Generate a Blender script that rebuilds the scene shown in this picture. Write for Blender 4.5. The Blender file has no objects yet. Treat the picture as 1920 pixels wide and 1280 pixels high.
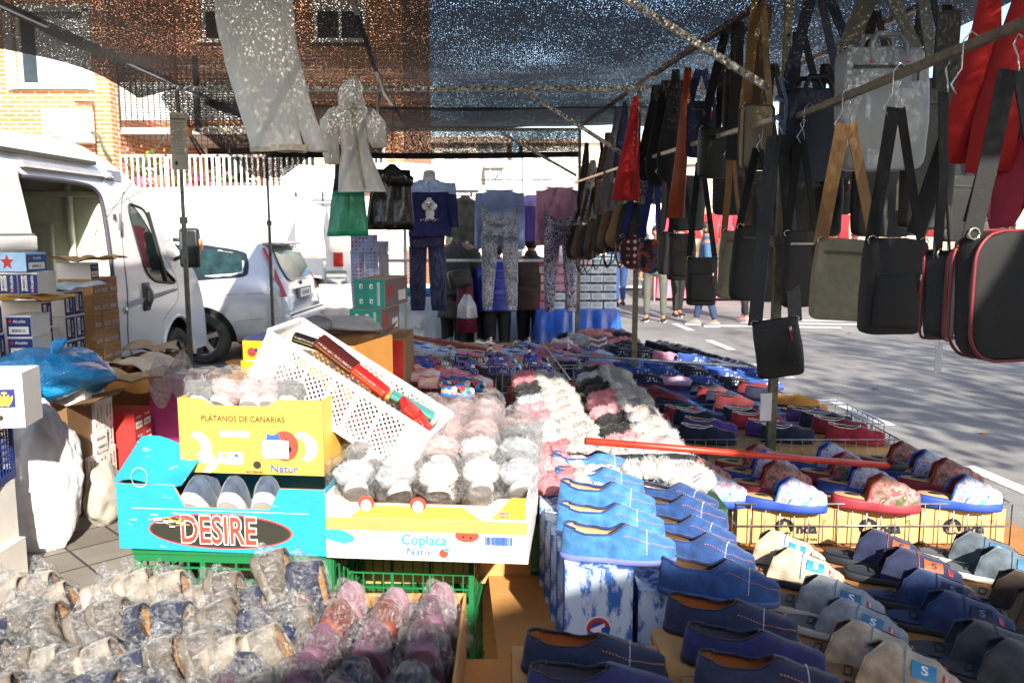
import bpy, bmesh, math, random
from mathutils import Vector, Matrix, Euler, noise
random.seed(7)
R = math.radians
sc = bpy.context.scene
col = sc.collection
# ---------------------------------------------------------------- camera, sky, sun, exposure
EYE = 1.65; PITCH = R(7.5); FPX = 1587.0
cd = bpy.data.cameras.new("camera"); cam = bpy.data.objects.new("camera", cd); col.objects.link(cam)
cam.location = (0, 0, EYE); cam.rotation_euler = (R(90) - PITCH, 0, 0)
cd.sensor_width = 36; cd.lens = FPX / 1920 * 36; cd.clip_start = 0.05; cd.clip_end = 600
cd.dof.use_dof = True; cd.dof.focus_distance = 3.6; cd.dof.aperture_fstop = 5.0
sc.camera = cam
SUN_EL = R(28); SUN_AZ = (0.30, -0.954)          # horizontal direction towards the sun
w = bpy.data.worlds.new("World"); sc.world = w; w.use_nodes = True
nt = w.node_tree; bgn = nt.nodes["Background"]
sky = nt.nodes.new("ShaderNodeTexSky"); sky.sky_type = 'NISHITA'; sky.sun_disc = False
sky.sun_elevation = SUN_EL; sky.sun_rotation = math.atan2(SUN_AZ[0], SUN_AZ[1])
sky.altitude = 600; sky.air_density = 1.0; sky.dust_density = 1.5
nt.links.new(sky.outputs[0], bgn.inputs[0]); bgn.inputs[1].default_value = 0.135
sl = bpy.data.lights.new("sun", 'SUN'); sl.energy = 5.0; sl.angle = R(0.8); sl.color = (1, .94, .84)
so = bpy.data.objects.new("sun", sl); col.objects.link(so)
sdir = Vector((SUN_AZ[0] * math.cos(SUN_EL), SUN_AZ[1] * math.cos(SUN_EL), math.sin(SUN_EL)))
so.rotation_euler = sdir.to_track_quat('Z', 'Y').to_euler()
sc.view_settings.view_transform = 'Standard'; sc.view_settings.look = 'None'
sc.view_settings.exposure = 1.3; sc.view_settings.gamma = 1.0
sc.cycles.max_bounces = 6; sc.cycles.transparent_max_bounces = 24
sc.cycles.sample_clamp_indirect = 6
# ---------------------------------------------------------------- pixel (1920x1280 photo) -> world
cP, sP = math.cos(PITCH), math.sin(PITCH)
def ray(u, v):
    a = (u - 960) / FPX; b = (v - 640) / FPX
    return Vector((a, cP - b * sP, -sP - b * cP))
def G(u, v, z=0.0):
    r = ray(u, v); t = (z - EYE) / r.z
    return Vector((r.x * t, r.y * t, z))
def D(u, v, y):
    r = ray(u, v); t = y / r.y
    return Vector((r.x * t, y, EYE + r.z * t))
def PXM(y): return y / FPX          # metres per photo pixel at depth y
# ---------------------------------------------------------------- materials
def C(h):
    if not isinstance(h, str): return tuple(h)
    h = h.lstrip('#'); out = []
    for i in (0, 2, 4):
        x = int(h[i:i + 2], 16) / 255
        out.append(x / 12.92 if x <= .04045 else ((x + .055) / 1.055) ** 2.4)
    return tuple(out)
_mc = {}
class NT:
    def __init__(s, m):
        s.t = m.node_tree; s.n = s.t.nodes; s.l = s.t.links
    def new(s, k, **kw):
        n = s.n.new(k)
        for a, b in kw.items(): setattr(n, a, b)
        return n
    def link(s, a, b): s.l.new(a, b)
    def math(s, op, a, b=None, c=None):
        n = s.n.new("ShaderNodeMath"); n.operation = op
        for i, x in enumerate((a, b, c)):
            if x is None: continue
            if isinstance(x, (int, float)): n.inputs[i].default_value = x
            else: s.l.new(x, n.inputs[i])
        return n.outputs[0]
    def mix(s, f, a, b, t='MIX'):
        n = s.n.new("ShaderNodeMix"); n.data_type = 'RGBA'; n.blend_type = t
        for i, x in ((0, f), (6, a), (7, b)):
            if isinstance(x, (int, float)): n.inputs[i].default_value = x
            elif isinstance(x, tuple): n.inputs[i].default_value = (*x[:3], 1)
            else: s.l.new(x, n.inputs[i])
        return n.outputs[2]
    def coord(s, kind='Object', scale=(1, 1, 1), rot=(0, 0, 0)):
        tc = s.n.new("ShaderNodeTexCoord"); mp = s.n.new("ShaderNodeMapping")
        mp.inputs['Scale'].default_value = scale; mp.inputs['Rotation'].default_value = rot
        s.l.new(tc.outputs[kind], mp.inputs[0]); return mp.outputs[0]
    def noise(s, vec, scale, detail=3, rough=.55, dist=0):
        n = s.n.new("ShaderNodeTexNoise"); n.inputs['Scale'].default_value = scale
        n.inputs['Detail'].default_value = detail; n.inputs['Roughness'].default_value = rough
        n.inputs['Distortion'].default_value = dist
        s.l.new(vec, n.inputs['Vector']); return n.outputs['Fac']
    def vor(s, vec, scale, feature='F1', out='Distance', rnd=1.0):
        n = s.n.new("ShaderNodeTexVoronoi"); n.feature = feature; n.inputs['Scale'].default_value = scale
        n.inputs['Randomness'].default_value = rnd
        s.l.new(vec, n.inputs['Vector']); return n.outputs[out]
    def ramp(s, f, stops, interp='LINEAR'):
        n = s.n.new("ShaderNodeValToRGB"); n.color_ramp.interpolation = interp
        cr = n.color_ramp
        while len(cr.elements) < len(stops): cr.elements.new(.5)
        for e, (p, c) in zip(cr.elements, stops):
            e.position = p; e.color = (*C(c), 1) if not isinstance(c, (int, float)) else (c, c, c, 1)
        s.l.new(f, n.inputs[0]); return n.outputs[0]
def newmat(name):
    m = bpy.data.materials.new(name); m.use_nodes = True
    t = NT(m); bs = t.n["Principled BSDF"]; return m, t, bs
def rnd_value(t, c, amt=.12):
    oi = t.n.new("ShaderNodeObjectInfo")
    k = t.math('MULTIPLY_ADD', oi.outputs['Random'], amt * 2, 1 - amt)
    hs = t.n.new("ShaderNodeHueSaturation"); t.link(k, hs.inputs['Value']); t.link(c, hs.inputs['Color'])
    return hs.outputs[0]
def M(c, rough=.75, metal=0., var=.12, vs=8., bump=.15, bs_=120., sheen=0., coat=0., rnd=.08, spec=.5, kind='noise', aniso=(1, 1, 1)):
    key = ('M', C(c), rough, metal, var, vs, bump, bs_, sheen, coat, rnd, spec, kind, aniso)
    if key in _mc: return _mc[key]
    c = C(c); m, t, b = newmat("surface")
    vec = t.coord(scale=aniso)
    f = t.noise(vec, vs, 4)
    lo = tuple(x * (1 - var) for x in c); hi = tuple(min(1, x * (1 + var)) for x in c)
    f2 = t.ramp(f, [(.3, 0.0), (.7, 1.0)])
    cc = t.mix(f2, lo, hi)
    if rnd: cc = rnd_value(t, cc, rnd)
    t.link(cc, b.inputs['Base Color'])
    b.inputs['Roughness'].default_value = rough; b.inputs['Metallic'].default_value = metal
    b.inputs['Specular IOR Level'].default_value = spec
    if sheen:
        b.inputs['Sheen Weight'].default_value = sheen; b.inputs['Sheen Roughness'].default_value = .4
        b.inputs['Sheen Tint'].default_value = (*[min(1, x * .6 + .35) for x in c], 1)
    if coat: b.inputs['Coat Weight'].default_value = coat; b.inputs['Coat Roughness'].default_value = .08
    if bump:
        h = t.vor(vec, bs_) if kind == 'leather' else t.noise(vec, bs_, 2)
        bn = t.new("ShaderNodeBump"); bn.inputs['Strength'].default_value = bump; bn.inputs['Distance'].default_value = .004
        t.link(h, bn.inputs['Height']); t.link(bn.outputs[0], b.inputs['Normal'])
    _mc[key] = m; return m
def cloth(c, var=.15, bump=.35): return M(c, .9, var=var, vs=12, bump=bump, bs_=260, sheen=.15)
def velvet(c): return M(c, .85, var=.42, vs=26, bump=.45, bs_=340, sheen=.6, rnd=.15)
def leather(c, rough=.45): return M(c, rough, var=.25, vs=9, bump=.35, bs_=260, kind='leather', spec=.5)
def metal(c='#8f918c', rough=.45): return M(c, rough, metal=.7, var=.35, vs=30, bump=.12, bs_=60)
def plastic(c, rough=.35): return M(c, rough, var=.06, vs=6, bump=.05, bs_=50)
def card(c='#b98a55', var=.12):
    key = ('card', C(c), var)
    if key in _mc: return _mc[key]
    m, t, b = newmat("cardboard"); c = C(c)
    v = t.coord(); f = t.noise(v, 9, 5); g = t.noise(t.coord(scale=(4, 4, 60)), 12, 2)
    s = t.math('ADD', t.math('MULTIPLY', f, .7), t.math('MULTIPLY', g, .3))
    cc = t.mix(t.ramp(s, [(.3, 0.), (.7, 1.)]), tuple(x * (1 - var) for x in c), tuple(min(1, x * (1 + var)) for x in c))
    sp = t.ramp(t.noise(v, 38, 4), [(.7, 0.), (.76, 1.)])
    cc = t.mix(t.math('MULTIPLY', sp, .35), cc, tuple(x * .55 + .1 for x in c))
    t.link(rnd_value(t, cc, .07), b.inputs['Base Color']); b.inputs['Roughness'].default_value = .82
    bn = t.new("ShaderNodeBump"); bn.inputs['Strength'].default_value = .25; bn.inputs['Distance'].default_value = .004
    t.link(t.math('ADD', t.noise(v, 14, 3), t.math('MULTIPLY', g, .3)), bn.inputs['Height']); t.link(bn.outputs[0], b.inputs['Normal'])
    _mc[key] = m; return m
def printed(c, wear=.5, wc='#d9c7a6'):
    """printed board whose ink is rubbed off in scratches"""
    key = ('pr', C(c), wear)
    if key in _mc: return _mc[key]
    m, t, b = newmat("printed_board"); v = t.coord(); c = C(c)
    s1 = t.ramp(t.noise(t.coord(scale=(1, 1, 4)), 16, 6, .65), [(.575 + .1 * (1 - wear), 0.), (.66 + .1 * (1 - wear), 1.)])
    f = t.noise(v, 5, 3)
    cc = t.mix(t.ramp(f, [(.3, 0.), (.7, 1.)]), tuple(x * .9 for x in c), tuple(min(1, x * 1.08) for x in c))
    cc = t.mix(s1, cc, C(wc))
    t.link(cc, b.inputs['Base Color']); b.inputs['Roughness'].default_value = .55
    bn = t.new("ShaderNodeBump"); bn.inputs['Strength'].default_value = .3; bn.inputs['Distance'].default_value = .003
    t.link(t.noise(t.coord(scale=(3, 3, 50)), 9, 2), bn.inputs['Height']); t.link(bn.outputs[0], b.inputs['Normal'])
    _mc[key] = m; return m
def pattern(kind, cols, scale, rough=.85, rnd=0, sheen=.2):
    key = ('p', kind, tuple(cols), scale)
    if key in _mc: return _mc[key]
    m, t, b = newmat(kind + "_print"); v = t.coord()
    cs = [C(x) for x in cols]
    if kind == 'dots':
        f = t.ramp(t.vor(v, scale, rnd=.0), [(.25, 1.), (.3, 0.)]); cc = t.mix(f, cs[0], cs[1])
        if len(cs) > 2:
            f = t.ramp(t.vor(v, scale * .61, rnd=.6), [(.16, 1.), (.2, 0.)]); cc = t.mix(f, cc, cs[2])
    elif kind == 'leopard':
        d = t.vor(v, scale, feature='DISTANCE_TO_EDGE'); n = t.noise(v, scale * .9, 2)
        f = t.ramp(t.math('ADD', d, t.math('MULTIPLY', n, .45)), [(.33, 1.), (.38, 0.)]); cc = t.mix(f, cs[0], cs[1])
    elif kind == 'multi':
        x = t.n.new("ShaderNodeSeparateColor"); t.link(t.vor(v, scale, out='Color'), x.inputs[0])
        st = [(i / len(cols), cols[i]) for i in range(len(cols))]
        cc = t.ramp(x.outputs[0], st, 'CONSTANT')
        f = t.ramp(t.vor(v, scale * 1.7, rnd=.8), [(.2, 1.), (.26, 0.)]); cc = t.mix(f, cc, cs[-1])
    elif kind == 'stripes':
        wv = t.n.new("ShaderNodeTexWave"); wv.inputs['Scale'].default_value = scale; wv.inputs['Distortion'].default_value = 1.5
        wv.inputs['Detail'].default_value = 1
        t.link(v, wv.inputs['Vector']); f = t.ramp(wv.outputs['Fac'], [(.45, 0.), (.52, 1.)]); cc = t.mix(f, cs[0], cs[1])
    elif kind == 'stars':
        a = t.vor(v, scale, rnd=.3); n = t.noise(v, scale * 3, 1)
        f = t.ramp(t.math('ADD', a, t.math('MULTIPLY', n, .5)), [(.52, 1.), (.56, 0.)]); cc = t.mix(f, cs[0], cs[1])
    elif kind == 'speckle':
        f = t.ramp(t.noise(v, scale, 5, .7), [(.46, 0.), (.56, 1.)]); cc = t.mix(f, cs[0], cs[1])
    elif kind == 'flow':
        n = t.noise(v, scale, 3, .5, 1.2); st = [(.25 + .5 * i / len(cols), cols[i]) for i in range(len(cols))]
        cc = t.ramp(n, st, 'CONSTANT')
        f = t.ramp(t.vor(v, scale * 2.6, rnd=.8), [(.08, 0.), (.12, 1.), (.16, 1.), (.2, 0.)]); cc = t.mix(t.math('MULTIPLY', f, .5), cc, cs[-1])
    t.link(cc, b.inputs['Base Color']); b.inputs['Roughness'].default_value = rough
    b.inputs['Sheen Weight'].default_value = sheen
    bn = t.new("ShaderNodeBump"); bn.inputs['Strength'].default_value = .3; bn.inputs['Distance'].default_value = .003
    t.link(t.noise(v, 260, 2), bn.inputs['Height']); t.link(bn.outputs[0], b.inputs['Normal'])
    _mc[key] = m; return m
def film(tint=(1, 1, 1), dens=.10, name='clear_film'):
    key = ('film', tint, dens)
    if key in _mc: return _mc[key]
    m, t, b = newmat(name); v = t.coord()
    tr = t.new("ShaderNodeBsdfTransparent"); tr.inputs[0].default_value = (*tint, 1)
    gl = t.new("ShaderNodeBsdfGlossy"); gl.inputs['Roughness'].default_value = .12; gl.inputs[0].default_value = (.95, .95, .95, 1)
    df = t.new("ShaderNodeBsdfDiffuse"); df.inputs[0].default_value = (.8, .8, .8, 1)
    bn = t.new("ShaderNodeBump"); bn.inputs['Strength'].default_value = 1.; bn.inputs['Distance'].default_value = .02
    h = t.math('ADD', t.vor(v, 26), t.noise(v, 45, 4, .6, 1.5)); t.link(h, bn.inputs['Height'])
    t.link(bn.outputs[0], gl.inputs['Normal']); t.link(bn.outputs[0], df.inputs['Normal'])
    fr = t.new("ShaderNodeFresnel"); fr.inputs[0].default_value = 1.45; t.link(bn.outputs[0], fr.inputs['Normal'])
    def glint_ridge(sc_, wd, ds): return t.ramp(t.math('ABSOLUTE', t.math('SUBTRACT', t.noise(v, sc_, 3, .6, ds), .5)), [(0., 1.), (wd, 0.)])
    cr = t.math('MAXIMUM', glint_ridge(14, .022, 2.5), t.math('MULTIPLY', glint_ridge(34, .03, 1.5), .8))  # highlights on the creases painted as white diffuse streaks
    m1 = t.new("ShaderNodeMixShader"); t.link(t.math('ADD', t.math('MULTIPLY', cr, .30), dens * .08), m1.inputs[0]); t.link(tr.outputs[0], m1.inputs[1]); t.link(df.outputs[0], m1.inputs[2])
    m2 = t.new("ShaderNodeMixShader"); t.link(t.math('ADD', t.math('MULTIPLY', fr.outputs[0], .35), dens * .3), m2.inputs[0]); t.link(m1.outputs[0], m2.inputs[1]); t.link(gl.outputs[0], m2.inputs[2])
    t.link(m2.outputs[0], t.n["Material Output"].inputs[0]); t.n.remove(b)
    _mc[key] = m; return m
def net_mat(dens, tone='#14110d', scale=110., base=.13, amp=.6):
    """knitted net: a fine weave that lets a little light through everywhere (base) plus larger open stitches"""
    m, t, b = newmat("shade_net")
    v = t.coord(scale=(1.0, .62, 1.0)); v2 = t.coord()
    big = t.noise(v2, 1.3, 3); n = t.noise(v, scale, 2, .5, .4)
    wv = t.n.new("ShaderNodeTexWave"); wv.inputs['Scale'].default_value = 26; wv.inputs['Distortion'].default_value = 1.2; wv.bands_direction = 'X'
    t.link(v2, wv.inputs['Vector'])
    s = t.math('ADD', t.math('ADD', n, t.math('MULTIPLY', t.math('SUBTRACT', big, .5), .30)), t.math('MULTIPLY', t.math('SUBTRACT', wv.outputs['Fac'], .5), .08))
    f = t.math('ADD', t.math('MULTIPLY', t.ramp(s, [(dens, 0.), (dens + .03, 1.)]), amp), base)
    b.inputs['Base Color'].default_value = (*C(tone), 1); b.inputs['Roughness'].default_value = .7
    tr = t.new("ShaderNodeBsdfTransparent"); mx = t.new("ShaderNodeMixShader")
    t.link(f, mx.inputs[0]); t.link(b.outputs[0], mx.inputs[1]); t.link(tr.outputs[0], mx.inputs[2])
    t.link(mx.outputs[0], t.n["Material Output"].inputs[0]); return m
def glass_mat(tint='#1d2b2a'):
    key = ('gl', tint)
    if key in _mc: return _mc[key]
    m, t, b = newmat("window_glass"); tr = t.new("ShaderNodeBsdfTransparent"); tr.inputs[0].default_value = (.45, .62, .56, 1)
    b.inputs['Base Color'].default_value = (*C(tint), 1); b.inputs['Roughness'].default_value = .04; b.inputs['Specular IOR Level'].default_value = .9
    mx = t.new("ShaderNodeMixShader"); mx.inputs[0].default_value = .5
    t.link(b.outputs[0], mx.inputs[1]); t.link(tr.outputs[0], mx.inputs[2]); t.link(mx.outputs[0], t.n["Material Output"].inputs[0])
    _mc[key] = m; return m
# ---------------------------------------------------------------- mesh building
class MB:
    def __init__(s): s.v = []; s.f = []; s.m = []; s.s = []
    def add(s, vs, fs, mi=0, smooth=False, X=None):
        o = len(s.v)
        s.v += [tuple(X @ Vector(p)) if X is not None else tuple(p) for p in vs]
        for f in fs: s.f.append(tuple(o + i for i in f)); s.m.append(mi); s.s.append(smooth)
        return s
    def box(s, c, d, mi=0, X=None, bev=0.0, open_top=False):
        x, y, z = d[0] / 2, d[1] / 2, d[2] / 2
        if bev <= 0:
            vs = [(c[0] + i * x, c[1] + j * y, c[2] + k * z) for i in (-1, 1) for j in (-1, 1) for k in (-1, 1)]
            fs = [(0, 1, 3, 2), (4, 6, 7, 5), (0, 4, 5, 1), (2, 3, 7, 6), (0, 2, 6, 4)] + ([] if open_top else [(1, 5, 7, 3)])
            return s.add(vs, fs, mi, False, X)
        bm = bmesh.new(); bmesh.ops.create_cube(bm, size=1)
        for v in bm.verts: v.co = Vector((v.co.x * d[0], v.co.y * d[1], v.co.z * d[2])) + Vector(c)
        bmesh.ops.bevel(bm, geom=bm.edges[:], offset=bev, segments=3, affect='EDGES', profile=.5)
        bm.verts.index_update()
        s.add([v.co[:] for v in bm.verts], [[v.index for v in f.verts] for f in bm.faces], mi, True, X); bm.free(); return s
    def tube(s, pts, r, n=8, mi=0, X=None, cap=True, closed=False):
        pts = [Vector(p) for p in pts]; N = len(pts); vs = []; fs = []
        up = Vector((0, 0, 1)); prev = None
        for i, p in enumerate(pts):
            if closed: d = pts[(i + 1) % N] - pts[i - 1]
            else: d = pts[min(i + 1, N - 1)] - pts[max(i - 1, 0)]
            if d.length < 1e-9: d = Vector((0, 0, 1))
            d.normalize()
            a = prev - d * prev.dot(d) if prev is not None else d.cross(up if abs(d.z) < .9 else Vector((1, 0, 0)))
            if a.length < 1e-6: a = d.orthogonal()
            a.normalize(); prev = a; b = d.cross(a)
            rr = r[i] if isinstance(r, (list, tuple)) else r
            for k in range(n):
                t = 2 * math.pi * k / n + (math.pi / n if n == 4 else 0); vs.append(p + (a * math.cos(t) + b * math.sin(t)) * rr)
        for i in range(N if closed else N - 1):
            j = (i + 1) % N
            for k in range(n): fs.append((i * n + k, i * n + (k + 1) % n, j * n + (k + 1) % n, j * n + k))
        if cap and not closed: fs.append(tuple(range(n - 1, -1, -1))); fs.append(tuple((N - 1) * n + k for k in range(n)))
        return s.add(vs, fs, mi, n > 4, X)
    def grid(s, fn, nu, nv, mi=0, smooth=True, wrapu=False, X=None, flip=False):
        vs = [fn(i / (nu if wrapu else nu - 1), j / (nv - 1)) for i in range(nu) for j in range(nv)]
        fs = []
        for i in range(nu if wrapu else nu - 1):
            for j in range(nv - 1):
                a = i * nv + j; b = ((i + 1) % nu) * nv + j
                fs.append((a, a + 1, b + 1, b) if flip else (a, b, b + 1, a + 1))
        return s.add(vs, fs, mi, smooth, X)
    def poly(s, pts, mi=0, X=None): return s.add(pts, [tuple(range(len(pts)))], mi, False, X)
    def prism(s, pts2, h, mi=0, X=None, z0=0.):
        n = len(pts2); vs = [(x, y, z0) for x, y in pts2] + [(x, y, z0 + h) for x, y in pts2]
        fs = [tuple(range(n - 1, -1, -1)), tuple(range(n, 2 * n))] + [(i, (i + 1) % n, n + (i + 1) % n, n + i) for i in range(n)]
        return s.add(vs, fs, mi, False, X)
    def loft(s, secs, n=20, mi=0, fold=0., k=5, seed=0, X=None, wdir=(1, 0, 0), ddir=(0, 1, 0), cap=True, power=1.0, wob=0.):
        wd = Vector(wdir); dd = Vector(ddir); vs = []; N = len(secs)
        for i, (c, hw, hd) in enumerate(secs):
            c = Vector(c)
            for q in range(n):
                t = 2 * math.pi * q / n
                ct, st = math.cos(t), math.sin(t)
                if power != 1: ct = math.copysign(abs(ct) ** power, ct); st = math.copysign(abs(st) ** power, st)
                f = fold * (math.sin(k * t + seed + .35 * i) + .5 * math.sin(2.3 * k * t + seed * 2 - .5 * i))
                p = c + wd * (hw * ct) + dd * (hd * st + f * (1 - ct * ct))
                if wob: p += noise.noise_vector(p * 9 + Vector((seed, 0, 0))) * wob
                vs.append(p)
        fs = [(i * n + q, i * n + (q + 1) % n, (i + 1) * n + (q + 1) % n, (i + 1) * n + q) for i in range(N - 1) for q in range(n)]
        if cap: fs += [tuple(range(n - 1, -1, -1)), tuple((N - 1) * n + q for q in range(n))]
        return s.add(vs, fs, mi, True, X)
    def ribbon(s, pts, w, th=.003, mi=0, side=(1, 0, 0), X=None):
        """flat strap: rectangular section w x th swept along pts; side = width direction or a list of them"""
        pts = [Vector(p) for p in pts]; N = len(pts); vs = []; fs = []
        for i, p in enumerate(pts):
            d = (pts[min(i + 1, N - 1)] - pts[max(i - 1, 0)]).normalized()
            sd = Vector(side[i] if isinstance(side, list) else side); sd = (sd - d * sd.dot(d))
            if sd.length < 1e-6: sd = d.orthogonal()
            sd.normalize(); nn = d.cross(sd); ww = w[i] if isinstance(w, list) else w
            for a, b in ((-1, -1), (1, -1), (1, 1), (-1, 1)): vs.append(p + sd * (a * ww / 2) + nn * (b * th / 2))
        for i in range(N - 1):
            for k in range(4): fs.append((i * 4 + k, i * 4 + (k + 1) % 4, (i + 1) * 4 + (k + 1) % 4, (i + 1) * 4 + k))
        fs += [(3, 2, 1, 0), tuple((N - 1) * 4 + k for k in range(4))]
        return s.add(vs, fs, mi, False, X)
    def ell(s, c, r, mi=0, nu=20, nv=12, fn=None, X=None):
        def f(a, b):
            t = 2 * math.pi * a; p = math.pi * b
            d = Vector((math.sin(p) * math.cos(t), math.sin(p) * math.sin(t), math.cos(p)))
            k = 1 + (fn(d) if fn else 0)
            return (c[0] + r[0] * d.x * k, c[1] + r[1] * d.y * k, c[2] + r[2] * d.z * k)
        return s.grid(f, nu, nv, mi, True, True, X, flip=True)
    def mesh(s, name, mats):
        me = bpy.data.meshes.new(name); me.from_pydata(s.v, [], s.f)
        for m in (mats if isinstance(mats, (list, tuple)) else [mats]): me.materials.append(m)
        me.polygons.foreach_set('material_index', s.m); me.polygons.foreach_set('use_smooth', s.s)
        me.update(); return me
    def build(s, name, mats, parent=None, loc=None, rot=None):
        o = bpy.data.objects.new(name, s.mesh(name, mats)); col.objects.link(o)
        if parent is not None: o.parent = parent
        if loc is not None: o.location = loc
        if rot is not None: o.rotation_euler = rot
        return o
def tag(o, label=None, cat=None, group=None, kind=None):
    if label: o['label'] = label
    if cat: o['category'] = cat
    if group: o['group'] = group
    if kind: o['kind'] = kind
    return o
def empty(name, loc=(0, 0, 0), rot=(0, 0, 0), label=None, cat=None, group=None):
    o = bpy.data.objects.new(name, None); col.objects.link(o); o.location = loc; o.rotation_euler = rot
    o.empty_display_size = .05
    return tag(o, label, cat, group)
def inst(spec, loc, rot=(0, 0, 0), label=None, cat=None, group=None, sca=1.0):
    """spec = (name, [(part_name, mesh, [sub-parts])]) or (name, mesh) : a thing whose parts share mesh data between copies"""
    name, parts = spec
    o = bpy.data.objects.new(name, parts if not isinstance(parts, list) else None); col.objects.link(o)
    o.location = loc; o.rotation_euler = rot; o.scale = (sca, sca, sca) if not isinstance(sca, (tuple, list)) else sca
    tag(o, label, cat or name.replace('_', ' '), group)
    def rec(ps, par):
        for p in ps:
            c = bpy.data.objects.new(p[0], p[1]); col.objects.link(c); c.parent = par
            if len(p) > 2: rec(p[2], c)
    if isinstance(parts, list): rec(parts, o)
    return o
_tc = {}
def text_geo(s_, bold=0.):
    k = (s_, bold)
    if k not in _tc:
        cu = bpy.data.curves.new("lettering", 'FONT'); cu.body = s_; cu.size = 1; cu.align_x = 'CENTER'; cu.align_y = 'CENTER'
        cu.offset = bold; cu.resolution_u = 3
        o = bpy.data.objects.new("lettering", cu); col.objects.link(o)
        bpy.context.view_layer.update()
        me = bpy.data.meshes.new_from_object(o.evaluated_get(bpy.context.evaluated_depsgraph_get()))
        _tc[k] = ([v.co.copy() for v in me.vertices], [tuple(p.vertices) for p in me.polygons])
        bpy.data.objects.remove(o); bpy.data.curves.remove(cu); bpy.data.meshes.remove(me)
    return _tc[k]
class Face:
    """prints on a flat face: origin o, x axis ax, y axis ay (unit vectors); marks sit just proud of the face"""
    def __init__(s, mb, o, ax, ay):
        s.mb = mb; s.o = Vector(o); s.ax = Vector(ax).normalized(); s.ay = Vector(ay).normalized(); s.n = s.ax.cross(s.ay)
    def P(s, x, y, k=1): return s.o + s.ax * x + s.ay * y + s.n * (.0012 * k)
    def poly(s, pts, mi, k=1): s.mb.add([s.P(x, y, k) for x, y in pts], [tuple(range(len(pts)))], mi)
    def rect(s, x, y, w_, h_, mi, k=1): s.poly([(x - w_ / 2, y - h_ / 2), (x + w_ / 2, y - h_ / 2), (x + w_ / 2, y + h_ / 2), (x - w_ / 2, y + h_ / 2)], mi, k)
    def ell(s, x, y, a, b, mi, k=1, n=40, t0=0, t1=360, rot=0):
        cr, sr = math.cos(rot), math.sin(rot); pts = []
        for i in range(n + (0 if t1 - t0 >= 360 else 1)):
            t = R(t0 + (t1 - t0) * i / n); px, py = a * math.cos(t), b * math.sin(t); pts.append((x + px * cr - py * sr, y + px * sr + py * cr))
        s.poly(pts, mi, k)
    def ring(s, x, y, a, b, w_, mi, k=1, n=48):
        vs = []; fs = []
        for i in range(n):
            t = 2 * math.pi * i / n
            vs += [s.P(x + a * math.cos(t), y + b * math.sin(t), k), s.P(x + (a - w_) * math.cos(t), y + (b - w_) * math.sin(t), k)]
        for i in range(n): j = (i + 1) % n; fs.append((2 * i, 2 * j, 2 * j + 1, 2 * i + 1))
        s.mb.add(vs, fs, mi)
    def text(s, x, y, size, tx, mi, k=1, bold=0., sx=1., rot=0., italic=0.):
        vs, fs = text_geo(tx, bold); cr, sr = math.cos(rot), math.sin(rot)
        out = []
        for v in vs:
            a = (v.x * sx + v.y * italic) * size; b = v.y * size; out.append(s.P(x + a * cr - b * sr, y + a * sr + b * cr, k))
        s.mb.add(out, fs, mi)
    def bars(s, x, y, w_, h_, mi, k=2, n=12, seed=1):
        rr = random.Random(seed); px = x - w_ / 2
        while px < x + w_ / 2 - .001:
            b = w_ / n * rr.uniform(.25, .75); s.rect(px + b / 2, y, b, h_, mi, k); px += b + w_ / n * rr.uniform(.25, .6)
def nz(p, s_=1., seed=0.): return noise.noise(Vector(p) * s_ + Vector((seed, seed * 1.7, -seed)))
ORD = ["first", "second", "third", "fourth", "fifth", "sixth", "seventh", "eighth", "ninth", "tenth", "eleventh", "twelfth", "thirteenth", "fourteenth", "fifteenth", "sixteenth", "seventeenth", "eighteenth", "nineteenth", "twentieth"]
# ================================================================ SETTING
def asphalt_mat():
    m, t, b = newmat("asphalt"); v = t.coord()
    f = t.noise(v, .45, 6, .65); g = t.noise(v, 70, 4, .8); h = t.noise(t.coord(scale=(.5, 2, 1)), 2.2, 6, .7)
    s = t.math('ADD', t.math('MULTIPLY', f, .5), t.math('ADD', t.math('MULTIPLY', g, .35), t.math('MULTIPLY', h, .25)))
    cc = t.ramp(s, [(.34, '#45433f'), (.5, '#6f6c69'), (.66, '#938f89')])
    ck = t.ramp(t.vor(t.coord(scale=(.35, .35, 1)), .35, feature='DISTANCE_TO_EDGE'), [(0.0, .6), (.004, 1.)])
    cc = t.mix(ck, C('#5e5c59'), cc)
    t.link(cc, b.inputs['Base Color']); b.inputs['Roughness'].default_value = .9
    bn = t.new("ShaderNodeBump"); bn.inputs['Strength'].default_value = .5; bn.inputs['Distance'].default_value = .004
    t.link(g, bn.inputs['Height']); t.link(bn.outputs[0], b.inputs['Normal']); return m
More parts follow.
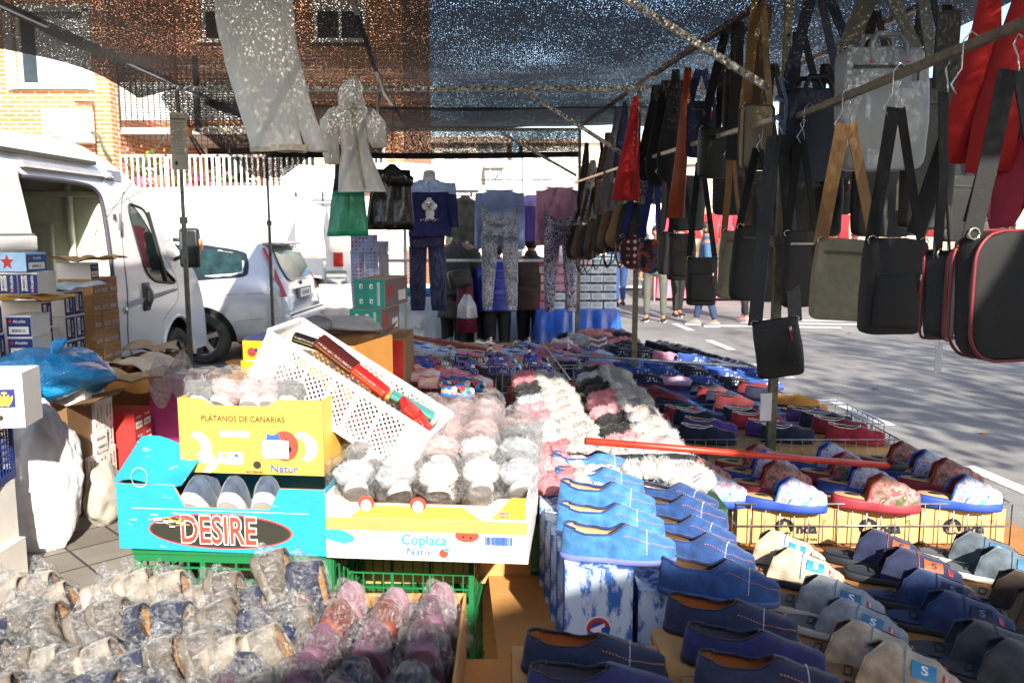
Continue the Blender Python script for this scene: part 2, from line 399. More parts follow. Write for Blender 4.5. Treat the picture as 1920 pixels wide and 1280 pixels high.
def paving_mat():
    m, t, b = newmat("paving"); v = t.coord(rot=(0, 0, R(45)))
    def br(vec, wd, ht, c1, c2, mort, ms):
        n = t.new("ShaderNodeTexBrick"); n.offset = .0; n.inputs['Scale'].default_value = 1; n.inputs['Brick Width'].default_value = wd
        n.inputs['Row Height'].default_value = ht; n.inputs['Mortar Size'].default_value = ms; n.inputs['Color1'].default_value = (*C(c1), 1)
        n.inputs['Color2'].default_value = (*C(c2), 1); n.inputs['Mortar'].default_value = (*C(mort), 1); t.link(vec, n.inputs['Vector']); return n
    a = br(v, .27, .27, '#857e74', '#746d64', '#3c3833', .007)
    r = br(t.coord(), .12, .1, '#7d4038', '#6a332e', '#33221e', .006)
    xyz = t.n.new("ShaderNodeSeparateXYZ"); t.link(t.coord(), xyz.inputs[0])
    yy = t.math('MODULO', t.math('ADD', xyz.outputs[1], 97.0 - 3.42), 4.4)
    mk = t.math('LESS_THAN', yy, .52)
    xx = t.math('LESS_THAN', t.math('ABSOLUTE', t.math('ADD', xyz.outputs[0], 3.0)), .0)
    cc = t.mix(t.math('MAXIMUM', mk, xx), a.outputs[0], r.outputs[0])
    d = t.ramp(t.noise(t.coord(), 2.2, 6, .65), [(.3, .72), (.7, 1.12)])
    cc = t.mix(1.0, cc, d, 'MULTIPLY')
    t.link(cc, b.inputs['Base Color']); b.inputs['Roughness'].default_value = .85
    ff = t.math('ADD', t.math('MULTIPLY', t.math('SUBTRACT', 1, a.outputs[1]), t.math('SUBTRACT', 1, mk)), t.math('MULTIPLY', t.math('SUBTRACT', 1, r.outputs[1]), mk))
    bn = t.new("ShaderNodeBump"); bn.inputs['Strength'].default_value = .7; bn.inputs['Distance'].default_value = .006
    t.link(t.math('ADD', ff, t.math('MULTIPLY', t.noise(t.coord(), 120, 2), .2)), bn.inputs['Height']); t.link(bn.outputs[0], b.inputs['Normal']); return m
def brick_mat(c1='#c87a4a', c2='#b96a3e', mort='#cdb9a2', sc_=1.):
    m, t, b = newmat("brickwork")
    n = t.new("ShaderNodeTexBrick"); n.inputs['Scale'].default_value = sc_; n.inputs['Brick Width'].default_value = .27; n.inputs['Row Height'].default_value = .085
    n.inputs['Mortar Size'].default_value = .012; n.inputs['Color1'].default_value = (*C(c1), 1); n.inputs['Color2'].default_value = (*C(c2), 1); n.inputs['Mortar'].default_value = (*C(mort), 1)
    tc = t.n.new("ShaderNodeTexCoord"); sx = t.n.new("ShaderNodeSeparateXYZ"); t.link(tc.outputs['Object'], sx.inputs[0])
    cb = t.n.new("ShaderNodeCombineXYZ"); t.link(t.math('ADD', sx.outputs[0], sx.outputs[1]), cb.inputs[0]); t.link(sx.outputs[2], cb.inputs[1]); t.link(cb.outputs[0], n.inputs['Vector'])
    d = t.ramp(t.noise(t.coord(), 1.1, 5), [(.3, .85), (.7, 1.1)]); t.link(t.mix(1., n.outputs[0], d, 'MULTIPLY'), b.inputs['Base Color'])
    b.inputs['Roughness'].default_value = .9; return m
g = MB(); g.poly([(-300, -60, 0), (300, -60, 0), (300, 420, 0), (-300, 420, 0)]); tag(g.build("ground", asphalt_mat()), kind='structure')
g = MB(); g.poly([(-3.12, -20, .004), (1.55, -20, .004), (1.55, 60, .004), (-3.12, 60, .004)]); tag(g.build("pavement", paving_mat()), kind='structure')
g = MB()
for i in range(60):
    y0 = -5 + i * 1.0
    g.box((-3.2, y0 + .5, .045), (.15, .985, .10), bev=.012)
tag(g.build("kerb", M('#a39b8e', .85, bump=.4)), kind='structure')
# road markings : worn white bay lines
rm = MB()
def line(a, b, w_):
    a = Vector(a); b = Vector(b); d = (b - a).normalized(); n = Vector((-d.y, d.x, 0)) * w_ / 2
    rm.poly([a - n, b - n, b + n, a + n])
A = G(1562, 752); B = G(1668, 798)
def up(p, k=1): return Vector((p.x, p.y, .004 * k))
line(up(A), up(B), .12); line(up(G(1508, 750)), up(A) + Vector((.05, .02, 0)), .11)
line(up(G(1812, 874)), up(G(1935, 926)), .12)
for k in range(1, 5):
    o = (up(A) - up(G(1812, 874))) * k; line(up(A) + o, up(B) + o, .12)
for k in range(3): line((3.6 + .5 * k, 14.6 + .5 * k, .004), (5.6 + .5 * k, 14.3 + .5 * k, .004), .22)
m, t, b = newmat("worn_road_paint")
f = t.ramp(t.noise(t.coord(), 30, 5, .7), [(.36, 0.), (.46, 1.)]); t.link(t.mix(f, C('#77736d'), C('#d8d5cf')), b.inputs['Base Color']); b.inputs['Roughness'].default_value = .8
tag(rm.build("road_marking", m), kind='structure')
# leaves and weeds
for i, (u, v, c, lb) in enumerate([(1640, 731, '#9a5a2c', 'small brown fallen leaf on the sunlit road'), (1843, 815, '#b98d72', 'curled pale leaf lying on the road above the short white dash'), (1592, 626, '#8a6a3c', 'dry leaf on the road below the black shoulder bags')]):
    p = G(u, v); lf = MB(); rr = random.Random(i)
    pts = [(math.cos(a) * .05 * (1 if k % 2 else .5), math.sin(a) * .04 * (1 if k % 2 else .5)) for k, a in enumerate([R(36 * q) for q in range(10)])]
    n = len(pts); vs = [(x, y, .012 + .012 * abs(math.sin(3 * x * 30))) for x, y in pts] + [(0, 0, .008)]
    lf.add(vs, [(q, (q + 1) % n, n) for q in range(n)])
    tag(lf.build("fallen_leaf", M(c, .8), loc=(p.x, p.y, 0)), lb, 'leaf', 'fallen leaves on the road')
wd = MB(); rr = random.Random(3)
for i in range(500):
    y = rr.uniform(7.2, 11.5); x = -3.1 + rr.gauss(0, .035); h = rr.uniform(.02, .09); a = rr.uniform(0, 6.28)
    wd.add([(x - .008 * math.cos(a), y - .008 * math.sin(a), 0), (x + .008 * math.cos(a), y + .008 * math.sin(a), 0), (x + rr.uniform(-.04, .04), y + rr.uniform(-.04, .04), h)], [(0, 1, 2)])
tag(wd.build("weeds", M('#5d6a26', .8, var=.4)), 'green weeds and dry bits growing along the kerb', 'weeds', kind='stuff')

# ---------------------------------------------------------------- buildings
def wall_with_holes(mb, x0, x1, z0, z1, y, holes, mi=0, th=.25):
    """wall facing -y with rectangular openings (hx0,hx1,hz0,hz1), built as bands so that openings are real"""
    zs = sorted({z0, z1, *[h[2] for h in holes], *[h[3] for h in holes]})
    for a, b_ in zip(zs, zs[1:]):
        cuts = sorted([(h[0], h[1]) for h in holes if h[2] <= a + 1e-6 and h[3] >= b_ - 1e-6]); x = x0
        for c0, c1 in cuts + [(x1, x1)]:
            if c0 > x: mb.box(((x + c0) / 2, y + th / 2, (a + b_) / 2), (c0 - x, th, b_ - a), mi)
            x = c1
def window(parent, x0, x1, z0, z1, y, fc='#e9e6df', pane='#2b3336', cur=None, sill=True, seed=0, shutter=0.):
    f = MB(); w_ = .07; cx, cz = (x0 + x1) / 2, (z0 + z1) / 2
    for bx, bz, dx, dz in ((cx, z0 + w_ / 2, x1 - x0, w_), (cx, z1 - w_ / 2, x1 - x0, w_), (x0 + w_ / 2, cz, w_, z1 - z0 - 2 * w_), (x1 - w_ / 2, cz, w_, z1 - z0 - 2 * w_), (cx, cz, w_ * .8, z1 - z0 - 2 * w_)):
        f.box((bx, y + .08, bz), (dx, .07, dz))
    if sill: f.box((cx, y - .03, z0 - .03), (x1 - x0 + .14, .2, .05))
    fr = f.build("window", M(fc, .5, var=.05), parent)
    p = MB(); p.box((cx, y + .1, cz), (x1 - x0 - .1, .01, z1 - z0 - .1)); p.build("pane", M(pane, .06, var=.3, bump=0), fr)
    if cur:
        c = MB(); c.grid(lambda a, b: (x0 + .35 + (x1 - x0 - .45) * a, y + .09 - .004 * math.sin(a * 40), z0 + .08 + (z1 - z0 - .16) * b), 30, 2); c.build("curtain", cloth(cur), fr)
    if shutter:
        s = MB()
        for k in range(int(shutter * (z1 - z0) / .05)): s.box((cx, y + .05, z1 - .06 - k * .05), (x1 - x0 - .12, .015, .044))
        s.build("shutter", M('#cfcabf', .6), fr)
    return fr
b1 = empty("brick_building", (0, 0, 0), label='orange brick apartment block with a white framed window behind the open van', cat='building')
wb = MB(); holes = [(-9.62, -8.28, 4.42, 5.8), (-12.6, -11.3, 4.42, 5.8), (-9.62, -8.28, 7.6, 9.0), (-12.6, -11.3, 7.6, 9.0)]
wall_with_holes(wb, -16, -7.85, 0, 13, 17, holes); wb.box((-7.97, 20.5, 6.5), (.24, 6.4, 13)); wb.box((-12, 20, 13.1), (8.6, 7, .25), 1)
wb.build("wall", [brick_mat(), M('#b7aca0')], b1)
bd = MB()
for h in holes: bd.box(((h[0] + h[1]) / 2, 17.6, (h[2] + h[3]) / 2), (h[1] - h[0] + .3, .05, h[3] - h[2] + .3))
bd.build("room_backing", M('#15181c', .6), b1)
for k, h in enumerate(holes): window(b1, *h, 17, cur='#dfe0e0', seed=k)
sr = MB()
for bx, bz, dx, dz in ((-8.95, 5.86, 1.7, .12), (-9.72, 5.1, .16, 1.5), (-8.2, 5.1, .14, 1.5)): sr.box((bx, 16.98, bz), (dx, .1, dz))
sr.build("window_surround", M('#d8d4cb', .7), b1)
pp = MB(); pp.tube([(-8.15, 16.93, 4.1), (-8.15, 16.93, 3.0)], .02); pp.tube([(-8.5, 16.93, 4.12), (-8.15, 16.93, 4.12)], .02); pp.build("drain_pipe", metal('#7a5a44', .7), b1)
# air conditioner on the wall
ac = empty("air_conditioner", (-8.55, 16.72, 3.32), label='white outdoor air conditioning unit fixed to the brick wall', cat='air conditioner')
c_ = MB(); c_.box((0, 0, .3), (.85, .34, .62), bev=.02); c_.build("casing", M('#dcdad2', .5, var=.05), ac)
c_ = MB(); c_.tube([(-.12, -.175, .3), (-.12, -.19, .3)], .24, 28)
for k in range(6): c_.box((-.12, -.195, .12 + k * .07), (.44 - abs(k - 2.5) * .05, .006, .012))
c_.build("fan_grille", M('#b9b8b2', .5), ac)
c_ = MB(); c_.tube([(.43, 0, .2), (.55, .05, .15), (.6, .1, -.1), (.75, .1, -.35)], .025); c_.build("hose", M('#3f5a45', .7), ac)
# terrace building behind, with white railing
b2 = empty("terrace_building", (0, 0, 0), label='brick building with a raised terrace and white railings above the parked vehicles', cat='building')
wb = MB(); hs = [(-7.3, -6.1, 2.7, 4.1), (-5.6, -4.6, 2.6, 4.2), (-4.0, -3.0, 2.7, 4.1), (-7.2, -6.0, 6.0, 7.5), (-4.6, -3.4, 6.0, 7.5), (-7.2, -6.0, 9.0, 10.5), (-4.6, -3.4, 9.0, 10.5)]
wall_with_holes(wb, -7.8, -2.55, 0, 14, 20.4, hs, 0); wb.box((-2.67, 24, 7), (.22, 6.8, 14), 0)
wb.build("wall", [brick_mat('#b9764c', '#ab683e', '#c9b096')], b2)
bd = MB(); bd.box((-5.2, 21.2, 6), (5, .05, 11.6)); bd.build("room_backing", M('#1a1412', .6), b2)
for k, h in enumerate(hs): window(b2, *h, 20.4, pane='#241a17', seed=k, shutter=.55 if k > 2 else 0)
tw = MB(); tw.box((-5.2, 18.9, 1.2), (5.3, 3.0, 2.4), 0); tw.box((-5.2, 17.36, 2.42), (5.5, .16, .06), 1); tw.build("terrace_base", [M('#e2d8c9', .85, var=.06), M('#c9693f', .8)], b2)
rl = MB()
x = -7.85
k = 0
while x < -2.55:
    if k % 9 == 8:
        rl.box((x, 17.3, 2.78), (.07, .05, .72))
    else: rl.box((x, 17.3, 2.78), (.035, .03, .64))
    if k % 18 in (4, 5):
        for zz in (2.62, 2.82): rl.tube([(x + .055 + .04 * math.cos(q * .6), 17.28, zz + .05 * math.sin(q * .6)) for q in range(9)], .009, 5)
    x += .115; k += 1
rl.box((-5.2, 17.3, 3.12), (5.4, .05, .045)); rl.box((-5.2, 17.3, 2.47), (5.4, .05, .035)); rl.build("railing", M('#e8e4dc', .5, var=.05), b2)
# lattice enclosed balcony above
bl = MB(); bl.box((-6.3, 18.9, 3.62), (3.2, 3.0, .12)); bl.build("balcony_slab", M('#b6aca0'), b2)
bl = MB(); bl.box((-6.3, 17.46, 4.2), (3.1, .03, .75)); bl.build("balcony_panel", M('#ece9e4', .6, var=.04), b2)
bl = MB()
for k in range(28): bl.box((-7.85 + k * .115, 17.40, 4.35), (.018, .014, 1.3))
for k in range(13): bl.box((-6.3, 17.37, 3.72 + k * .1), (3.1, .014, .018))
for xx in (-7.88, -6.3, -4.72): bl.box((xx, 17.4, 4.35), (.07, .09, 1.42))
bl.build("balcony_lattice", metal('#4c4b45', .6), b2)
bl = MB()
for k in range(28): bl.box((-7.85 + k * .115, 17.40, 3.42), (.014, .012, .24))
for k in range(3): bl.box((-6.3, 17.37, 3.34 + k * .09), (3.1, .012, .014))
bl.build("lower_lattice", metal('#3e2c24', .6), b2)
# terrace things
def potted(x, y, z, c, lb, s=1.):
    o = empty("potted_plant", (x, y, z), label=lb, cat='plant', group='flower pots on the terrace'); rr = random.Random(int(x * 100))
    p = MB(); p.tube([(0, 0, 0), (0, 0, .2 * s)], [.09 * s, .13 * s], 12); p.build("pot", M('#9c4a63' if c != '#d9a24a' else '#a8583a', .6), o)
    f = MB(); fl = MB()
    for i in range(130):
        d = Vector((rr.gauss(0, .13), rr.gauss(0, .1), abs(rr.gauss(.14, .1)))) * s + Vector((0, 0, .2 * s)); n_ = Vector((rr.uniform(-1, 1), rr.uniform(-1, 1), rr.uniform(-.2, 1))).normalized(); a = n_.orthogonal() * .035; b_ = n_.cross(a)
        (fl if i % 4 == 0 else f).add([d - a, d - b_, d + a, d + b_], [(0, 1, 2, 3)])
    f.build("foliage", M('#4f6b2a', .7, var=.4), o); fl.build("flower", M(c, .6), o)
potted(-7.55, 17.6, 2.42, '#e08aa0', 'potted geranium with pink flowers nearest the brick corner', 1.5)
potted(-7.2, 17.6, 2.42, '#d9a24a', 'bushy potted plant with orange flowers behind the railing', 1.6)
potted(-6.6, 17.55, 2.42, '#c4406e', 'low plant in a magenta pot behind the railing')
potted(-6.1, 17.55, 2.42, '#c94a78', 'small leafy plant in a magenta tub beside the curled ironwork')
wc = MB(); wc.grid(lambda a, b: (-4.75 + .95 * a, 17.62 + .05 * math.sin(a * 9), 2.46 + .42 * b + .1 * math.sin(a * 5) * b), 14, 4); tag(wc.build("cover_sheet", M('#ece8e6', .8)), 'white sheet draped over furniture on the terrace', 'sheet')
wc = MB(); wc.grid(lambda a, b: (-4.2 + .4 * a, 17.5 + .03 * math.sin(a * 12), 2.5 + .4 * b), 10, 4); tag(wc.build("hanging_towel", cloth('#b8385e')), 'crimson towel hanging behind the white terrace railing', 'towel')
# far pale buildings
def block(name, x0, x1, y, h, c, lb, rows, cols_, seed=0, depth=8):
    o = empty(name, (0, 0, 0), label=lb, cat='building'); mb = MB(); hs = []
    for r_ in range(rows):
        for q in range(cols_):
            cx = x0 + (x1 - x0) * (q + .5) / cols_; cz = 1.4 + (h - 1.5) * (r_ + .35) / rows; hs.append((cx - .55, cx + .55, cz, cz + 1.2))
    wall_with_holes(mb, x0, x1, 0, h, y, hs); mb.box((x0 + .12, y + depth / 2 + .26, h / 2), (.24, depth, h)); mb.box((x1 - .12, y + depth / 2 + .26, h / 2), (.24, depth, h)); mb.box(((x0 + x1) / 2, y + depth / 2, h + .12), (x1 - x0 + .4, depth + .6, .22), 1)
    mb.build("wall", [M(c, .9, var=.08, vs=1.5, bump=.2), M('#b39d8c')], o)
    bk = MB(); bk.box(((x0 + x1) / 2, y + .7, h / 2), (x1 - x0 - .6, .05, h - .2)); bk.build("room_backing", M('#2e2a28'), o)
    for k, hh in enumerate(hs): window(o, *hh, y, fc='#ddd6cc', pane='#8d9296', sill=True, shutter=.5 if (k * 7 + seed) % 3 else 0)
block("pink_building", -4.2, -.2, 34, 5.0, '#f2dccb', 'pale salmon rendered building seen past the clothes rail', 3, 3, 1)
block("cream_building", .6, 8.5, 46, 6.2, '#f3e8da', 'cream sunlit building far down the street', 3, 4, 2)
block("tan_building", 17, 34, 44, 8, '#c9a88a', 'tan brick apartment block beyond the market on the far side of the road', 4, 7, 3)
block("ochre_building", 9.5, 15, 58, 6, '#d9b48c', 'ochre building at the far end of the street', 3, 3, 4)

# ---------------------------------------------------------------- stall frame
fr = empty("canopy_scaffold", (0, 0, 0), label='galvanised steel market stall frame holding up the black shade net', cat='stall frame')
PL = [(-2.38, 3.8), (-2.42, 6.3), (-2.5, 8.8)]; PR = [(1.19, 3.8), (.92, 6.3), (.69, 8.8)]; HZ = 2.66
dapple_spk = pattern('speckle', ['#57544c', '#c9c4b6'], 55, rough=.5)  # sun dapples falling through the net are painted into the beam colour
dk = metal('#5b5a52', .5)
for i, (x, y) in enumerate(PL + PR):
    p = MB(); r_ = .026 if i >= 3 else .02
    low = 1.72 if i < 3 else 1.6
    p.tube([(x, y, .01), (x, y, low)], r_, 4); p.tube([(x, y, low), (x, y, HZ)], r_ * .78, 4)
    p.box((x, y, .012), (.12, .12, .012)); p.box((x, y, low), (r_ * 2.3, r_ * 2.3, .05))
    for k in range(5): p.tube([(x, y - r_ - .001, low + .2 + k * .17), (x, y - r_ * .8, low + .2 + k * .17)], .006, 8, 1)
    p.build("pole", [dk if i < 3 else M('#6b6653', .55, metal=.5, var=.4, vs=25), M('#15140f')], fr)
for (a, b_, z) in (((-2.38, 3.8), (1.19, 3.8), HZ), ((-2.42, 6.3), (.92, 6.3), HZ), ((-2.5, 8.8), (.69, 8.8), HZ), ((.92, 6.3), (2.1, 6.32), HZ), ((1.19, 3.8), (2.25, 3.82), HZ)):
    p = MB(); p.tube([(*a, z), (*b_, z)], .023, 4); p.build("crossbeam", dapple_spk, fr)
for pts in ([(-2.38, 1.2), (-2.38, 3.8), (-2.42, 6.3), (-2.5, 8.8)], [(1.25, 1.2), (1.19, 3.8), (.92, 6.3), (.69, 8.8)], [(2.0, 1.2), (1.94, 3.87), (1.8, 6.3), (1.66, 8.2)]):
    p = MB(); p.tube([(x, y, HZ + .035) for x, y in pts], .018, 4); p.build("side_beam", dapple_spk if pts[0][0] > 1.5 else metal('#8d8a84', .4), fr)
p = MB(); p.tube([(-.62, 1.2, HZ + .03), (-.71, 3.85, HZ + .03), (-.93, 6.3, HZ - .02), (-1.03, 8.8, HZ)], .016, 4); p.build("middle_beam", metal('#a7a49b', .4), fr)
for a, b_ in (((.35, 3.8, 2.72), (1.12, 3.8, 2.26)), ((.06, 6.27, 2.66), (.8, 6.27, 2.2)), ((-.10, 8.8, 2.62), (.66, 8.8, 2.2))):
    p = MB(); p.tube([a, b_], .019, 4); p.build("brace", dapple_spk, fr)
p = MB(); p.tube([(-.95, 6.3, 2.63), (-.98, 6.3, 2.48), (-.9, 6.31, 2.36)], .012, 6); p.build("tie_strap", metal('#c9c6bd'), fr)
def rail_x(y):
    if y <= 3.8: return 1.22 - .012 * (3.8 - y)
    if y <= 6.3: return 1.19 + (.92 - 1.19) * (y - 3.8) / 2.5
    return .92 + (.69 - .92) * (y - 6.3) / 2.5
RZ = 2.13
p = MB(); p.tube([(rail_x(y), y, RZ) for y in (3.7, 1.1)], .0165, 4); p.build("rail", metal('#6e6b5d', .5), fr)
p = MB(); p.tube([(rail_x(y) - .03, y, RZ + .005) for y in (8.9, 8.0, 6.31)], .013, 4); p.build("rail", metal('#c0a890', .45), fr)
p = MB(); p.tube([(rail_x(y) - .03, y, RZ + .005) for y in (6.28, 5.0, 3.83)], .015, 4); p.build("rail", metal('#b9b2a6', .45), fr)
# ---------------------------------------------------------------- shade nets
def roof_z(x, y):
    s = .0
    for a, b_ in ((1.2, 3.8), (3.8, 6.3), (6.3, 8.8)):
        if a <= y <= b_: s = math.sin(math.pi * (y - a) / (b_ - a))
    e = 1 - min(1, abs(x + .3) / 2.4) ** 2
    return HZ + .06 - .10 * s * (.3 + .7 * e) + .02 * nz((x, y, 0), 1.6)
nb = MB(); nb.grid(lambda a, b: ((-2.42 - .06 * b) + (4.75 + .06 * b) * a, 1.2 + 6.0 * b, roof_z(-2.42 + 4.75 * a, 1.2 + 6.0 * b)), 40, 50)
# side overhang drooping past the side beam
def flap(a, b):
    y = 3.2 + 3.25 * b; lo = (.30 + .05 * math.sin(b * 7)) * a
    return (-2.43 - lo, y, HZ + .04 - .10 * a - .05 * a * math.sin(b * 5 + 1))
nb.grid(flap, 10, 40)
nb.grid(lambda a, b: (1.8 + 1.9 * a, -.6 + 1.85 * b, HZ + .05 - .08 * math.sin(3.14 * b)), 12, 12)  # unseen net panels, laid double, added to shade the hanging bags
nb.grid(lambda a, b: (1.8 + 1.9 * a, -.62 + 1.85 * b, HZ + .08 - .08 * math.sin(3.14 * b)), 12, 12)
nb.grid(lambda a, b: (1.4 + .42 * a, .5 + .75 * b, HZ + .03), 6, 6)  # small unseen net panel added to shade the bag straps
tag(nb.build("shade_net", net_mat(.645, '#14110d', 130, .018, .9)), 'black knitted shade net stretched over the stall as a roof', 'shade net')
nb = MB(); nb.grid(lambda a, b: (-2.5 + 3.9 * a, 7.0 + 1.85 * b, roof_z(-2.5 + 3.9 * a, 7.0 + 1.85 * b) - .02 - .03 * math.sin(math.pi * a) * math.sin(math.pi * b) ** .6), 34, 20)
tag(nb.build("shade_net", net_mat(.68, '#100e0b', 110, .012, .4)), 'doubled darker length of shade net hanging under the rear of the roof', 'shade net')
nb = MB(); nb.grid(lambda a, b: (-2.5 + 3.2 * a, 8.86 + .03 * math.sin(a * 20), HZ - .005 - (.20 + .03 * math.sin(a * 3.1)) * b), 40, 8)
tag(nb.build("shade_net", net_mat(.57, '#14110d', 120, .03, .9)), 'short strip of shade net hanging from the rear crossbeam', 'shade net')
nb = MB(); nb.grid(lambda a, b: (-2.5 + 3.2 * a, 8.9, HZ - .205 - .02 * math.sin(a * 3.1) - .06 * b), 30, 3)
tag(nb.build("canopy_hem", M('#12100f', .8)), 'dark folded hem along the bottom of the rear net strip', 'hem')
nb = MB()
def lf(a, b):
    y = 6.35 + 2.5 * b; d = (.10 + .46 * b ** .8) * a + .03 * math.sin(b * 11) * a
    return (-2.46 - .10 * math.sin(a * 2.2) * (1 - b * .4) - .02 * math.sin(b * 17) * a, y, HZ + .02 - d)
nb.grid(lf, 12, 40)
nb.grid(lambda a, b: (-2.52 + .55 * a * (1 - .2 * b), 8.84 + .04 * math.sin(a * 8), HZ - (.28 + .20 * math.sin(1.1 + a * 2.2)) * b), 14, 10)
tag(nb.build("shade_net", net_mat(.61, '#14110d', 120, .04, .9)), 'bunched corner of shade net sagging above the silver car', 'shade net')
st = MB(); st.tube([(-2.9, 3.3, 2.62), (-1.9, 3.35, 2.67), (-.5, 3.4, 2.665)], .004, 5); tag(st.build("green_string", M('#2f7a58', .7)), 'thin green cord running along the front of the net', 'cord')
# unseen awning added behind the camera, front edge shaped to shade the near tables
aw = empty("shade_awning", (0, 0, 0), label='canvas awning of the stall across the aisle', cat='awning')
p = MB(); az = lambda a: 2.66 + .36 * min(1, max(0, (13.5 * a - 9.4) / 1.2)); p.grid(lambda a, b: (-9 + 13.5 * a, -1.9 - 2.0 * b, az(a) + .2 * b), 60, 3); p.grid(lambda a, b: (-9 + 13.5 * a, -1.9, az(a) - 2.0 * b), 60, 3); p.build("canvas", M('#6c6a64', .9), aw)
p = MB()
for x in (-9, -4.5, 0, 4.5): p.tube([(x, -1.95, 0), (x, -1.95, 2.72)], .025, 6); p.tube([(x, -3.9, 0), (x, -3.9, 2.92)], .025, 6)
p.build("pole", dk, aw)

# street trees on the near side of the road : their shade falls across it
def street_tree(x, y, H_, seed, lb):
    o = empty('plane_tree', (x, y, 0), label=lb, cat='tree'); r2 = random.Random(seed); b = MB(); tips = []
    b.tube([(0, 0, 0), (.05, 0, H_ * .25), (0, .08, H_ * .45)], [.17, .14, .11], 10)
    for k in range(9):
        a = k * 2.4 + r2.uniform(-.3, .3); L_ = r2.uniform(.9, 2.2); z = H_ * r2.uniform(.38, .5); p = [(0, .05, z), (math.cos(a) * L_ * .5, math.sin(a) * L_ * .5, z + L_ * .7), (math.cos(a) * L_, math.sin(a) * L_, z + L_ * 1.5)]; b.tube(p, [.06, .04, .02], 6); tips += [Vector(p[1]), Vector(p[2])]
    b.build('trunk', M('#6b6152', .9, var=.3, bump=.6, bs_=20), o); c = MB()
    for i in range(1300):
        t_ = r2.choice(tips); p = t_ + Vector((r2.gauss(0, .5), r2.gauss(0, .5), r2.gauss(.1, .45))); n_ = Vector((r2.uniform(-1, 1), r2.uniform(-1, 1), r2.uniform(-1, 1))).normalized(); a = n_.orthogonal().normalized() * r2.uniform(.05, .09); q = n_.cross(a); c.add([p - a, p - q, p + a, p + q], [(0, 1, 2, 3)])
    c.build('crown', M('#7a6a2c', .8, var=.4, vs=3), o)
street_tree(6.2, 1.0, 5.6, 1, 'plane tree with yellowing leaves beside the road, nearest the rail')
street_tree(8.6, 3.0, 6.5, 2, 'plane tree with yellowing leaves beside the road, second from the rail')
# ================================================================ VEHICLES
def fill2d(outer, holes=()):
    cu = bpy.data.curves.new("outline", 'CURVE'); cu.dimensions = '2D'; cu.fill_mode = 'BOTH'
    for pl in [outer, *holes]:
        s = cu.splines.new('POLY'); s.points.add(len(pl) - 1); s.use_cyclic_u = True
        for q, (x, y) in zip(s.points, pl): q.co = (x, y, 0, 1)
    o = bpy.data.objects.new("outline", cu); col.objects.link(o); bpy.context.view_layer.update()
    me = bpy.data.meshes.new_from_object(o.evaluated_get(bpy.context.evaluated_depsgraph_get()))
    r_ = ([v.co.copy() for v in me.vertices], [tuple(p.vertices) for p in me.polygons])
    bpy.data.objects.remove(o); bpy.data.curves.remove(cu); bpy.data.meshes.remove(me); return r_
def smooth(pts, n=6, closed=True):
    out = []; N = len(pts)
    for i in range(N if closed else N - 1):
        p0, p1, p2, p3 = (pts[(i - 1) % N], pts[i], pts[(i + 1) % N], pts[(i + 2) % N]) if closed else (pts[max(i - 1, 0)], pts[i], pts[i + 1], pts[min(i + 2, N - 1)])
        for k in range(n):
            t = k / n
            out.append(tuple(.5 * ((2 * b) + (-a + c) * t + (2 * a - 5 * b + 4 * c - d) * t * t + (-a + 3 * b - 3 * c + d) * t ** 3) for a, b, c, d in zip(p0, p1, p2, p3)))
    if not closed: out.append(tuple(pts[-1]))
    return out
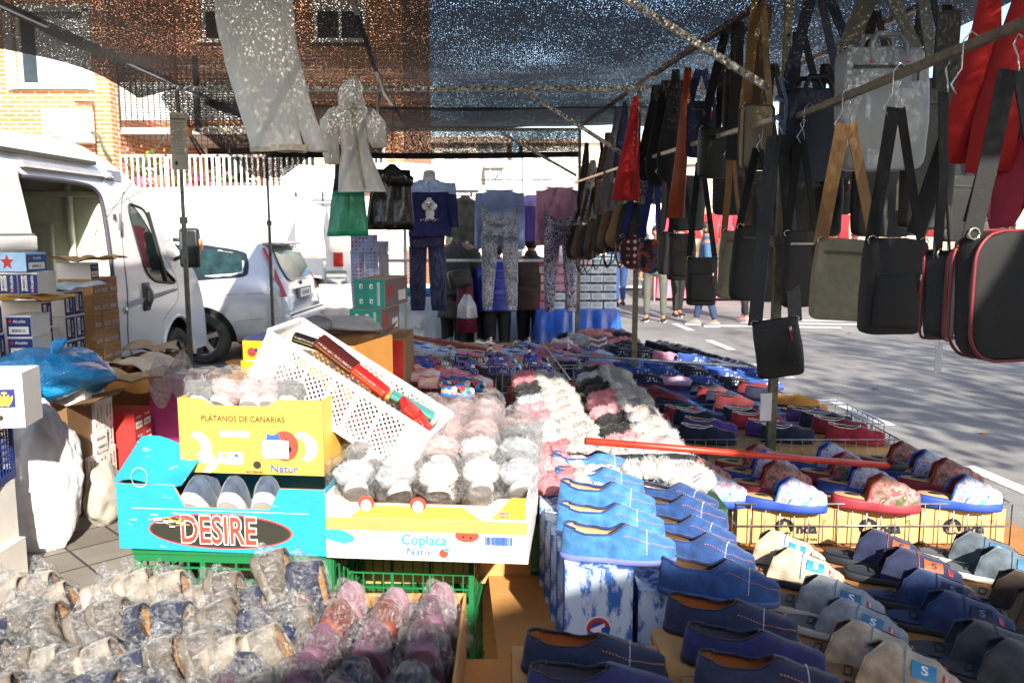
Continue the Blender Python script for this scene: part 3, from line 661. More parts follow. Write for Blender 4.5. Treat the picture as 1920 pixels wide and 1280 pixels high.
def wheel(parent, c, rad, wd, axis, spokes=5, steel=False, hubc='#c9c9c6'):
    """wheel part with tyre > rim sub-parts; axis 'x' or 'y' = axle direction"""
    X = Matrix.Translation(c) @ (Matrix.Rotation(R(90), 4, 'Y') if axis == 'x' else Matrix.Rotation(R(90), 4, 'X'))
    t = MB(); pr = [(rad * .64, -wd * .42), (rad * .72, -wd * .5), (rad * .93, -wd * .48), (rad, -wd * .34), (rad, wd * .34), (rad * .93, wd * .48), (rad * .72, wd * .5), (rad * .64, wd * .42)]
    def f(a, b):
        i = b * (len(pr) - 1); k = min(int(i), len(pr) - 2); q = i - k; r_ = pr[k][0] * (1 - q) + pr[k + 1][0] * q; z = pr[k][1] * (1 - q) + pr[k + 1][1] * q
        if .42 < b < .58 and int(a * 144) % 3 == 0: r_ -= .006
        return (r_ * math.cos(2 * math.pi * a), r_ * math.sin(2 * math.pi * a), z)
    t.grid(f, 72, 22, 0, True, True, X); ty = t.build("tyre", M('#3a3833', .85, var=.25, vs=14, bump=.3), parent)
    r_ = MB()
    for sgn in (1, -1):
        zf = sgn * wd * .40
        r_.grid(lambda a, b: ((rad * (.66 - .06 * b)) * math.cos(2 * math.pi * a), (rad * (.66 - .06 * b)) * math.sin(2 * math.pi * a), zf - sgn * .03 * b), 48, 3, 0, True, True, X)
        if steel:
            def dish(a, b): q = rad * .6 * (1 - b * .95); return (q * math.cos(2 * math.pi * a), q * math.sin(2 * math.pi * a), zf - sgn * (.05 - .035 * math.sin(b * 3.1)))
            r_.grid(dish, 48, 10, 0, True, True, X)
            for k in range(10):
                a = 2 * math.pi * k / 10; r_.tube([(rad * .47 * math.cos(a), rad * .47 * math.sin(a), zf - sgn * .045), (rad * .47 * math.cos(a), rad * .47 * math.sin(a), zf - sgn * .012)], rad * .052, 10, 1, X)
            r_.tube([(0, 0, zf - sgn * .04), (0, 0, zf + sgn * .012)], [rad * .2, rad * .16], 20, 2, X)
            for k in range(5):
                a = 2 * math.pi * k / 5; r_.tube([(rad * .26 * math.cos(a), rad * .26 * math.sin(a), zf - sgn * .04), (rad * .26 * math.cos(a), rad * .26 * math.sin(a), zf)], rad * .035, 6, 2, X)
        else:
            r_.grid(lambda a, b: (rad * .56 * (1 - b * .9) * math.cos(2 * math.pi * a), rad * .56 * (1 - b * .9) * math.sin(2 * math.pi * a), zf - sgn * .09), 30, 3, 1, True, True, X)
            r_.grid(lambda a, b: (rad * (.42 - .2 * b) * math.cos(2 * math.pi * a), rad * (.42 - .2 * b) * math.sin(2 * math.pi * a), zf - sgn * .07), 30, 3, 3, True, True, X)
            for k in range(spokes):
                a = 2 * math.pi * k / spokes + .31; ca, sa = math.cos(a), math.sin(a)
                pts = [(.12, .11), (.30, .075), (.62, .10)]
                L_ = [(rad * x * ca - rad * y * sa, rad * x * sa + rad * y * ca) for x, y in pts] + [(rad * x * ca + rad * y * sa, rad * x * sa - rad * y * ca) for x, y in reversed(pts)]
                z0, z1 = sorted((zf - sgn * .035, zf - sgn * .005)); r_.prism(L_, z1 - z0, 0, X, z0)
                a += math.pi / spokes; r_.tube([(rad * .17 * math.cos(a), rad * .17 * math.sin(a), zf - sgn * .03), (rad * .17 * math.cos(a), rad * .17 * math.sin(a), zf + sgn * .004)], rad * .03, 6, 1, X)
            r_.tube([(0, 0, zf - sgn * .035), (0, 0, zf + sgn * .004)], rad * .2, 24, 0, X); r_.tube([(0, 0, zf), (0, 0, zf + sgn * .010)], rad * .09, 20, 2, X)
    r_.build("rim", [metal('#b4b4b0', .3) if steel else M('#c4c3bf', .35, metal=.4, var=.15), M('#1c1b19', .7), M('#2b4568', .4) if not steel else metal('#9b9b98', .3), M('#6b4632', .8, var=.4)], ty)
    return ty
WHT = M('#dfdfdd', .28, var=.03, vs=2, bump=0, coat=.5, rnd=0)
van = empty("delivery_van", (-3.4, 7.2, 0), label='white panel van with its side door slid open beside stacked shoe boxes', cat='van')
VX = -3.41
def VP(u, v):
    r_ = ray(u, v); t = VX / r_.x; return (r_.y * t - 7.2, EYE + r_.z * t)      # (y, z) in van space on its near side
prof = [(-4.0, .38), (-4.0, 2.28), (.1, 2.30), (.82, 2.0), (1.2, 1.68), (1.6, 1.42), (1.9, 1.2), (2.1, .85), (2.16, .40)]
prof = [prof[0], prof[1]] + smooth([(.1, 2.30), (.5, 2.18), (.85, 1.98), (1.2, 1.68), (1.6, 1.40), (1.9, 1.2), (2.1, .85), (2.16, .38)], 4, False)
wa = [(1.35 + .43 * math.cos(R(a)), .36 + .46 * math.sin(R(a))) for a in range(176, -1, -11)]
outer = prof[:-1] + [(2.15, .36)] + wa[::-1] + []
arch_in = [(1.35 + .41 * math.cos(R(a)), .34 + .43 * math.sin(R(a))) for a in range(0, 181, 12)]
outer = prof + list(arch_in)
rear_arch = [(-2.9 + .42 * math.cos(R(a)), .34 + .43 * math.sin(R(a))) for a in range(0, 181, 12)]
outer = prof + [(1.35 + .41, .38)] + arch_in[1:-1] + [(1.35 - .41, .38), (-2.9 + .42, .38)] + rear_arch[1:-1] + [(-2.9 - .42, .38)]
opening = smooth([(-1.35, .62), (-1.35, 1.2), (-1.36, 1.98), (-1.25, 2.02), (-.35, 2.02), (-.06, 1.97), (.02, 1.8), (.03, 1.2), (.04, .66), (-.05, .6), (-.6, .6)], 4)
winq = [VP(u, v) for u, v in ((248, 388), (262, 386), (279, 400), (293, 455), (304, 500), (325, 528), (300, 529), (284, 524), (270, 503), (256, 440))]
winq = smooth(winq, 4)
def lean(z): return -max(0, z - 1.15) * .075 - max(0, z - 2.05) * .25
vs, fs = fill2d(outer, [opening, winq])
bd = MB(); bd.add([(lean(p.y), p.x, p.y) for p in vs], fs, 0)
# roof, windscreen slope, bonnet and nose from the same profile
def vroof(a, b):
    i = b * (len(prof) - 1); k = min(int(i), len(prof) - 2); q = i - k; y = prof[k][0] * (1 - q) + prof[k + 1][0] * q; z = prof[k][1] * (1 - q) + prof[k + 1][1] * q
    e = min(1, 4 * a * (1 - a) * 2.2); up_ = .085 * (1 - (1 - e) ** 2)
    x = lean(z) + (-2.05 - 2 * lean(z)) * a
    front = max(0, min(1, (y - 1.2) / .9)); return (x, y + .16 * (1 - (1 - e) ** 2) * front, z + up_ * (1 - .5 * front))
bd.grid(vroof, 24, 4 * len(prof), 0, True)
bd.add([(-2.05 - lean(p.y), p.x, p.y) for p in vs], fs, 0)
bd.box((-1.02, -.9, .40), (2.0, 6.0, .06), 1); bd.box((-1.02, 2.12, .42), (1.9, .2, .3), 1)
bd.build("body", [WHT, M('#2c2d2e', .7)], van)
iw = MB()
iw.box((-1.98, -2.0, 1.35), (.04, 3.9, 1.5)); iw.box((-1.02, -1.95, .58), (1.9, 4.0, .04), 1); iw.box((-1.02, -2.0, 2.2), (1.9, 4.0, .03), 1)
iw.build("cargo_lining", [M('#d5dac0', .6), M('#4c4a3c', .8)], van)
bh = MB()
def bulk(a, b):
    x = -.06 - 1.9 * a; z = .6 + 1.5 * b
    return (x, .10 + .05 * math.sin(a * 9) ** 2 + .02 * math.sin(b * 6), z)
bh.grid(bulk, 26, 10); bh.box((-.35, .06, 1.55), (.05, .06, 1.0), bev=.02); bh.box((-.9, .05, 1.95), (1.6, .05, .05), bev=.01); bh.box((-.75, .05, 1.3), (.5, .04, .8), bev=.015)
bh.build("bulkhead", M('#dfe3cd', .45), van)
bh = MB(); bh.tube([(-.9, -.35, 1.1), (-.25, -.35, 1.1)], .035, 10); bh.box((-.7, -.35, 1.05), (.7, .1, .12)); bh.build("rack_bar", M('#26271f', .6), van)
sd = MB()      # sliding door slid back along the side
so_ = smooth([(-2.55, .5), (-2.55, 2.06), (-2.5, 2.14), (-1.34, 2.12), (-1.28, 2.0), (-1.16, 1.2), (-1.12, .55), (-1.2, .48)], 3)
sv, sf = fill2d(so_)
for off, rev in ((.07, 0), (.03, 1)): sd.add([(lean(p.y) + off, p.x, p.y) for p in sv], [f[::-1] for f in sf] if rev else sf, 0)
n = len(so_); sd.add([(lean(p[1]) + o_, p[0], p[1]) for p in so_ for o_ in (.07, .03)], [(2 * i, 2 * i + 1, 2 * ((i + 1) % n) + 1, 2 * ((i + 1) % n)) for i in range(n)], 0)
for z, h in ((1.62, .012), (1.50, .014)): sd.box((lean(z) + .072, -1.86, z), (.012, 1.32, h), 1)
sd.box((lean(1.56) + .070, -1.86, 1.56), (.02, 1.36, .10), 0, bev=.008)
sd.build("sliding_door", [WHT, M('#77797c', .6)], van)
tr_ = MB(); tr_.box((lean(2.1) + .012, -.45, 2.115), (.05, 1.35, .045), 0, bev=.006); tr_.box((lean(2.1) + .03, -.45, 2.10), (.03, 1.35, .012), 1); tr_.box((lean(2.1) + .02, .12, 2.11), (.07, .08, .05), 1, bev=.01); tr_.box((lean(2.1) + .0, .3, 2.115), (.03, .26, .09), 2)
tr_.build("door_track", [M('#c3bfc3', .35, metal=.3), M('#dedee0', .3), M('#8f9098', .6)], van)
sl_ = MB(); oo = [p for p in opening if p[0] > -1.3 and p[1] > .62]; oo.sort(key=lambda p: math.atan2(p[1] - 1.2, p[0] + .65)); sl_.tube([(lean(p[1]) + .004, p[0], p[1]) for p in oo], .017, 6); sl_.build("door_seal", M('#4a4650', .6), van)
sl_ = MB(); sl_.box((.004, .20, 1.72), (.012, .05, .15), bev=.005); sl_.box((lean(1.72) + .006, .2, 1.76), (.016, .03, .05), 1); sl_.build("latch_plate", [M('#8f9190', .4, metal=.4), M('#2f3032', .5)], van)
fd = MB(); fdl = smooth([(.28, .55), (.27, 1.1), (.30, 1.60), (.42, 1.96), (.52, 1.93), (.80, 1.74), (1.18, 1.36), (1.36, 1.18), (1.38, .95), (1.0, .78), (.92, .55)], 4)
fd.tube([(lean(z) + .001, y, z) for y, z in fdl], .005, 4, closed=True); fd.build("door_gap", M('#6f7276', .8), van)
dr = MB(); dv, df_ = fill2d([(y * .985 + .012, z * .985 + .016) for y, z in fdl], [winq]); dr.add([(lean(p.y) + .006, p.x, p.y) for p in dv], df_, 0)
for y0, y1, z0, z1 in ((.25, 1.36, 1.02, 1.06),): dr.add([(.007 + k_[2], k_[0], k_[1]) for k_ in ((y0, z0 - .06, 0), (y1, z1 - .02, 0), (y1, z1 + .01, .02), (y0, z0 - .0, .02))], [(0, 1, 2, 3)], 0)
front_door = dr.build("door", WHT, van)
wn = MB(); wv_, wf = fill2d(winq); wn.add([(lean(p.y) + .0, p.x, p.y) for p in wv_], wf); wn.build("window", glass_mat(), front_door)
wn = MB(); wn.tube([(lean(z) + .008, y, z) for y, z in winq], .012, 6, closed=True); a_, b_ = VP(283, 398), VP(309, 528); wn.tube([(lean(a_[1]) + .008, *a_), (lean(b_[1]) + .008, *b_)], .02, 4); wn.build("window_frame", M('#2e302f', .6), front_door)
hd = MB(); hy, hz = VP(270, 556); hd.box((.012, hy, hz), (.03, .13, .26), 0, bev=.014); hd.tube([(.03, hy + .015, hz - .09), (.055, hy + .02, hz - .03), (.055, hy + .02, hz + .04), (.03, hy + .015, hz + .09)], .016, 8, 1); hd.build("handle", [M('#3a3d3c', .5), M('#6c6f6c', .4)], front_door)
lk = MB(); ly, lz = VP(232, 581); lk.tube([(0, ly, lz), (.016, ly, lz)], .03, 18); lk.build("fuel_cap", metal('#c8c8c4', .3), van)
mr = MB(); my, mz = VP(356, 500)
mr.box((.14, 1.42, 1.47), (.20, .10, .40), 0, bev=.035); mr.box((.14, 1.365, 1.47), (.15, .012, .33), 1); mr.box((.25, 1.43, 1.50), (.02, .07, .12), 2, bev=.008); mr.tube([(-.02, 1.40, 1.35), (.08, 1.41, 1.40)], .02, 6); mr.tube([(-.02, 1.40, 1.55), (.08, 1.41, 1.55)], .02, 6)
mr.build("mirror", [M('#23262a', .4), M('#88918f', .05, metal=.9, bump=0), M('#e39a5a', .3)], van)
ar = MB(); ar.tube([(.004, 1.35 + .42 * math.cos(R(a)), .34 + .45 * math.sin(R(a))) for a in range(0, 181, 10)], .022, 6); ar.build("wheel_arch", WHT, van)
ar = MB(); ar.grid(lambda a, b: (-.02 - .35 * b, 1.35 + .44 * math.cos(math.pi * a), .34 + .46 * math.sin(math.pi * a)), 20, 3); ar.box((-.4, 1.35, .6), (.02, .95, .8)); ar.build("wheel_well", M('#141414', .9), van)
wheel(van, (-.10, 1.35, .335), .335, .22, 'x', steel=True); wheel(van, (-.10, -2.9, .335), .335, .22, 'x', steel=True); wheel(van, (-1.92, 1.35, .335), .335, .22, 'x', steel=True)
ln = MB(); ln.box((.01, .66, .50), (.03, .5, .06), bev=.01); ln.build("side_step", M('#8f9498', .5), van)
# seats / dashboard glimpse in the cab
ct = MB(); ct.box((-.6, .75, 1.1), (.5, .14, .75), bev=.05); ct.box((-.6, .95, .8), (.5, .5, .16), bev=.05); ct.box((-1.0, 1.5, 1.08), (1.8, .35, .25), bev=.05); ct.build("seat", M('#2f3230', .8), van)

# ---- silver estate car, side towards us, rear to the right of the frame
SIL = M('#c9cacc', .28, metal=.2, var=.03, vs=2, bump=0, coat=.6, rnd=0)
car = empty("estate_car", (-3.92, 11.3, 0), (0, 0, R(-2)), label='silver estate car parked behind the white delivery van', cat='car')
ST = [  # x, z_bottom, z_belt, z_top, half_belt, half_roof   (x: +1.15 = rear)
 (-3.2, .42, .55, .62, .55, .50), (-3.12, .32, .72, .78, .74, .66), (-2.7, .26, .84, .90, .84, .74), (-2.1, .24, .93, .99, .87, .76), (-1.75, .24, .96, 1.10, .88, .70), (-1.3, .24, .97, 1.36, .885, .64), (-.9, .24, .98, 1.50, .89, .63),
 (-.4, .24, .985, 1.56, .89, .64), (0, .24, .99, 1.57, .89, .645), (.3, .25, 1.0, 1.555, .885, .64), (.62, .27, 1.01, 1.52, .875, .62), (.82, .28, 1.01, 1.475, .86, .60), (.93, .29, 1.0, 1.36, .85, .60), (1.03, .30, .98, 1.15, .83, .64), (1.10, .32, .92, 1.0, .80, .70), (1.13, .36, .8, .84, .76, .70), (1.17, .40, .66, .68, .72, .66)]
def car_sec(x):
    for a, b in zip(ST, ST[1:]):
        if a[0] <= x <= b[0]:
            q = (x - a[0]) / (b[0] - a[0]); return [p * (1 - q) + r_ * q for p, r_ in zip(a, b)]
    return list(ST[-1] if x > 0 else ST[0])
def car_y(x, z):
    _, zb, zl, zt, hb, hr = car_sec(x)
    if z >= zl: q = min(1, (z - zl) / max(.01, zt - .05 - zl)); return hb + (hr - hb) * q
    q = (z - zb) / max(.01, zl - zb); return hb + .025 * math.sin(math.pi * q) - .10 * (1 - q) ** 3
def car_ring(S):
    x, zb, zl, zt, hb, hr = S; pts = [(0, zb)]
    for q in (0.0, .15, .35, .6, .8, 1.0): z = zb + (zl - zb) * q; pts.append((car_y(x, z), z))
    for q in (.33, .66, 1.0): z = zl + (zt - .05 - zl) * q; pts.append((hb + (hr - hb) * q, z))
    pts += [(hr * .93, zt - .018), (hr * .75, zt - .002), (hr * .4, zt + .008), (0, zt + .01)]
    full = [(-y, z) for y, z in pts] + [(y, z) for y, z in reversed(pts[1:-1])]
    return [(x, y, z) for y, z in full]
xs = []
for a, b in zip(ST, ST[1:]):
    m_ = max(1, int((b[0] - a[0]) / .12)); xs += [a[0] + (b[0] - a[0]) * k / m_ for k in range(m_)]
xs.append(ST[-1][0]); rings = [car_ring([x] + car_sec(x)[1:]) for x in xs]; nr = len(rings[0])
cb = MB(); cb.add([p for r_ in rings for p in r_], [(i * nr + k, i * nr + (k + 1) % nr, (i + 1) * nr + (k + 1) % nr, (i + 1) * nr + k) for i in range(len(rings) - 1) for k in range(nr)] + [tuple(range(nr)), tuple((len(rings) - 1) * nr + k for k in range(nr - 1, -1, -1))], 0, True)
cb.build("body", SIL, car)
def on_side(pts, off=.004, sgn=-1): return [(x, sgn * (car_y(x, z) + off), z) for x, z in pts]
def side_panel(name, pts, mat_, parent, off=.006, n_=3, sm=True):
    q = smooth(pts, n_) if sm else pts; mb = MB(); v_, f_ = fill2d(q); mb.add(on_side([(p.x, p.y) for p in v_], off), f_); return mb.build(name, mat_, parent)
GL = M('#31403f', .05, var=.2, bump=0, spec=.9)
for nm, pts in (("window", [(-.02, 1.06), (-.02, 1.44), (.28, 1.44), (.60, 1.38), (.66, 1.30), (.69, 1.16), (.64, 1.08), (.3, 1.05)]), ("window", [(-1.0, 1.05), (-1.02, 1.1), (-.9, 1.38), (-.7, 1.45), (-.14, 1.45), (-.10, 1.05)]), ("window", [(-1.75, 1.03), (-1.4, 1.28), (-1.12, 1.4), (-1.1, 1.04)])):
    wo = side_panel(nm, pts, M('#22282c', .15, bump=0), car, .006)
    cx = sum(p[0] for p in pts) / len(pts); cz = sum(p[1] for p in pts) / len(pts) + .03
    side_panel("pane", [(cx + (x - cx) * .74, cz + (z - cz) * .72) for x, z in pts], M('#1c322f', .06, bump=0, spec=.8, var=.5), wo, .010)
side_panel("door_pillar", [(-.10, 1.04), (-.12, 1.46), (-.02, 1.46), (0.0, 1.04)], M('#6f7470', .4), car, .009, sm=False)
hw = (.13, .33)
side_panel("wheel_arch", [(.13 + .39 * math.cos(R(a)), .33 + .385 * math.sin(R(a))) for a in range(-10, 191, 10)], M('#121212', .95), car, .012, sm=False)  # flat dark disc, no recess: wheel-well shade put into its colour
side_panel("wheel_arch", [(-2.45 + .39 * math.cos(R(a)), .33 + .385 * math.sin(R(a))) for a in range(-10, 191, 10)], M('#121212', .95), car, .012, sm=False)  # front disc likewise, its black painted for the shade behind the wheel
wheel(car, (.13, -.845, .32), .32, .21, 'y', 5); wheel(car, (-2.45, -.845, .32), .32, .21, 'y', 5); wheel(car, (.13, .8, .32), .32, .21, 'y', 5)
tl = MB()
for sg in (-1, 1):
    def tf(a, b, sg=sg):
        z = 1.43 - .60 * b; x = .80 + .30 * b ** .9 + .012; wd = .05 + .04 * b
        return (x + wd * .55 * a + .01, sg * (.62 + .20 * b ** .8 + .02 - wd * .75 * a * a - .01 * abs(a)), z)
    tl.grid(lambda a, b: tf(a - .15, b), 8, 16, 0)
tlo = tl.build("tail_light", M('#b81f1a', .15, var=.1, bump=0, coat=1.), car)
t2 = MB(); t2.box((.985, -.80, 1.14), (.05, .05, .17), 0, bev=.012); t2.build("reversing_lens", M('#d8d2d0', .2), tlo)
def rearx(y, z):      # x of the rear skin at height z
    for a, b in zip(ST[9:], ST[10:]):
        if b[3] <= z <= a[3]: q = (a[3] - z) / max(.001, a[3] - b[3]); return a[0] + (b[0] - a[0]) * q
    return 1.17
rw = MB(); pts = smooth([(-.52, 1.04), (-.50, 1.40), (0, 1.43), (.50, 1.40), (.52, 1.04), (0, 1.02)], 5); v_, f_ = fill2d(pts); rw.add([(rearx(p.x, p.y) + .05 - .05 * abs(p.x), p.x, p.y) for p in v_], f_); rw.build("rear_window", M('#2c4a46', .05, bump=0, spec=.9, var=.5), car)
rw = MB(); rw.box((.88, 0, 1.475), (.18, 1.12, .03), 0, bev=.012); rw.build("spoiler", M('#8d9091', .35), car)
rw = MB(); rw.box((1.155, 0, .84), (.02, .62, .13), 1); F_ = Face(rw, (1.168, 0, .835), (0, 1, 0), (0, 0, 1)); F_.rect(0, 0, .50, .11, 0); F_.rect(-.235, 0, .03, .11, 2, 2); F_.bars(.02, 0, .34, .055, 3, 2, 12, 6)
rw.build("number_plate", [M('#e3e3df', .5), M('#4d4f50', .5), M('#2b4fa0', .5), M('#222222', .5)], car)
rw = MB(); rw.box((1.14, 0, .50), (.14, 1.56, .26), 0, bev=.05); rw.box((1.20, 0, .60), (.03, 1.5, .02), 1); rw.box((1.19, -.66, .50), (.04, .2, .07), 2, bev=.01); rw.box((1.19, .66, .50), (.04, .2, .07), 2, bev=.01); rw.build("bumper", [SIL, M('#3a3c3e', .5), M('#a81c17', .2)], car)
rw = MB(); rw.ell((1.12, 0, .965), (.012, .05, .03)); rw.build("badge", M('#33507a', .2), car)
sdc = MB()
for x0 in (-.10, -1.1): sdc.tube(on_side([(x0, z) for z in (.35, .6, .8, 1.0)], .002), .004, 4)
sdc.tube(on_side([(.52, .52), (.8, .56), (1.05, .57)], .002), .004, 4); sdc.tube(on_side([(-1.9, .80), (-.5, .84), (.4, .86), (.9, .88)], .001), .006, 4); sdc.build("panel_gap", M('#84878b', .5), car)
sdc = MB(); sdc.tube([(-1.5, -.60, 1.44), (-.7, -.62, 1.585), (.1, -.62, 1.60), (.62, -.60, 1.54)], .014, 6); sdc.tube([(-1.5, .60, 1.44), (-.7, .62, 1.585), (.1, .62, 1.60), (.62, .60, 1.54)], .014, 6); sdc.build("roof_rail", SIL, car)
# ---- second white van / truck behind
tk = empty("box_van", (-5.05, 15.0, 0), label='large plain white van parked crosswise behind the silver car', cat='van')
tb = MB(); prof2 = smooth([(-1.9, .55), (-1.9, 1.9), (-1.75, 2.18), (-1.4, 2.34), (-.5, 2.40), (1.7, 2.40), (1.98, 2.36), (2.04, 2.2), (2.06, 1.2), (2.04, .55)], 5, False)
v_, f_ = fill2d(prof2 + [(x, z) for x, z in [(1.55 + .42 * math.cos(R(a)), .40 + .42 * math.sin(R(a))) for a in range(20, 161, 12)]])
for y in (0, 2.0): tb.add([(p.x, y + max(0, p.y - 1.3) * .05 * (1 if y == 0 else -1), p.y) for p in v_], f_, 0)
n = len(prof2); tb.add([(x, y + max(0, z - 1.3) * .05 * (1 if y == 0 else -1), z) for x, z in prof2 for y in (0, 2.0)], [(2 * i, 2 * i + 1, 2 * i + 3, 2 * i + 2) for i in range(n - 1)], 0, True)
tb.box((.05, -.004, .62), (3.8, .012, .04), 1); tb.build("body", [M('#e9e6e2', .35, var=.02, bump=0, rnd=0), M('#b9b6b0', .5)], tk)
tb = MB(); tb.box((1.99, -.02, 1.26), (.17, .06, .5), 0, bev=.015); tb.build("tail_light", M('#c8271f', .2, bump=0), tk)
tb = MB(); tb.box((1.95, -.03, .72), (.36, .1, .44), 0, bev=.03); tb.build("bumper", M('#8b8f8d', .6), tk)
wheel(tk, (1.5, .13, .33), .33, .22, 'y', steel=True); wheel(tk, (-1.2, .13, .33), .33, .22, 'y', steel=True)
tb = MB(); tb.box((0, 1, .5), (3.9, 1.7, .2)); tb.build("chassis", M('#1c1b1a', .9), tk)
# ================================================================ SLIPPERS
def interp(keys, t):
    if t <= keys[0][0]: return keys[0][1]
    for (a, x), (b, y) in zip(keys, keys[1:]):
        if t <= b:
            q = (t - a) / (b - a); q = q * q * (3 - 2 * q); return x + (y - x) * q
    return keys[-1][1]
WK = [(0, .80), (.2, .82), (.38, .74), (.6, .95), (.75, 1.0), (1, .92)]
def outline(phi, L, W, k=1., asym=.0):
    t = (1 - math.cos(phi)) / 2; s = math.sin(phi)
    y = W * k * interp(WK, t) * math.copysign(abs(s) ** .62, s)
    return t, -L / 2 + L * t + (1 - k) * 0, y + asym * W * math.sin(math.pi * t) * .25
def slipper(key, L=.27, W=.047, up='#2a4d86', lin='#d2a878', sole='#22252c', trim='#16294f', kind='closed', sole_h=.016, H=None, t0=.56, tm=.0, hh=.058, sh=.045, ht=.066, toe=.034, insole=None, decor=None, upmat=None, name='slipper', rim=.0028, wedge=0.):
    mats_u = upmat or velvet(up)
    hq_keys = [(0, hh), (.25, sh), (t0 - .16, sh * .95), (t0, ht), (.78, ht * .74), (.93, toe), (1, toe * .8)]
    if kind == 'mule': hq_keys = [(tm, .006), (tm + (t0 - tm) * .35, ht * .75), (t0, ht), (.80, ht * .72), (.93, toe), (1, toe * .75)]
    zs = lambda t: sole_h + wedge * (1 - interp([(0, 0), (.6, 1)], t)) if wedge else sole_h
    def top(phi):
        t, x, y = outline(phi, L, W)
        if kind == 'mule': r_ = 0 if t >= t0 else min(1, ((t0 - t) / max(.01, t0 - tm)) ** .62)
        else: r_ = 0 if t >= t0 else .80 * min(1, (max(0, t0 - t) / .26) ** .5)
        return t, x, y, r_, interp(hq_keys, t)
    def surf(phi, v, ins=0.):
        v = max(0., min(1., v)); t, x, y, r_, h = top(phi); k = 1 - ins / W
        yq = y * r_; a = v * math.pi / 2; ca = math.cos(a) ** .75; sa = math.sin(a) ** .9
        yy = yq + (y - yq) * ca; bul = 1 + .07 * math.sin(math.pi * min(1, v * 1.15)) * (1 - v)
        xx = x + (.012 * v if t < .1 else 0) - (x - L * .36) * .10 * v * max(0, (t - .8) / .2)
        return (xx - (ins * 1.2 if t > .9 else 0) + (ins if t < .1 else 0), yy * bul * k, zs(t) + (h - ins) * sa + .0016 * nz((xx, yy, v), 40, len(key)))
    p0 = 0.0
    if kind == 'mule': p0 = math.acos(1 - 2 * tm)
    span = (p0, 2 * math.pi - p0)
    fphi = lambda a: span[0] + (span[1] - span[0]) * a
    um = MB(); wr = kind != 'mule'
    um.grid(lambda a, b: surf(fphi(a), b), 56, 9, 0, True, wr)
    lm = MB(); lm.grid(lambda a, b: surf(fphi(a), b, .0035), 48, 6, 0, True, wr, flip=True)
    sm = MB()
    def sol(a, b):
        pr = [(0.86, 0), (1.0, .0), (1.045, .3), (1.04, .85), (1.0, 1.0), (.8, 1.02)]
        i = b * 5; k = min(int(i), 4); q = i - k; kk = pr[k][0] * (1 - q) + pr[k + 1][0] * q; z = pr[k][1] * (1 - q) + pr[k + 1][1] * q
        t, x, y = outline(2 * math.pi * a, L, W); return (x * (1 + (kk - 1) * .35), y * kk, zs(t) * z)
    sm.grid(sol, 52, 6, 0, True, True)
    for sgn, zz in ((1, 1.0), (-1, 0.)):
        ring = [];
        for i in range(52): t, x, y = outline(2 * math.pi * i / 52, L, W); ring.append((x * .97, y * .86, zs(t) * zz + (.0005 if zz else 0)))
        sm.add(ring + [(0, 0, sole_h * zz)], [(i, (i + 1) % 52, 52) if sgn > 0 else ((i + 1) % 52, i, 52) for i in range(52)], 0, True)
    im = MB(); N = 44; ring = []; rin = []
    for i in range(N):
        t, x, y = outline(2 * math.pi * i / N, L, W); ring.append((x * .95, y * .90, zs(t) + .003)); rin.append((x * .80, y * .62, zs(t) + .0055))
    im.add(ring + rin + [(0, 0, sole_h + .006)], [(i, (i + 1) % N, N + (i + 1) % N, N + i) for i in range(N)] + [(N + i, N + (i + 1) % N, 2 * N) for i in range(N)], 0, True)
    if decor and 'eye' in decor:
        im.tube([(-L * .27, 0, zs(.2) + .0055), (-L * .27, 0, zs(.2) + .0075)], .026, 20, 1)
        im.v[-40:] = [(x * 1.0, y * .62, z) for x, y, z in im.v[-40:]]
    if decor and 'tag' in decor:
        F_ = Face(im, (-L * .26, 0, zs(.2) + .0075), (0, 1, 0), (-1, 0, 0)); F_.rect(0, 0, .045, .016, 1); F_.rect(0, 0, .039, .011, 0, 2); F_.rect(.012, 0, .008, .008, 1, 3)
    # collar along the opening edge
    cm = MB(); pts = []
    for i in range(70):
        phi = span[0] + (span[1] - span[0]) * i / 69; t = (1 - math.cos(phi)) / 2
        if t <= t0 + .012: pts.append((phi, surf(phi, 1.0)))
    lo = [p for ph, p in pts if ph <= math.pi]; hi = [p for ph, p in pts if ph > math.pi]
    if kind == 'mule': cm.tube(lo + hi, rim, 6)
    else:
        seq = hi + lo; cm.tube(seq + [seq[0]], rim, 6)
    subs = []
    if decor and 'stitch' in decor:
        dm = MB(); c2 = 1 if 'red' in decor else 0
        def dash(fn, n, mi=0, w=.0011):
            for i in range(n):
                a = Vector(fn((i + .1) / n)); b = Vector(fn((i + .62) / n)); dm.tube([a, b], w, 4, mi)
        for sg in (0, 1):
            fn = lambda q, sg=sg: [c * 1.0 for c in (lambda p: (p[0], p[1] * 1.02, p[2] + .0012))(surf((math.pi - 1.05 * (1 - q * 0)) if sg == 0 else (math.pi + 1.05), .15 + .85 * q))]
            dash(fn, 12, 0)
        for sg in (-1, 1):
            fn = lambda q, sg=sg: (lambda p: (p[0], p[1] * 1.02, p[2] + .0012))(surf(math.pi + sg * (1.45 - 1.2 * q), .55 - .1 * q)); dash(fn, 26, 1)
        subs.append(('stitching', dm.mesh('stitching', [M('#e9e4d8', .7), M('#c9806a', .7)])))
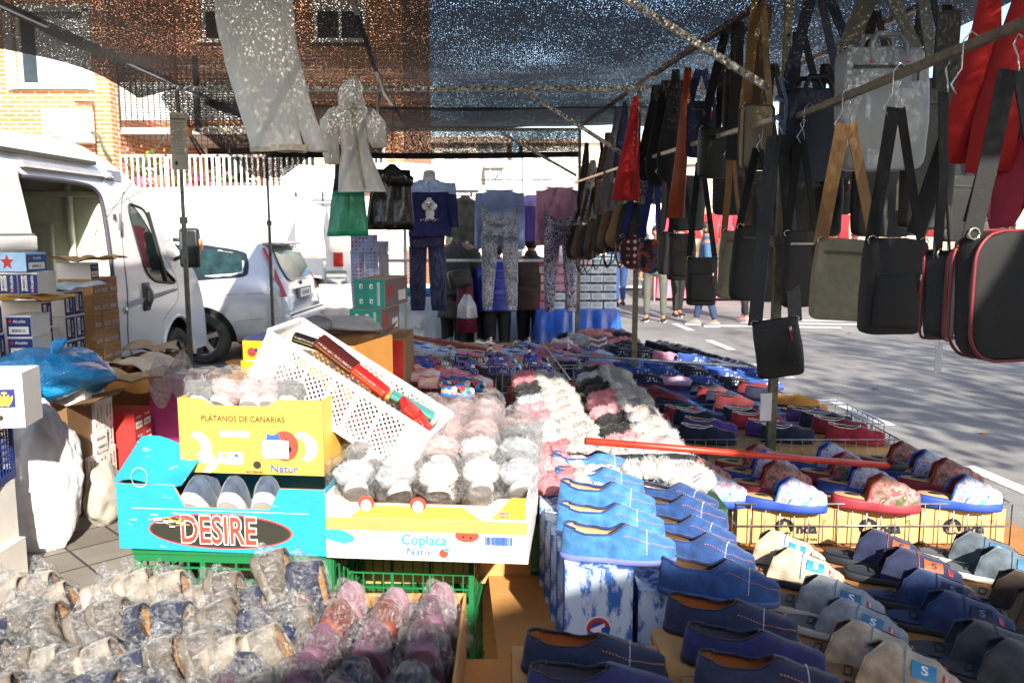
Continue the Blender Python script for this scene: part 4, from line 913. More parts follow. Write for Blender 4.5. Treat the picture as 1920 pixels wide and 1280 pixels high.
    if decor and 'patch' in decor:
        dm = MB(); pc, lc = decor['patch']
        def pt(a, b, off): 
            phi = math.pi + (.62 + .30 * b); q = surf(phi, .50 + .36 * a); return (q[0], q[1] * 1.01 , q[2] + off)
        def pt2(a, b, off): p = surf(math.pi - 1.25 + .36 * b, .42 + .4 * a); return (p[0], p[1] * 1.03 + .001, p[2] + off)
        for fn in (lambda a, b, o: (lambda p: (p[0], p[1] * 1.03 - .001, p[2] + o))(surf(math.pi + 1.25 - .36 * b, .42 + .40 * a)), lambda a, b, o: (lambda p: (p[0], p[1] * 1.03 + .001, p[2] + o))(surf(math.pi - 1.25 + .36 * b, .42 + .40 * a))):
            dm.grid(lambda a, b: fn(a, b, .0022), 6, 6, 0)
            vs, fs = text_geo("S", .02); dm.add([fn(.5 + v.y * .8, .5 + v.x * .7, .0034) for v in vs], fs, 1)
            dm.grid(lambda a, b: (lambda p: (p[0], p[1], p[2]))(fn(.15 + .7 * a, 1.35 + .35 * b, .0024)), 6, 4, 2)
            vs, fs = text_geo("Super", .01); dm.add([fn(.5 + v.x * .26, 1.52 - v.y * .3, .0036) for v in vs], fs, 1)
            dm.tube([fn(a / 8, -.25, .0015) for a in range(-6, 13)], .0011, 4, 3)
        subs.append(('badge', dm.mesh('badge', [M(pc, .6), M(lc, .6), M('#b02a2c', .6), M(pc, .6)])))
    if decor and 'bow' in decor:
        dm = MB(); c_ = surf(math.pi, 1.); x0 = L * .08; z0 = sole_h + ht
        for sg in (-1, 1): dm.ell((x0, sg * .018, z0 + .004), (.012, .018, .008), 0, 10, 6)
        dm.ell((x0, 0, z0 + .006), (.007, .006, .007), 0, 8, 6); subs.append(('bow', dm.mesh('bow', cloth(decor['bow']))))
    nm = name
    parts = [('sole', sm.mesh('sole', M(sole, .6, bump=.1))), ('upper', um.mesh('upper', mats_u), subs), ('lining', lm.mesh('lining', cloth(lin))), ('insole', im.mesh('insole', [insole or cloth(lin), M('#2b2522', .8)])), ('collar', cm.mesh('collar', velvet(trim)))]
    return (nm, parts)
def fluffy(cuff, toe='#a8a5a1', sole='#ece9e5', inner=None, seed=0, L=.28, W=.056, tufts=1100):
    rr = random.Random(seed)
    s_ = slipper('fluff', L=L * .88, W=W * .8, sole=sole, up=toe, kind='mule', tm=.4, t0=.5, ht=.05, name='fluffy_slipper')
    sole_m = s_[1][0][1]
    furc = M(toe, .95, var=.10, vs=30, bump=.9, bs_=210, sheen=.4); furk = M(cuff, .95, var=.25, vs=30, bump=.9, bs_=210, sheen=.5)
    def lump(c, r_, k, n=30, m=18, sd=0):
        mb = MB()
        def fn(d): p = Vector((d.x * 1.7, d.y * 1.7, d.z * 1.7)); return .16 * noise.noise(p * 1.3 + Vector((sd, 0, 0))) + .07 * noise.noise(p * 4 + Vector((sd, 3, 0)))
        mb.ell(c, r_, 0, n, m, fn)
        base = list(mb.v); vs = []; fs = []
        for i in range(k):
            p = Vector(rr.choice(base)); q = Vector(rr.choice(base)); d = (p - Vector(c)); 
            if d.z < -.6 * r_[2]: continue
            p = p + Vector((rr.gauss(0, .003), rr.gauss(0, .003), rr.gauss(0, .002))); nrm = Vector((d.x / r_[0] ** 2, d.y / r_[1] ** 2, d.z / r_[2] ** 2)).normalized()
            t1 = nrm.orthogonal().normalized(); t1.rotate(Matrix.Rotation(rr.uniform(0, 6.28), 3, nrm)); tip = p + (nrm + t1 * rr.uniform(.3, 1.3)).normalized() * rr.uniform(.006, .013)
            sd_ = nrm.cross(t1) * .0012; o = len(vs); vs += [p - sd_, p + sd_, tip]; fs.append((o, o + 1, o + 2))
        mb.add(vs, fs, 0); return mb
    v1 = lump((.075, 0, .045), (.075, W * 1.0, .046), tufts, sd=seed)
    v2 = lump((.0, 0, .058), (.042, W * .95, .040), tufts // 3, sd=seed + 3); o = len(v1.v); v1.v += v2.v; v1.f += [tuple(i + o for i in f) for f in v2.f]; v1.m += v2.m; v1.s += v2.s
    c1 = MB()
    for k, (x, y, rx, ry, rz, z) in enumerate(((-.085, 0, .052, W * .98, .034, .048), (-.045, -.022, .036, .030, .030, .062), (-.04, .024, .036, .030, .030, .062))):
        q = lump((x, y, z), (rx, ry, rz), tufts // 3, sd=seed + 7 + k); o = len(c1.v); c1.v += q.v; c1.f += [tuple(i + o for i in f) for f in q.f]; c1.m += q.m; c1.s += q.s
    wk = MB()
    for sg in (-1, 1):
        for k in range(2): wk.tube([(.118, sg * .012, .066 - k * .006), (.108, sg * .045, .075 - k * .012), (.09, sg * .066, .066 - k * .014)], .0012, 4)
    wk.ell((.12, 0, .067), (.006, .007, .005), 0, 8, 6)
    return ('fluffy_slipper', [('sole', sole_m), ('toe_fur', v1.mesh('toe_fur', furc), [('whisker_stitching', wk.mesh('whisker_stitching', M('#22201f', .8)))]), ('heel_fur', c1.mesh('heel_fur', furk))])

# ---------------------------------------------------------------- tables under the goods
TZ = .52
def surface(name, pts, z, th, mat_, lb, cat, leg=True, xy=False):
    P = pts if xy else [tuple(G(u, v, z))[:2] for u, v in pts]
    o = empty(name, (P[0][0], P[0][1], 0), label=lb, cat=cat)
    L_ = [(x - P[0][0], y - P[0][1]) for x, y in P]
    m_ = MB(); m_.prism(L_, th, 0, None, z - th); m_.build("table_top" if cat == 'table' else 'board', mat_, o)
    if leg:
        cx = sum(p[0] for p in L_) / len(L_); cy = sum(p[1] for p in L_) / len(L_)
        for x, y in L_:
            x, y = cx + (x - cx) * .9, cy + (y - cy) * .93; q = MB(); q.tube([(x, y, 0), (x, y, z - th)], .018, 6); q.build("leg", dk, o)
    return o
BLUECLOTH = M('#20407f', .6, var=.4, vs=5, bump=.4, bs_=30)
surface('display_table', [(-.98, 3.95), (1.62, 3.95), (2.0, 5.3), (1.42, 8.45), (-1.15, 8.5)], TZ, .03, BLUECLOTH, 'long trestle table under a blue cloth holding rows of slippers', 'table', xy=True)
surface('display_table', [(.06, 2.0), (1.95, 2.0), (1.95, 3.93), (.02, 3.93)], TZ, .03, card('#a8743f'), 'trestle table covered with cardboard under the wire baskets', 'table', xy=True)
surface('display_table', [(-.02, 1.0), (1.9, 1.0), (1.9, 2.86), (.55, 2.88), (.55, 2.0), (-.02, 2.0)], .537, .03, card('#b07a42'), 'near trestle table covered with brown cardboard under open slippers', 'table', xy=True)
q = MB(); P = [G(u, v, .55) for u, v in ((912, 1042), (1012, 1042), (1100, 1290), (940, 1290))]; q.prism([(p.x, p.y) for p in P], .006, 0, None, .540)
tag(q.build('cardboard_sheet', card('#c08a4e')), 'flat brown cardboard sheet beside the upright blue boxes', 'cardboard')
q = MB(); P = [G(u, v, .56) for u, v in ((838, 1232), (1000, 1232), (1000, 1400), (832, 1400))]; q.prism([(p.x, p.y) for p in P], .006, 0, None, .550)
tag(q.build('cardboard_sheet', card('#bd874d')), 'brown cardboard sheet lying at the bottom edge beside the bagged mauve slippers', 'cardboard')

# ---------------------------------------------------------------- prototypes
S = {}
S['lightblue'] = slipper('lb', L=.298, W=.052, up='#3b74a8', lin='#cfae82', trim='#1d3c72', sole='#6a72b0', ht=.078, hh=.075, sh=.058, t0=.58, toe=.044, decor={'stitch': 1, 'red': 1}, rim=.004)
S['blue'] = slipper('b2', L=.298, W=.052, up='#24467c', lin='#6c4a2c', trim='#16305c', sole='#3a4a80', ht=.078, hh=.07, sh=.055, t0=.58, toe=.042, decor={'stitch': 1, 'red': 1}, rim=.004)  # light blue loafer darkened all over, shade put into its colours
S['navy'] = slipper('nv', L=.30, W=.052, up='#1a2340', lin='#b5652a', trim='#0d1120', sole='#121318', ht=.070, hh=.066, sh=.055, t0=.56, toe=.042, decor={'stitch': 1})
S['navyplain'] = slipper('np', L=.30, W=.052, up='#1d1f4c', lin='#4d4a58', trim='#10101f', sole='#15151f', ht=.072, hh=.066, sh=.055, t0=.56, toe=.044)
S['maroon'] = slipper('mr', up='#6e1d24', lin='#3a0f14', trim='#5a141b', sole='#5e1a1f', ht=.068, hh=.068, sh=.056)
S['darknavy'] = slipper('dn', up='#181d38', lin='#10131f', trim='#11162c', sole='#0c0d12', ht=.07, hh=.066, sh=.056)
for k, c, tr in (('red', '#a3283a', '#e0d6c8'), ('purple', '#5c3a88', '#d8bfa2'), ('navytrim', '#1b2442', '#e0dccf'), ('darkred', '#7a1e2a', '#d8d0c2')):
    S[k] = slipper(k, L=.26, up=c, lin='#55303c', trim=tr, sole=c, ht=.060, hh=.062, sh=.052, t0=.60, toe=.042)
for k, pc, lc, c, ln_ in (('beigemule', '#2f7fae', '#e9e4da', '#b6a58f', '#8f6f50'), ('greymule', '#3f6f94', '#dfe3e6', '#8c9094', '#6d6f72'), ('navymule', '#b0532e', '#1c2036', '#1b2140', '#161a2c'), ('bluemule', '#14182c', '#4c6890', '#22355f', '#2a4068'), ('charmule', '#3f4650', '#22252a', '#3b3e42', '#43464a'), ('steelmule', '#3f6f94', '#c9cdd0', '#59646c', '#5b6268'), ('brownmule', '#4a3628', '#2a1d14', '#46362c', '#a08a68')):
    S[k] = slipper(k, L=.285, W=.054, up=c, lin=ln_, trim=c, sole='#c9c4ba' if k in ('greymule', 'steelmule') else '#2a2c33', kind='mule', tm=.30, t0=.47, ht=.082, toe=.036, sole_h=.020, decor={'patch': (pc, lc), 'tag': 1}, name='open_slipper')
CK = dict(L=.29, W=.054, kind='mule', tm=.38, t0=.57, ht=.088, toe=.044, sole_h=.030, wedge=.012, decor={'eye': 1}, name='clog', insole=M('#c9a273', .7, var=.15), rim=.005)
S['redclog'] = slipper('rc', lin='#d99a34', trim='#8f2a34', sole='#8f2b38', upmat=pattern('flow', ['#a8343c', '#b04a4c', '#a8827a', '#8f5f58', '#4f5a34', '#b3a294'], 22), **CK)
S['blueclog'] = slipper('bc', lin='#a8391f', trim='#1f5fae', sole='#22459a', upmat=pattern('flow', ['#4f86c2', '#9fb0c6', '#a88a9c', '#b9b9c4', '#6f9ac6', '#2a2a3a'], 22), **CK)
S['blackshoe'] = slipper('bs', L=.31, W=.055, up='#22211e', lin='#16150f', trim='#2c2a26', sole='#34322d', ht=.085, hh=.08, sh=.066, t0=.55, toe=.05, sole_h=.024, name='shoe')
S['tan'] = slipper('tn', L=.27, up='#1c2230', lin='#c08a42', trim='#b8853f', sole='#15161c', upmat=leather('#b17e3d', .8), ht=.06)
KK = dict(L=.19, W=.038, ht=.055, hh=.055, sh=.046)
kid = {
 'polka': ('#2c3f8f', pattern('dots', ['#20245e', '#e6e2ea'], 85), '#c63a2a'), 'redblue': ('#1f4fb0', pattern('multi', ['#bb2f2a', '#1d3f9a', '#c9c4c0', '#2a66c0', '#171a33'], 34), '#c9362a'),
 'pinkuni': ('#d98a9a', pattern('multi', ['#c9b7cf', '#d9a3b0', '#b9c3d6', '#d9c39a', '#cfd3dd'], 30), '#d9949f'), 'tigre': ('#b8352a', pattern('leopard', ['#16161f', '#c9c4bd'], 60), '#b8352a'),
 'bluestripe': ('#2f6fc2', pattern('stripes', ['#2a6cc0', '#cdd9e6'], 26), '#2f66b2'), 'zebra': ('#15161c', pattern('stripes', ['#15161c', '#d6d3cc'], 34), '#22242c'),
 'pink': ('#c98aa0', velvet('#c47f98'), '#d9a0b0'), 'star': ('#2b66ba', pattern('stars', ['#27458f', '#cdd6ea'], 42), '#2f76c9'), 'blackstar': ('#1a1e33', pattern('stars', ['#171a2c', '#cfd3dd'], 46), '#2b6fc2'),
 'comic': ('#1f62b8', pattern('multi', ['#c92f2a', '#2370c9', '#e0b63a', '#e6e2da', '#16181f', '#2f9ac2'], 38), '#2676cf')}
for k, (tr, um_, ln_) in kid.items(): S['k_' + k] = slipper('k' + k, lin=ln_, trim=tr, sole=tr, upmat=um_, **KK)
AK = dict(L=.255, W=.045, ht=.058, hh=.055, sh=.048)
for k in ('pink', 'star', 'blackstar', 'bluestripe', 'zebra'):
    tr, um_, ln_ = kid[k]; S['a_' + k] = slipper('a' + k, lin=ln_, trim=tr, sole='#1d2b5a' if k != 'pink' else '#b06f86', upmat=um_, **AK)
S['a_pinkprint'] = slipper('app', lin='#c98fa2', trim='#c57d95', sole='#b0708a', upmat=pattern('flow', ['#c98aa2', '#c98aa2', '#8d9cc0', '#d6a9b8', '#6f7fae', '#e0c2cc'], 20), **AK)
for k, c, b_ in (('felt_pink', '#c08d92', '#2a2527'), ('felt_grey', '#a5a49f', '#e0ddd6'), ('felt_black', '#22211f', '#c9c6c0'), ('felt_white', '#d9d6cf', '#d9d6cf'), ('felt_beige', '#b3a48c', '#8f8068'), ('felt_mauve', '#7d5e72', '#7d5e72'), ('felt_slate', '#5a6478', '#3a4258')):
    S[k] = slipper(k, L=.25, W=.046, up=c, lin='#cfc9c0', trim=c, sole='#d6d2ca', ht=.055, hh=.04, sh=.032, t0=.5, decor={'bow': b_}, kind='closed')
for k, c in (('dark_red', '#3d1218'), ('dark_blue', '#1b2a66'), ('dark_grey', '#24262a')):
    S[k] = slipper(k, L=.27, up='#14151c', lin=c, trim='#5a5f86' if k != 'dark_grey' else '#9a97a2', sole='#101014', upmat=velvet('#181a2a' if k != 'dark_grey' else '#1d1e22'), ht=.066, hh=.05, sh=.04, t0=.5)
F = {'pink': fluffy('#b9747b', '#a9a6a2', seed=1), 'black': fluffy('#1f1d1e', '#a9a6a2', seed=2), 'grey': fluffy('#a9adb6', '#a9a6a2', seed=3), 'white': fluffy('#a9a6a4', '#b0adaa', seed=4), 'rose': fluffy('#c08a90', '#ab9e9c', seed=5), 'salmon': fluffy('#c08075', '#c4867c', seed=6, tufts=700), 'mauve': fluffy('#6b4a60', '#7d5a70', seed=8, tufts=700), 'night': fluffy('#1b1d2e', '#20223a', seed=9, tufts=700)}
def put(spec, u, v, z, yaw, label, cat='slipper', group=None, tilt=0., roll=0., sca=1.):
    p = G(u, v, z); j = random.Random(int(u * 7 + v * 13)); k = sca * (1 + j.uniform(-.035, .035))
    return inst(spec, (p.x, p.y, z + .001), (R(roll + j.uniform(-2.5, 2.5)), R(tilt + j.uniform(-1.2, 1.2)), R(yaw + j.uniform(-4, 4))), label, cat, group, (k, k * (1 + j.uniform(-.05, .05)), k * (1 + j.uniform(-.08, .08))))
rr = random.Random(11)
# light blue row on the upright boxes, from the far end to the near end
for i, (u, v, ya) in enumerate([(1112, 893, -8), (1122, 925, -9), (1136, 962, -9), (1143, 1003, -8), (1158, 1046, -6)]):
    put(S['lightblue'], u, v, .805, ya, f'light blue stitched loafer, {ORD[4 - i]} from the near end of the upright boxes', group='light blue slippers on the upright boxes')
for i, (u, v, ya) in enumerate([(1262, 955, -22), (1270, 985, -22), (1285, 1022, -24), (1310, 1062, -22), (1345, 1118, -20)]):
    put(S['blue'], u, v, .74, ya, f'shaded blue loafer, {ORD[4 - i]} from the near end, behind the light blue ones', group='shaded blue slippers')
for i, (k, u, v, z, ya, lb) in enumerate([
    ('navy', 1112, 1262, .70, -9, 'navy slipper with orange lining and white stitch, in front of the round red badge box'),
    ('navyplain', 1128, 1322, .70, -8, 'navy slipper cut by the bottom edge, below the round red badge box'),
    ('navy', 1368, 1192, .70, -16, 'navy slipper with orange lining, on the brown cartons beside the upright blue box'),
    ('navyplain', 1410, 1252, .70, -12, 'plain purplish navy slipper, between the two orange lined ones'),
    ('navy', 1440, 1312, .70, -12, 'navy slipper with orange lining, below the plain purplish navy one at the bottom edge'),
    ('blackshoe', 930, 714, TZ + .12, -8, 'large black felt shoe, the farther of two on a small brown carton'),
    ('blackshoe', 962, 732, TZ + .12, -8, 'large black felt shoe, the nearer of two on a small brown carton')]):
    put(S[k], u, v, z, ya, lb, cat='slipper' if i < 5 else 'shoe', group='navy slippers at the near corner' if i < 5 else 'black felt shoes')
q = MB()
for (u0, u1, v, z) in ((960, 1250, 1262, .70), (1240, 1520, 1225, .70), (1300, 1600, 1330, .70)):
    a = G(u0, v, z); b_ = G(u1, v, z); o = MB(); o.box(((a.x + b_.x) / 2, a.y + .02, (.70 + .538) / 2 - .001), (b_.x - a.x, .22, .70 - .538 - .003), bev=.002)
    o.box(((a.x + b_.x) / 2, a.y + .02, .672), (b_.x - a.x + .006, .226, .006), 1)
    tag(o.build('shoe_box', [card('#b58652'), card('#8f6436')]), {960: 'plain brown shoe box under the navy slippers below the red badge box', 1240: 'plain brown shoe box under the orange lined navy slipper beside the blue box', 1300: 'plain brown shoe box at the bottom edge under two navy slippers'}[u0], 'shoe box', 'plain brown shoe boxes near the camera')
# open slippers on the cardboard
for k, u, v, ya, lb in [
    ('beigemule', 1450, 1062, -26, 'beige open slipper, the farther of the beige pair beside the blue loafers'), ('beigemule', 1480, 1092, -26, 'beige open slipper with blue letter badge, the nearer of the pair beside the blue loafers'),
    ('greymule', 1540, 1150, -28, 'light grey open slipper, farther one of the grey striped pair'), ('greymule', 1580, 1196, -28, 'light grey open slipper with paper stuffing, nearer one of the grey striped pair'),
    ('beigemule', 1600, 1252, -28, 'beige open slipper, farther one of the beige pair below the grey pair'), ('beigemule', 1660, 1296, -28, 'beige open slipper, nearer one of the beige pair at the bottom edge'),
    ('navymule', 1640, 1062, -20, 'black open slipper, farther one of the pair with the orange badge'), ('navymule', 1690, 1092, -20, 'black open slipper with an orange badge, in front of the maker printed boxes'),
    ('bluemule', 1725, 1142, -24, 'dark blue open slipper, farther one of the denim blue pair'), ('bluemule', 1775, 1182, -24, 'dark blue open slipper with black badge, nearer one of the denim blue pair'),
    ('steelmule', 1820, 1060, -26, 'slate grey open slipper, farther one of the slate pair at the corner of the cardboard'), ('steelmule', 1870, 1088, -26, 'slate grey open slipper, nearer one of the slate pair at the corner'),
    ('brownmule', 1905, 1140, -26, 'brown fur lined open slipper, farther one of the brown pair'), ('brownmule', 1950, 1180, -26, 'brown fur lined open slipper, nearer one of the brown pair'),
    ('charmule', 1830, 1245, -24, 'charcoal open slipper, farther one of the charcoal pair in the bottom corner'), ('charmule', 1890, 1290, -24, 'charcoal open slipper, nearer one of the charcoal pair in the bottom corner')]:
    put(S[k], u, v, .539, ya + rr.uniform(-5, 5), lb, group='open slippers on the cardboard', sca=1.17)
# clogs on the cardboard boxes
for i, (k, u, v) in enumerate([('redclog', 1300, 918), ('blueclog', 1322, 942), ('redclog', 1410, 886), ('blueclog', 1424, 904), ('redclog', 1444, 926), ('blueclog', 1470, 953), ('blueclog', 1545, 886), ('redclog', 1572, 905), ('blueclog', 1606, 926), ('redclog', 1640, 953), ('redclog', 1680, 880), ('blueclog', 1722, 900), ('redclog', 1762, 922), ('blueclog', 1795, 950)]):
    c_ = 'red' if k[0] == 'r' else 'blue'; cl = 1 if i < 2 else 2 if i < 6 else 3 if i < 10 else 4; dp = [0, 1, 0, 1, 2, 3, 0, 1, 2, 3, 0, 1, 2, 3][i]
    put(S[k], u, v, TZ + .143, -13 + rr.uniform(-2, 2), f'{c_} printed clog, {ORD[dp]} from the back in the {ORD[cl - 1]} column of the clog basket', cat='clog', group='printed clogs in the front wire basket')
# closed velvet slippers in the second basket
for i, (k, u, v) in enumerate([('red', 1208, 796), ('purple', 1230, 818), ('red', 1290, 788), ('navytrim', 1312, 798), ('purple', 1330, 815), ('navytrim', 1325, 829), ('navytrim', 1400, 790), ('red', 1418, 802), ('purple', 1450, 816), ('navytrim', 1475, 827), ('purple', 1520, 789), ('navytrim', 1548, 799), ('darkred', 1572, 812), ('red', 1602, 828)]):
    nm = {'red': 'raspberry red', 'purple': 'purple', 'navytrim': 'navy', 'darkred': 'dark crimson'}[k]; cl = 0 if i < 2 else 1 if i < 6 else 2 if i < 10 else 3; dp = [0, 1, 0, 1, 2, 3, 0, 1, 2, 3, 0, 1, 2, 3][i]
    put(S[k], u, v, TZ + .125, -14 + rr.uniform(-3, 3), f'{nm} pale trimmed slipper, {ORD[dp]} from the back in the {ORD[cl]} column behind the clogs', group='velvet slippers in the second wire basket')
put(S['tan'], 1490, 762, TZ + .10, -20, 'tan and navy slipper alone beside the steel post', group=None); put(S['tan'], 1508, 772, TZ + .02, -24, 'tan lined navy slipper lying lower, next to the tan one by the post')
# maroon and navy closed slippers
for i, (k, u, v) in enumerate([('maroon', 1143, 738), ('darknavy', 1162, 764), ('maroon', 1222, 745), ('darknavy', 1235, 752), ('maroon', 1252, 760), ('darknavy', 1266, 770), ('darknavy', 1330, 742), ('maroon', 1345, 750), ('darknavy', 1362, 758), ('maroon', 1380, 768), ('maroon', 1420, 738), ('darknavy', 1436, 748)]):
    cl = 0 if i < 2 else 1 if i < 6 else 2 if i < 10 else 3; dp = [0, 1, 0, 1, 2, 3, 0, 1, 2, 3, 0, 1][i]
    put(S[k], u, v, TZ + .02, -22 + rr.uniform(-3, 3), f'{"maroon" if k[0] == "m" else "navy"} velvet slipper, {ORD[dp]} from the back in {ORD[cl]} cluster on the blue cloth', group='maroon and navy slippers on the blue cloth')
# fluffy columns
fc1 = ['pink', 'rose', 'pink', 'grey', 'grey', 'pink', 'rose', 'grey', 'black', 'black', 'pink', 'pink']
fc2 = ['white', 'white', 'rose', 'black', 'black', 'rose', 'pink', 'pink', 'black', 'black', 'grey', 'black']
for c_, (lst, x0, x1, y0, y1, nm) in enumerate(((fc1, .235, .13, 2.66, 4.7, 'first'), (fc2, .50, .52, 2.78, 4.85, 'second'))):
    for i, k in enumerate(lst):
        q = i / (len(lst) - 1); x = x0 + (x1 - x0) * q; y = y0 + (y1 - y0) * q
        inst(F[k], (x + rr.uniform(-.015, .015), y, .775 - .02 * q), (R(rr.uniform(-9, 9)), R(3), R(-9 + rr.uniform(-11, 11))), f'{k} heeled fluffy slipper, {ORD[i]} from the near end of the {nm} furry column', 'slipper', 'fluffy white toed slippers in two columns', 1.14)
# green cartons under the fluffy slippers
gc = MB()
gc.box((.36, 3.66, .646), (.66, 2.1, .245), 0); F_ = Face(gc, (.36, 2.609, .64), (1, 0, 0), (0, 0, 1)); F_.rect(0, 0, .6, .16, 1); F_.ell(.14, .0, .05, .03, 2, 2)
tag(gc.build('green_carton', [printed('#1f4a2c', .3, '#a98a58'), printed('#3f7a56', .3), M('#d9d3c2')]), 'long dark green carton under the fluffy slippers', 'carton')
# ---- far half of the table : columns of slippers one behind another
cols_far = [(-.86, ['felt_beige', 'felt_beige', 'felt_pink', 'felt_beige', 'felt_slate', 'felt_beige', 'felt_white', 'felt_slate']), (-.52, ['felt_slate', 'felt_beige', 'felt_beige', 'felt_slate', 'felt_grey', 'felt_mauve', 'felt_pink', 'felt_slate']),
 (-.20, ['felt_pink', 'felt_grey', 'felt_pink', 'felt_white', 'felt_pink', 'felt_grey', 'felt_white', 'felt_black']), (.11, ['felt_grey', 'felt_pink', 'felt_grey', 'felt_pink', 'felt_slate', 'felt_grey', 'felt_white', 'felt_black']),
 (.42, ['a_pink', 'a_bluestripe', 'a_pink', 'felt_black', 'felt_grey', 'felt_white', 'felt_white', 'felt_white']), (.72, ['a_bluestripe', 'a_pink', 'felt_slate', 'felt_pink', 'felt_slate', 'felt_white', 'felt_mauve', 'felt_white'])]
nmf = {'felt_beige': 'beige felt', 'felt_pink': 'pink felt', 'felt_slate': 'slate blue felt', 'felt_white': 'off white felt', 'felt_grey': 'grey felt', 'felt_mauve': 'mauve felt', 'felt_black': 'black felt', 'a_pink': 'pink velvet', 'a_bluestripe': 'blue striped', 'a_zebra': 'zebra striped', 'a_star': 'blue star print', 'a_blackstar': 'black star print', 'a_pinkprint': 'pink cartoon print'}
for c_, (x, lst) in enumerate(cols_far):
    for i, k in enumerate(lst):
        y = 6.55 + i * .165; inst(S[k], (x + .02 * i * (c_ - 2.5) * .3, y, TZ + .03 + .045), (R(rr.uniform(-5, 5)), R(6), R(-14 + rr.uniform(-6, 6))), f'{nmf[k]} slipper, {ORD[i]} back in the {ORD[c_]} column of the far block', 'slipper', 'felt slippers at the far end of the table')
b_ = MB(); b_.box((-.08, 7.2, TZ + .035), (2.0, 1.6, .066)); tag(b_.build('cardboard_riser', card('#9c7a52')), 'low cardboard riser under the far felt slippers', 'cardboard')
for i, (k, u, v, dy) in enumerate([('black', 1070, 634, 0), ('white', 1083, 640, 0), ('rose', 1062, 646, 0), ('salmon', 1108, 626, 0), ('salmon', 1122, 632, 0), ('mauve', 1134, 640, 0), ('salmon', 1146, 648, 0), ('mauve', 1150, 626, 0), ('night', 1162, 632, 0), ('salmon', 1172, 642, 0), ('night', 1176, 650, 0), ('white', 1092, 648, 0)]):
    p = G(u, v, TZ + .08); inst(F[k], (p.x, p.y, TZ + .04), (0, 0, R(-16 + rr.uniform(-6, 6))), f'{ {"black": "black", "white": "white", "rose": "rose", "salmon": "salmon pink", "mauve": "mauve", "night": "dark navy"}[k]} fluffy slipper at the far table corner, {ORD[i]} from the felt ones', 'slipper', 'fluffy slippers at the far corner')
rows = [  # (u0,v0,u1,v1, kinds, z, name)
 (768, 668, 1030, 668, ['a_zebra', 'a_bluestripe', 'a_zebra', 'a_bluestripe', 'a_pink'], .08, 'row behind the red sloping pole'), (800, 660, 1060, 658, ['a_bluestripe', 'a_zebra', 'felt_pink', 'a_bluestripe', 'a_pink'], .08, 'back row above the red sloping pole'),
 (1000, 676, 1060, 690, ['a_pink', 'a_pink', 'a_pinkprint'], .06, 'short pink row mid table'), (1012, 664, 1046, 672, ['a_pinkprint', 'a_pink'], .08, 'short pink row behind the middle'),
 (1078, 678, 1160, 668, ['a_star', 'a_bluestripe', 'a_blackstar'], .08, 'row left of the square post'), (1120, 700, 1110, 715, ['a_pink', 'a_pinkprint'], .02, 'pair in front of the silver bar'),
 (1070, 692, 1400, 706, ['a_blackstar', 'a_pink', 'a_star', 'a_star', 'a_blackstar', 'a_star', 'a_star'], .06, 'row just under the silver bar'), (1095, 706, 1420, 722, ['a_star', 'a_star', 'a_blackstar', 'a_pinkprint', 'a_star', 'a_blackstar', 'a_star'], .03, 'second row under the silver bar'),
 (1205, 672, 1300, 682, ['a_blackstar', 'a_pink', 'a_star'], .09, 'row behind the silver bar')]
for (u0, v0, u1, v1, ks, dz, nm) in rows:
    for i, k in enumerate(ks):
        q = i / max(1, len(ks) - 1); u = u0 + (u1 - u0) * q; v = v0 + (v1 - v0) * q
        for j in range(2 if len(ks) > 3 else 1):
            put(S[k], u + j * 12, v + 7 * j, TZ + dz, -18 + rr.uniform(-5, 5), f'{nmf[k]} slipper, {"front" if j else "back"} of the {ORD[i]} pair, {nm}', group='printed slippers on the middle of the table')
for i in range(14):      # dark slippers receding to the far corner of the table by the road
    q = i / 13; u = 1235 + 150 * q; v = 652 + 46 * q; k = ['dark_blue', 'dark_blue', 'dark_grey', 'dark_grey', 'dark_grey', 'dark_red', 'dark_red', 'dark_blue', 'dark_red', 'dark_blue', 'dark_red', 'dark_blue', 'dark_blue', 'dark_blue'][i]
    put(S[k], u, v, TZ + .06, -24, f'black slipper with {k[5:]} lining, {ORD[i]} from the far end along the road side edge', group='dark slippers along the road side edge')
for i in range(6): put(S['dark_blue' if i % 2 else 'dark_grey'], 1165 + 14 * i, 660 + 3 * i, TZ + .08, -22, f'dark trimmed slipper, {ORD[i]} from the tied cord behind the square post', group='dark slippers behind the square post')
# kids slippers in wire baskets on the left half
kb = [(735, 800, 690, ['k_redblue', 'k_redblue', 'k_tigre'], .10, 'left kids basket top'), (845, 990, 690, ['k_polka', 'k_comic', 'k_redblue', 'k_comic'], .10, 'middle kids basket'), (1000, 1030, 690, ['k_redblue', 'k_polka'], .10, 'kids basket by the crossed bars')]
kl = [('k_redblue', 745, 682), ('k_redblue', 762, 676), ('k_pink', 735, 700), ('k_pinkuni', 748, 704), ('k_comic', 768, 700), ('k_redblue', 800, 684), ('k_redblue', 806, 692), ('k_tigre', 822, 690), ('k_redblue', 812, 700), ('k_tigre', 832, 700), ('k_pink', 880, 670), ('k_polka', 876, 680), ('k_polka', 880, 690), ('k_comic', 894, 696), ('k_polka', 872, 702), ('k_tigre', 902, 684), ('k_polka', 932, 674), ('k_comic', 945, 682), ('k_redblue', 938, 690), ('k_comic', 952, 694), ('k_polka', 940, 700), ('k_redblue', 1004, 680), ('k_comic', 1008, 690), ('k_polka', 1014, 700), ('k_comic', 1024, 708), ('k_comic', 1036, 718), ('k_redblue', 1022, 726), ('k_comic', 1040, 732), ('k_pinkuni', 780, 700), ('k_pinkuni', 786, 712), ('k_pinkuni', 806, 708), ('k_pinkuni', 812, 722), ('k_pink', 850, 708), ('k_pink', 852, 716), ('k_comic', 850, 728), ('k_comic', 868, 724), ('k_comic', 884, 728), ('k_pinkuni', 896, 722), ('k_comic', 858, 740)]
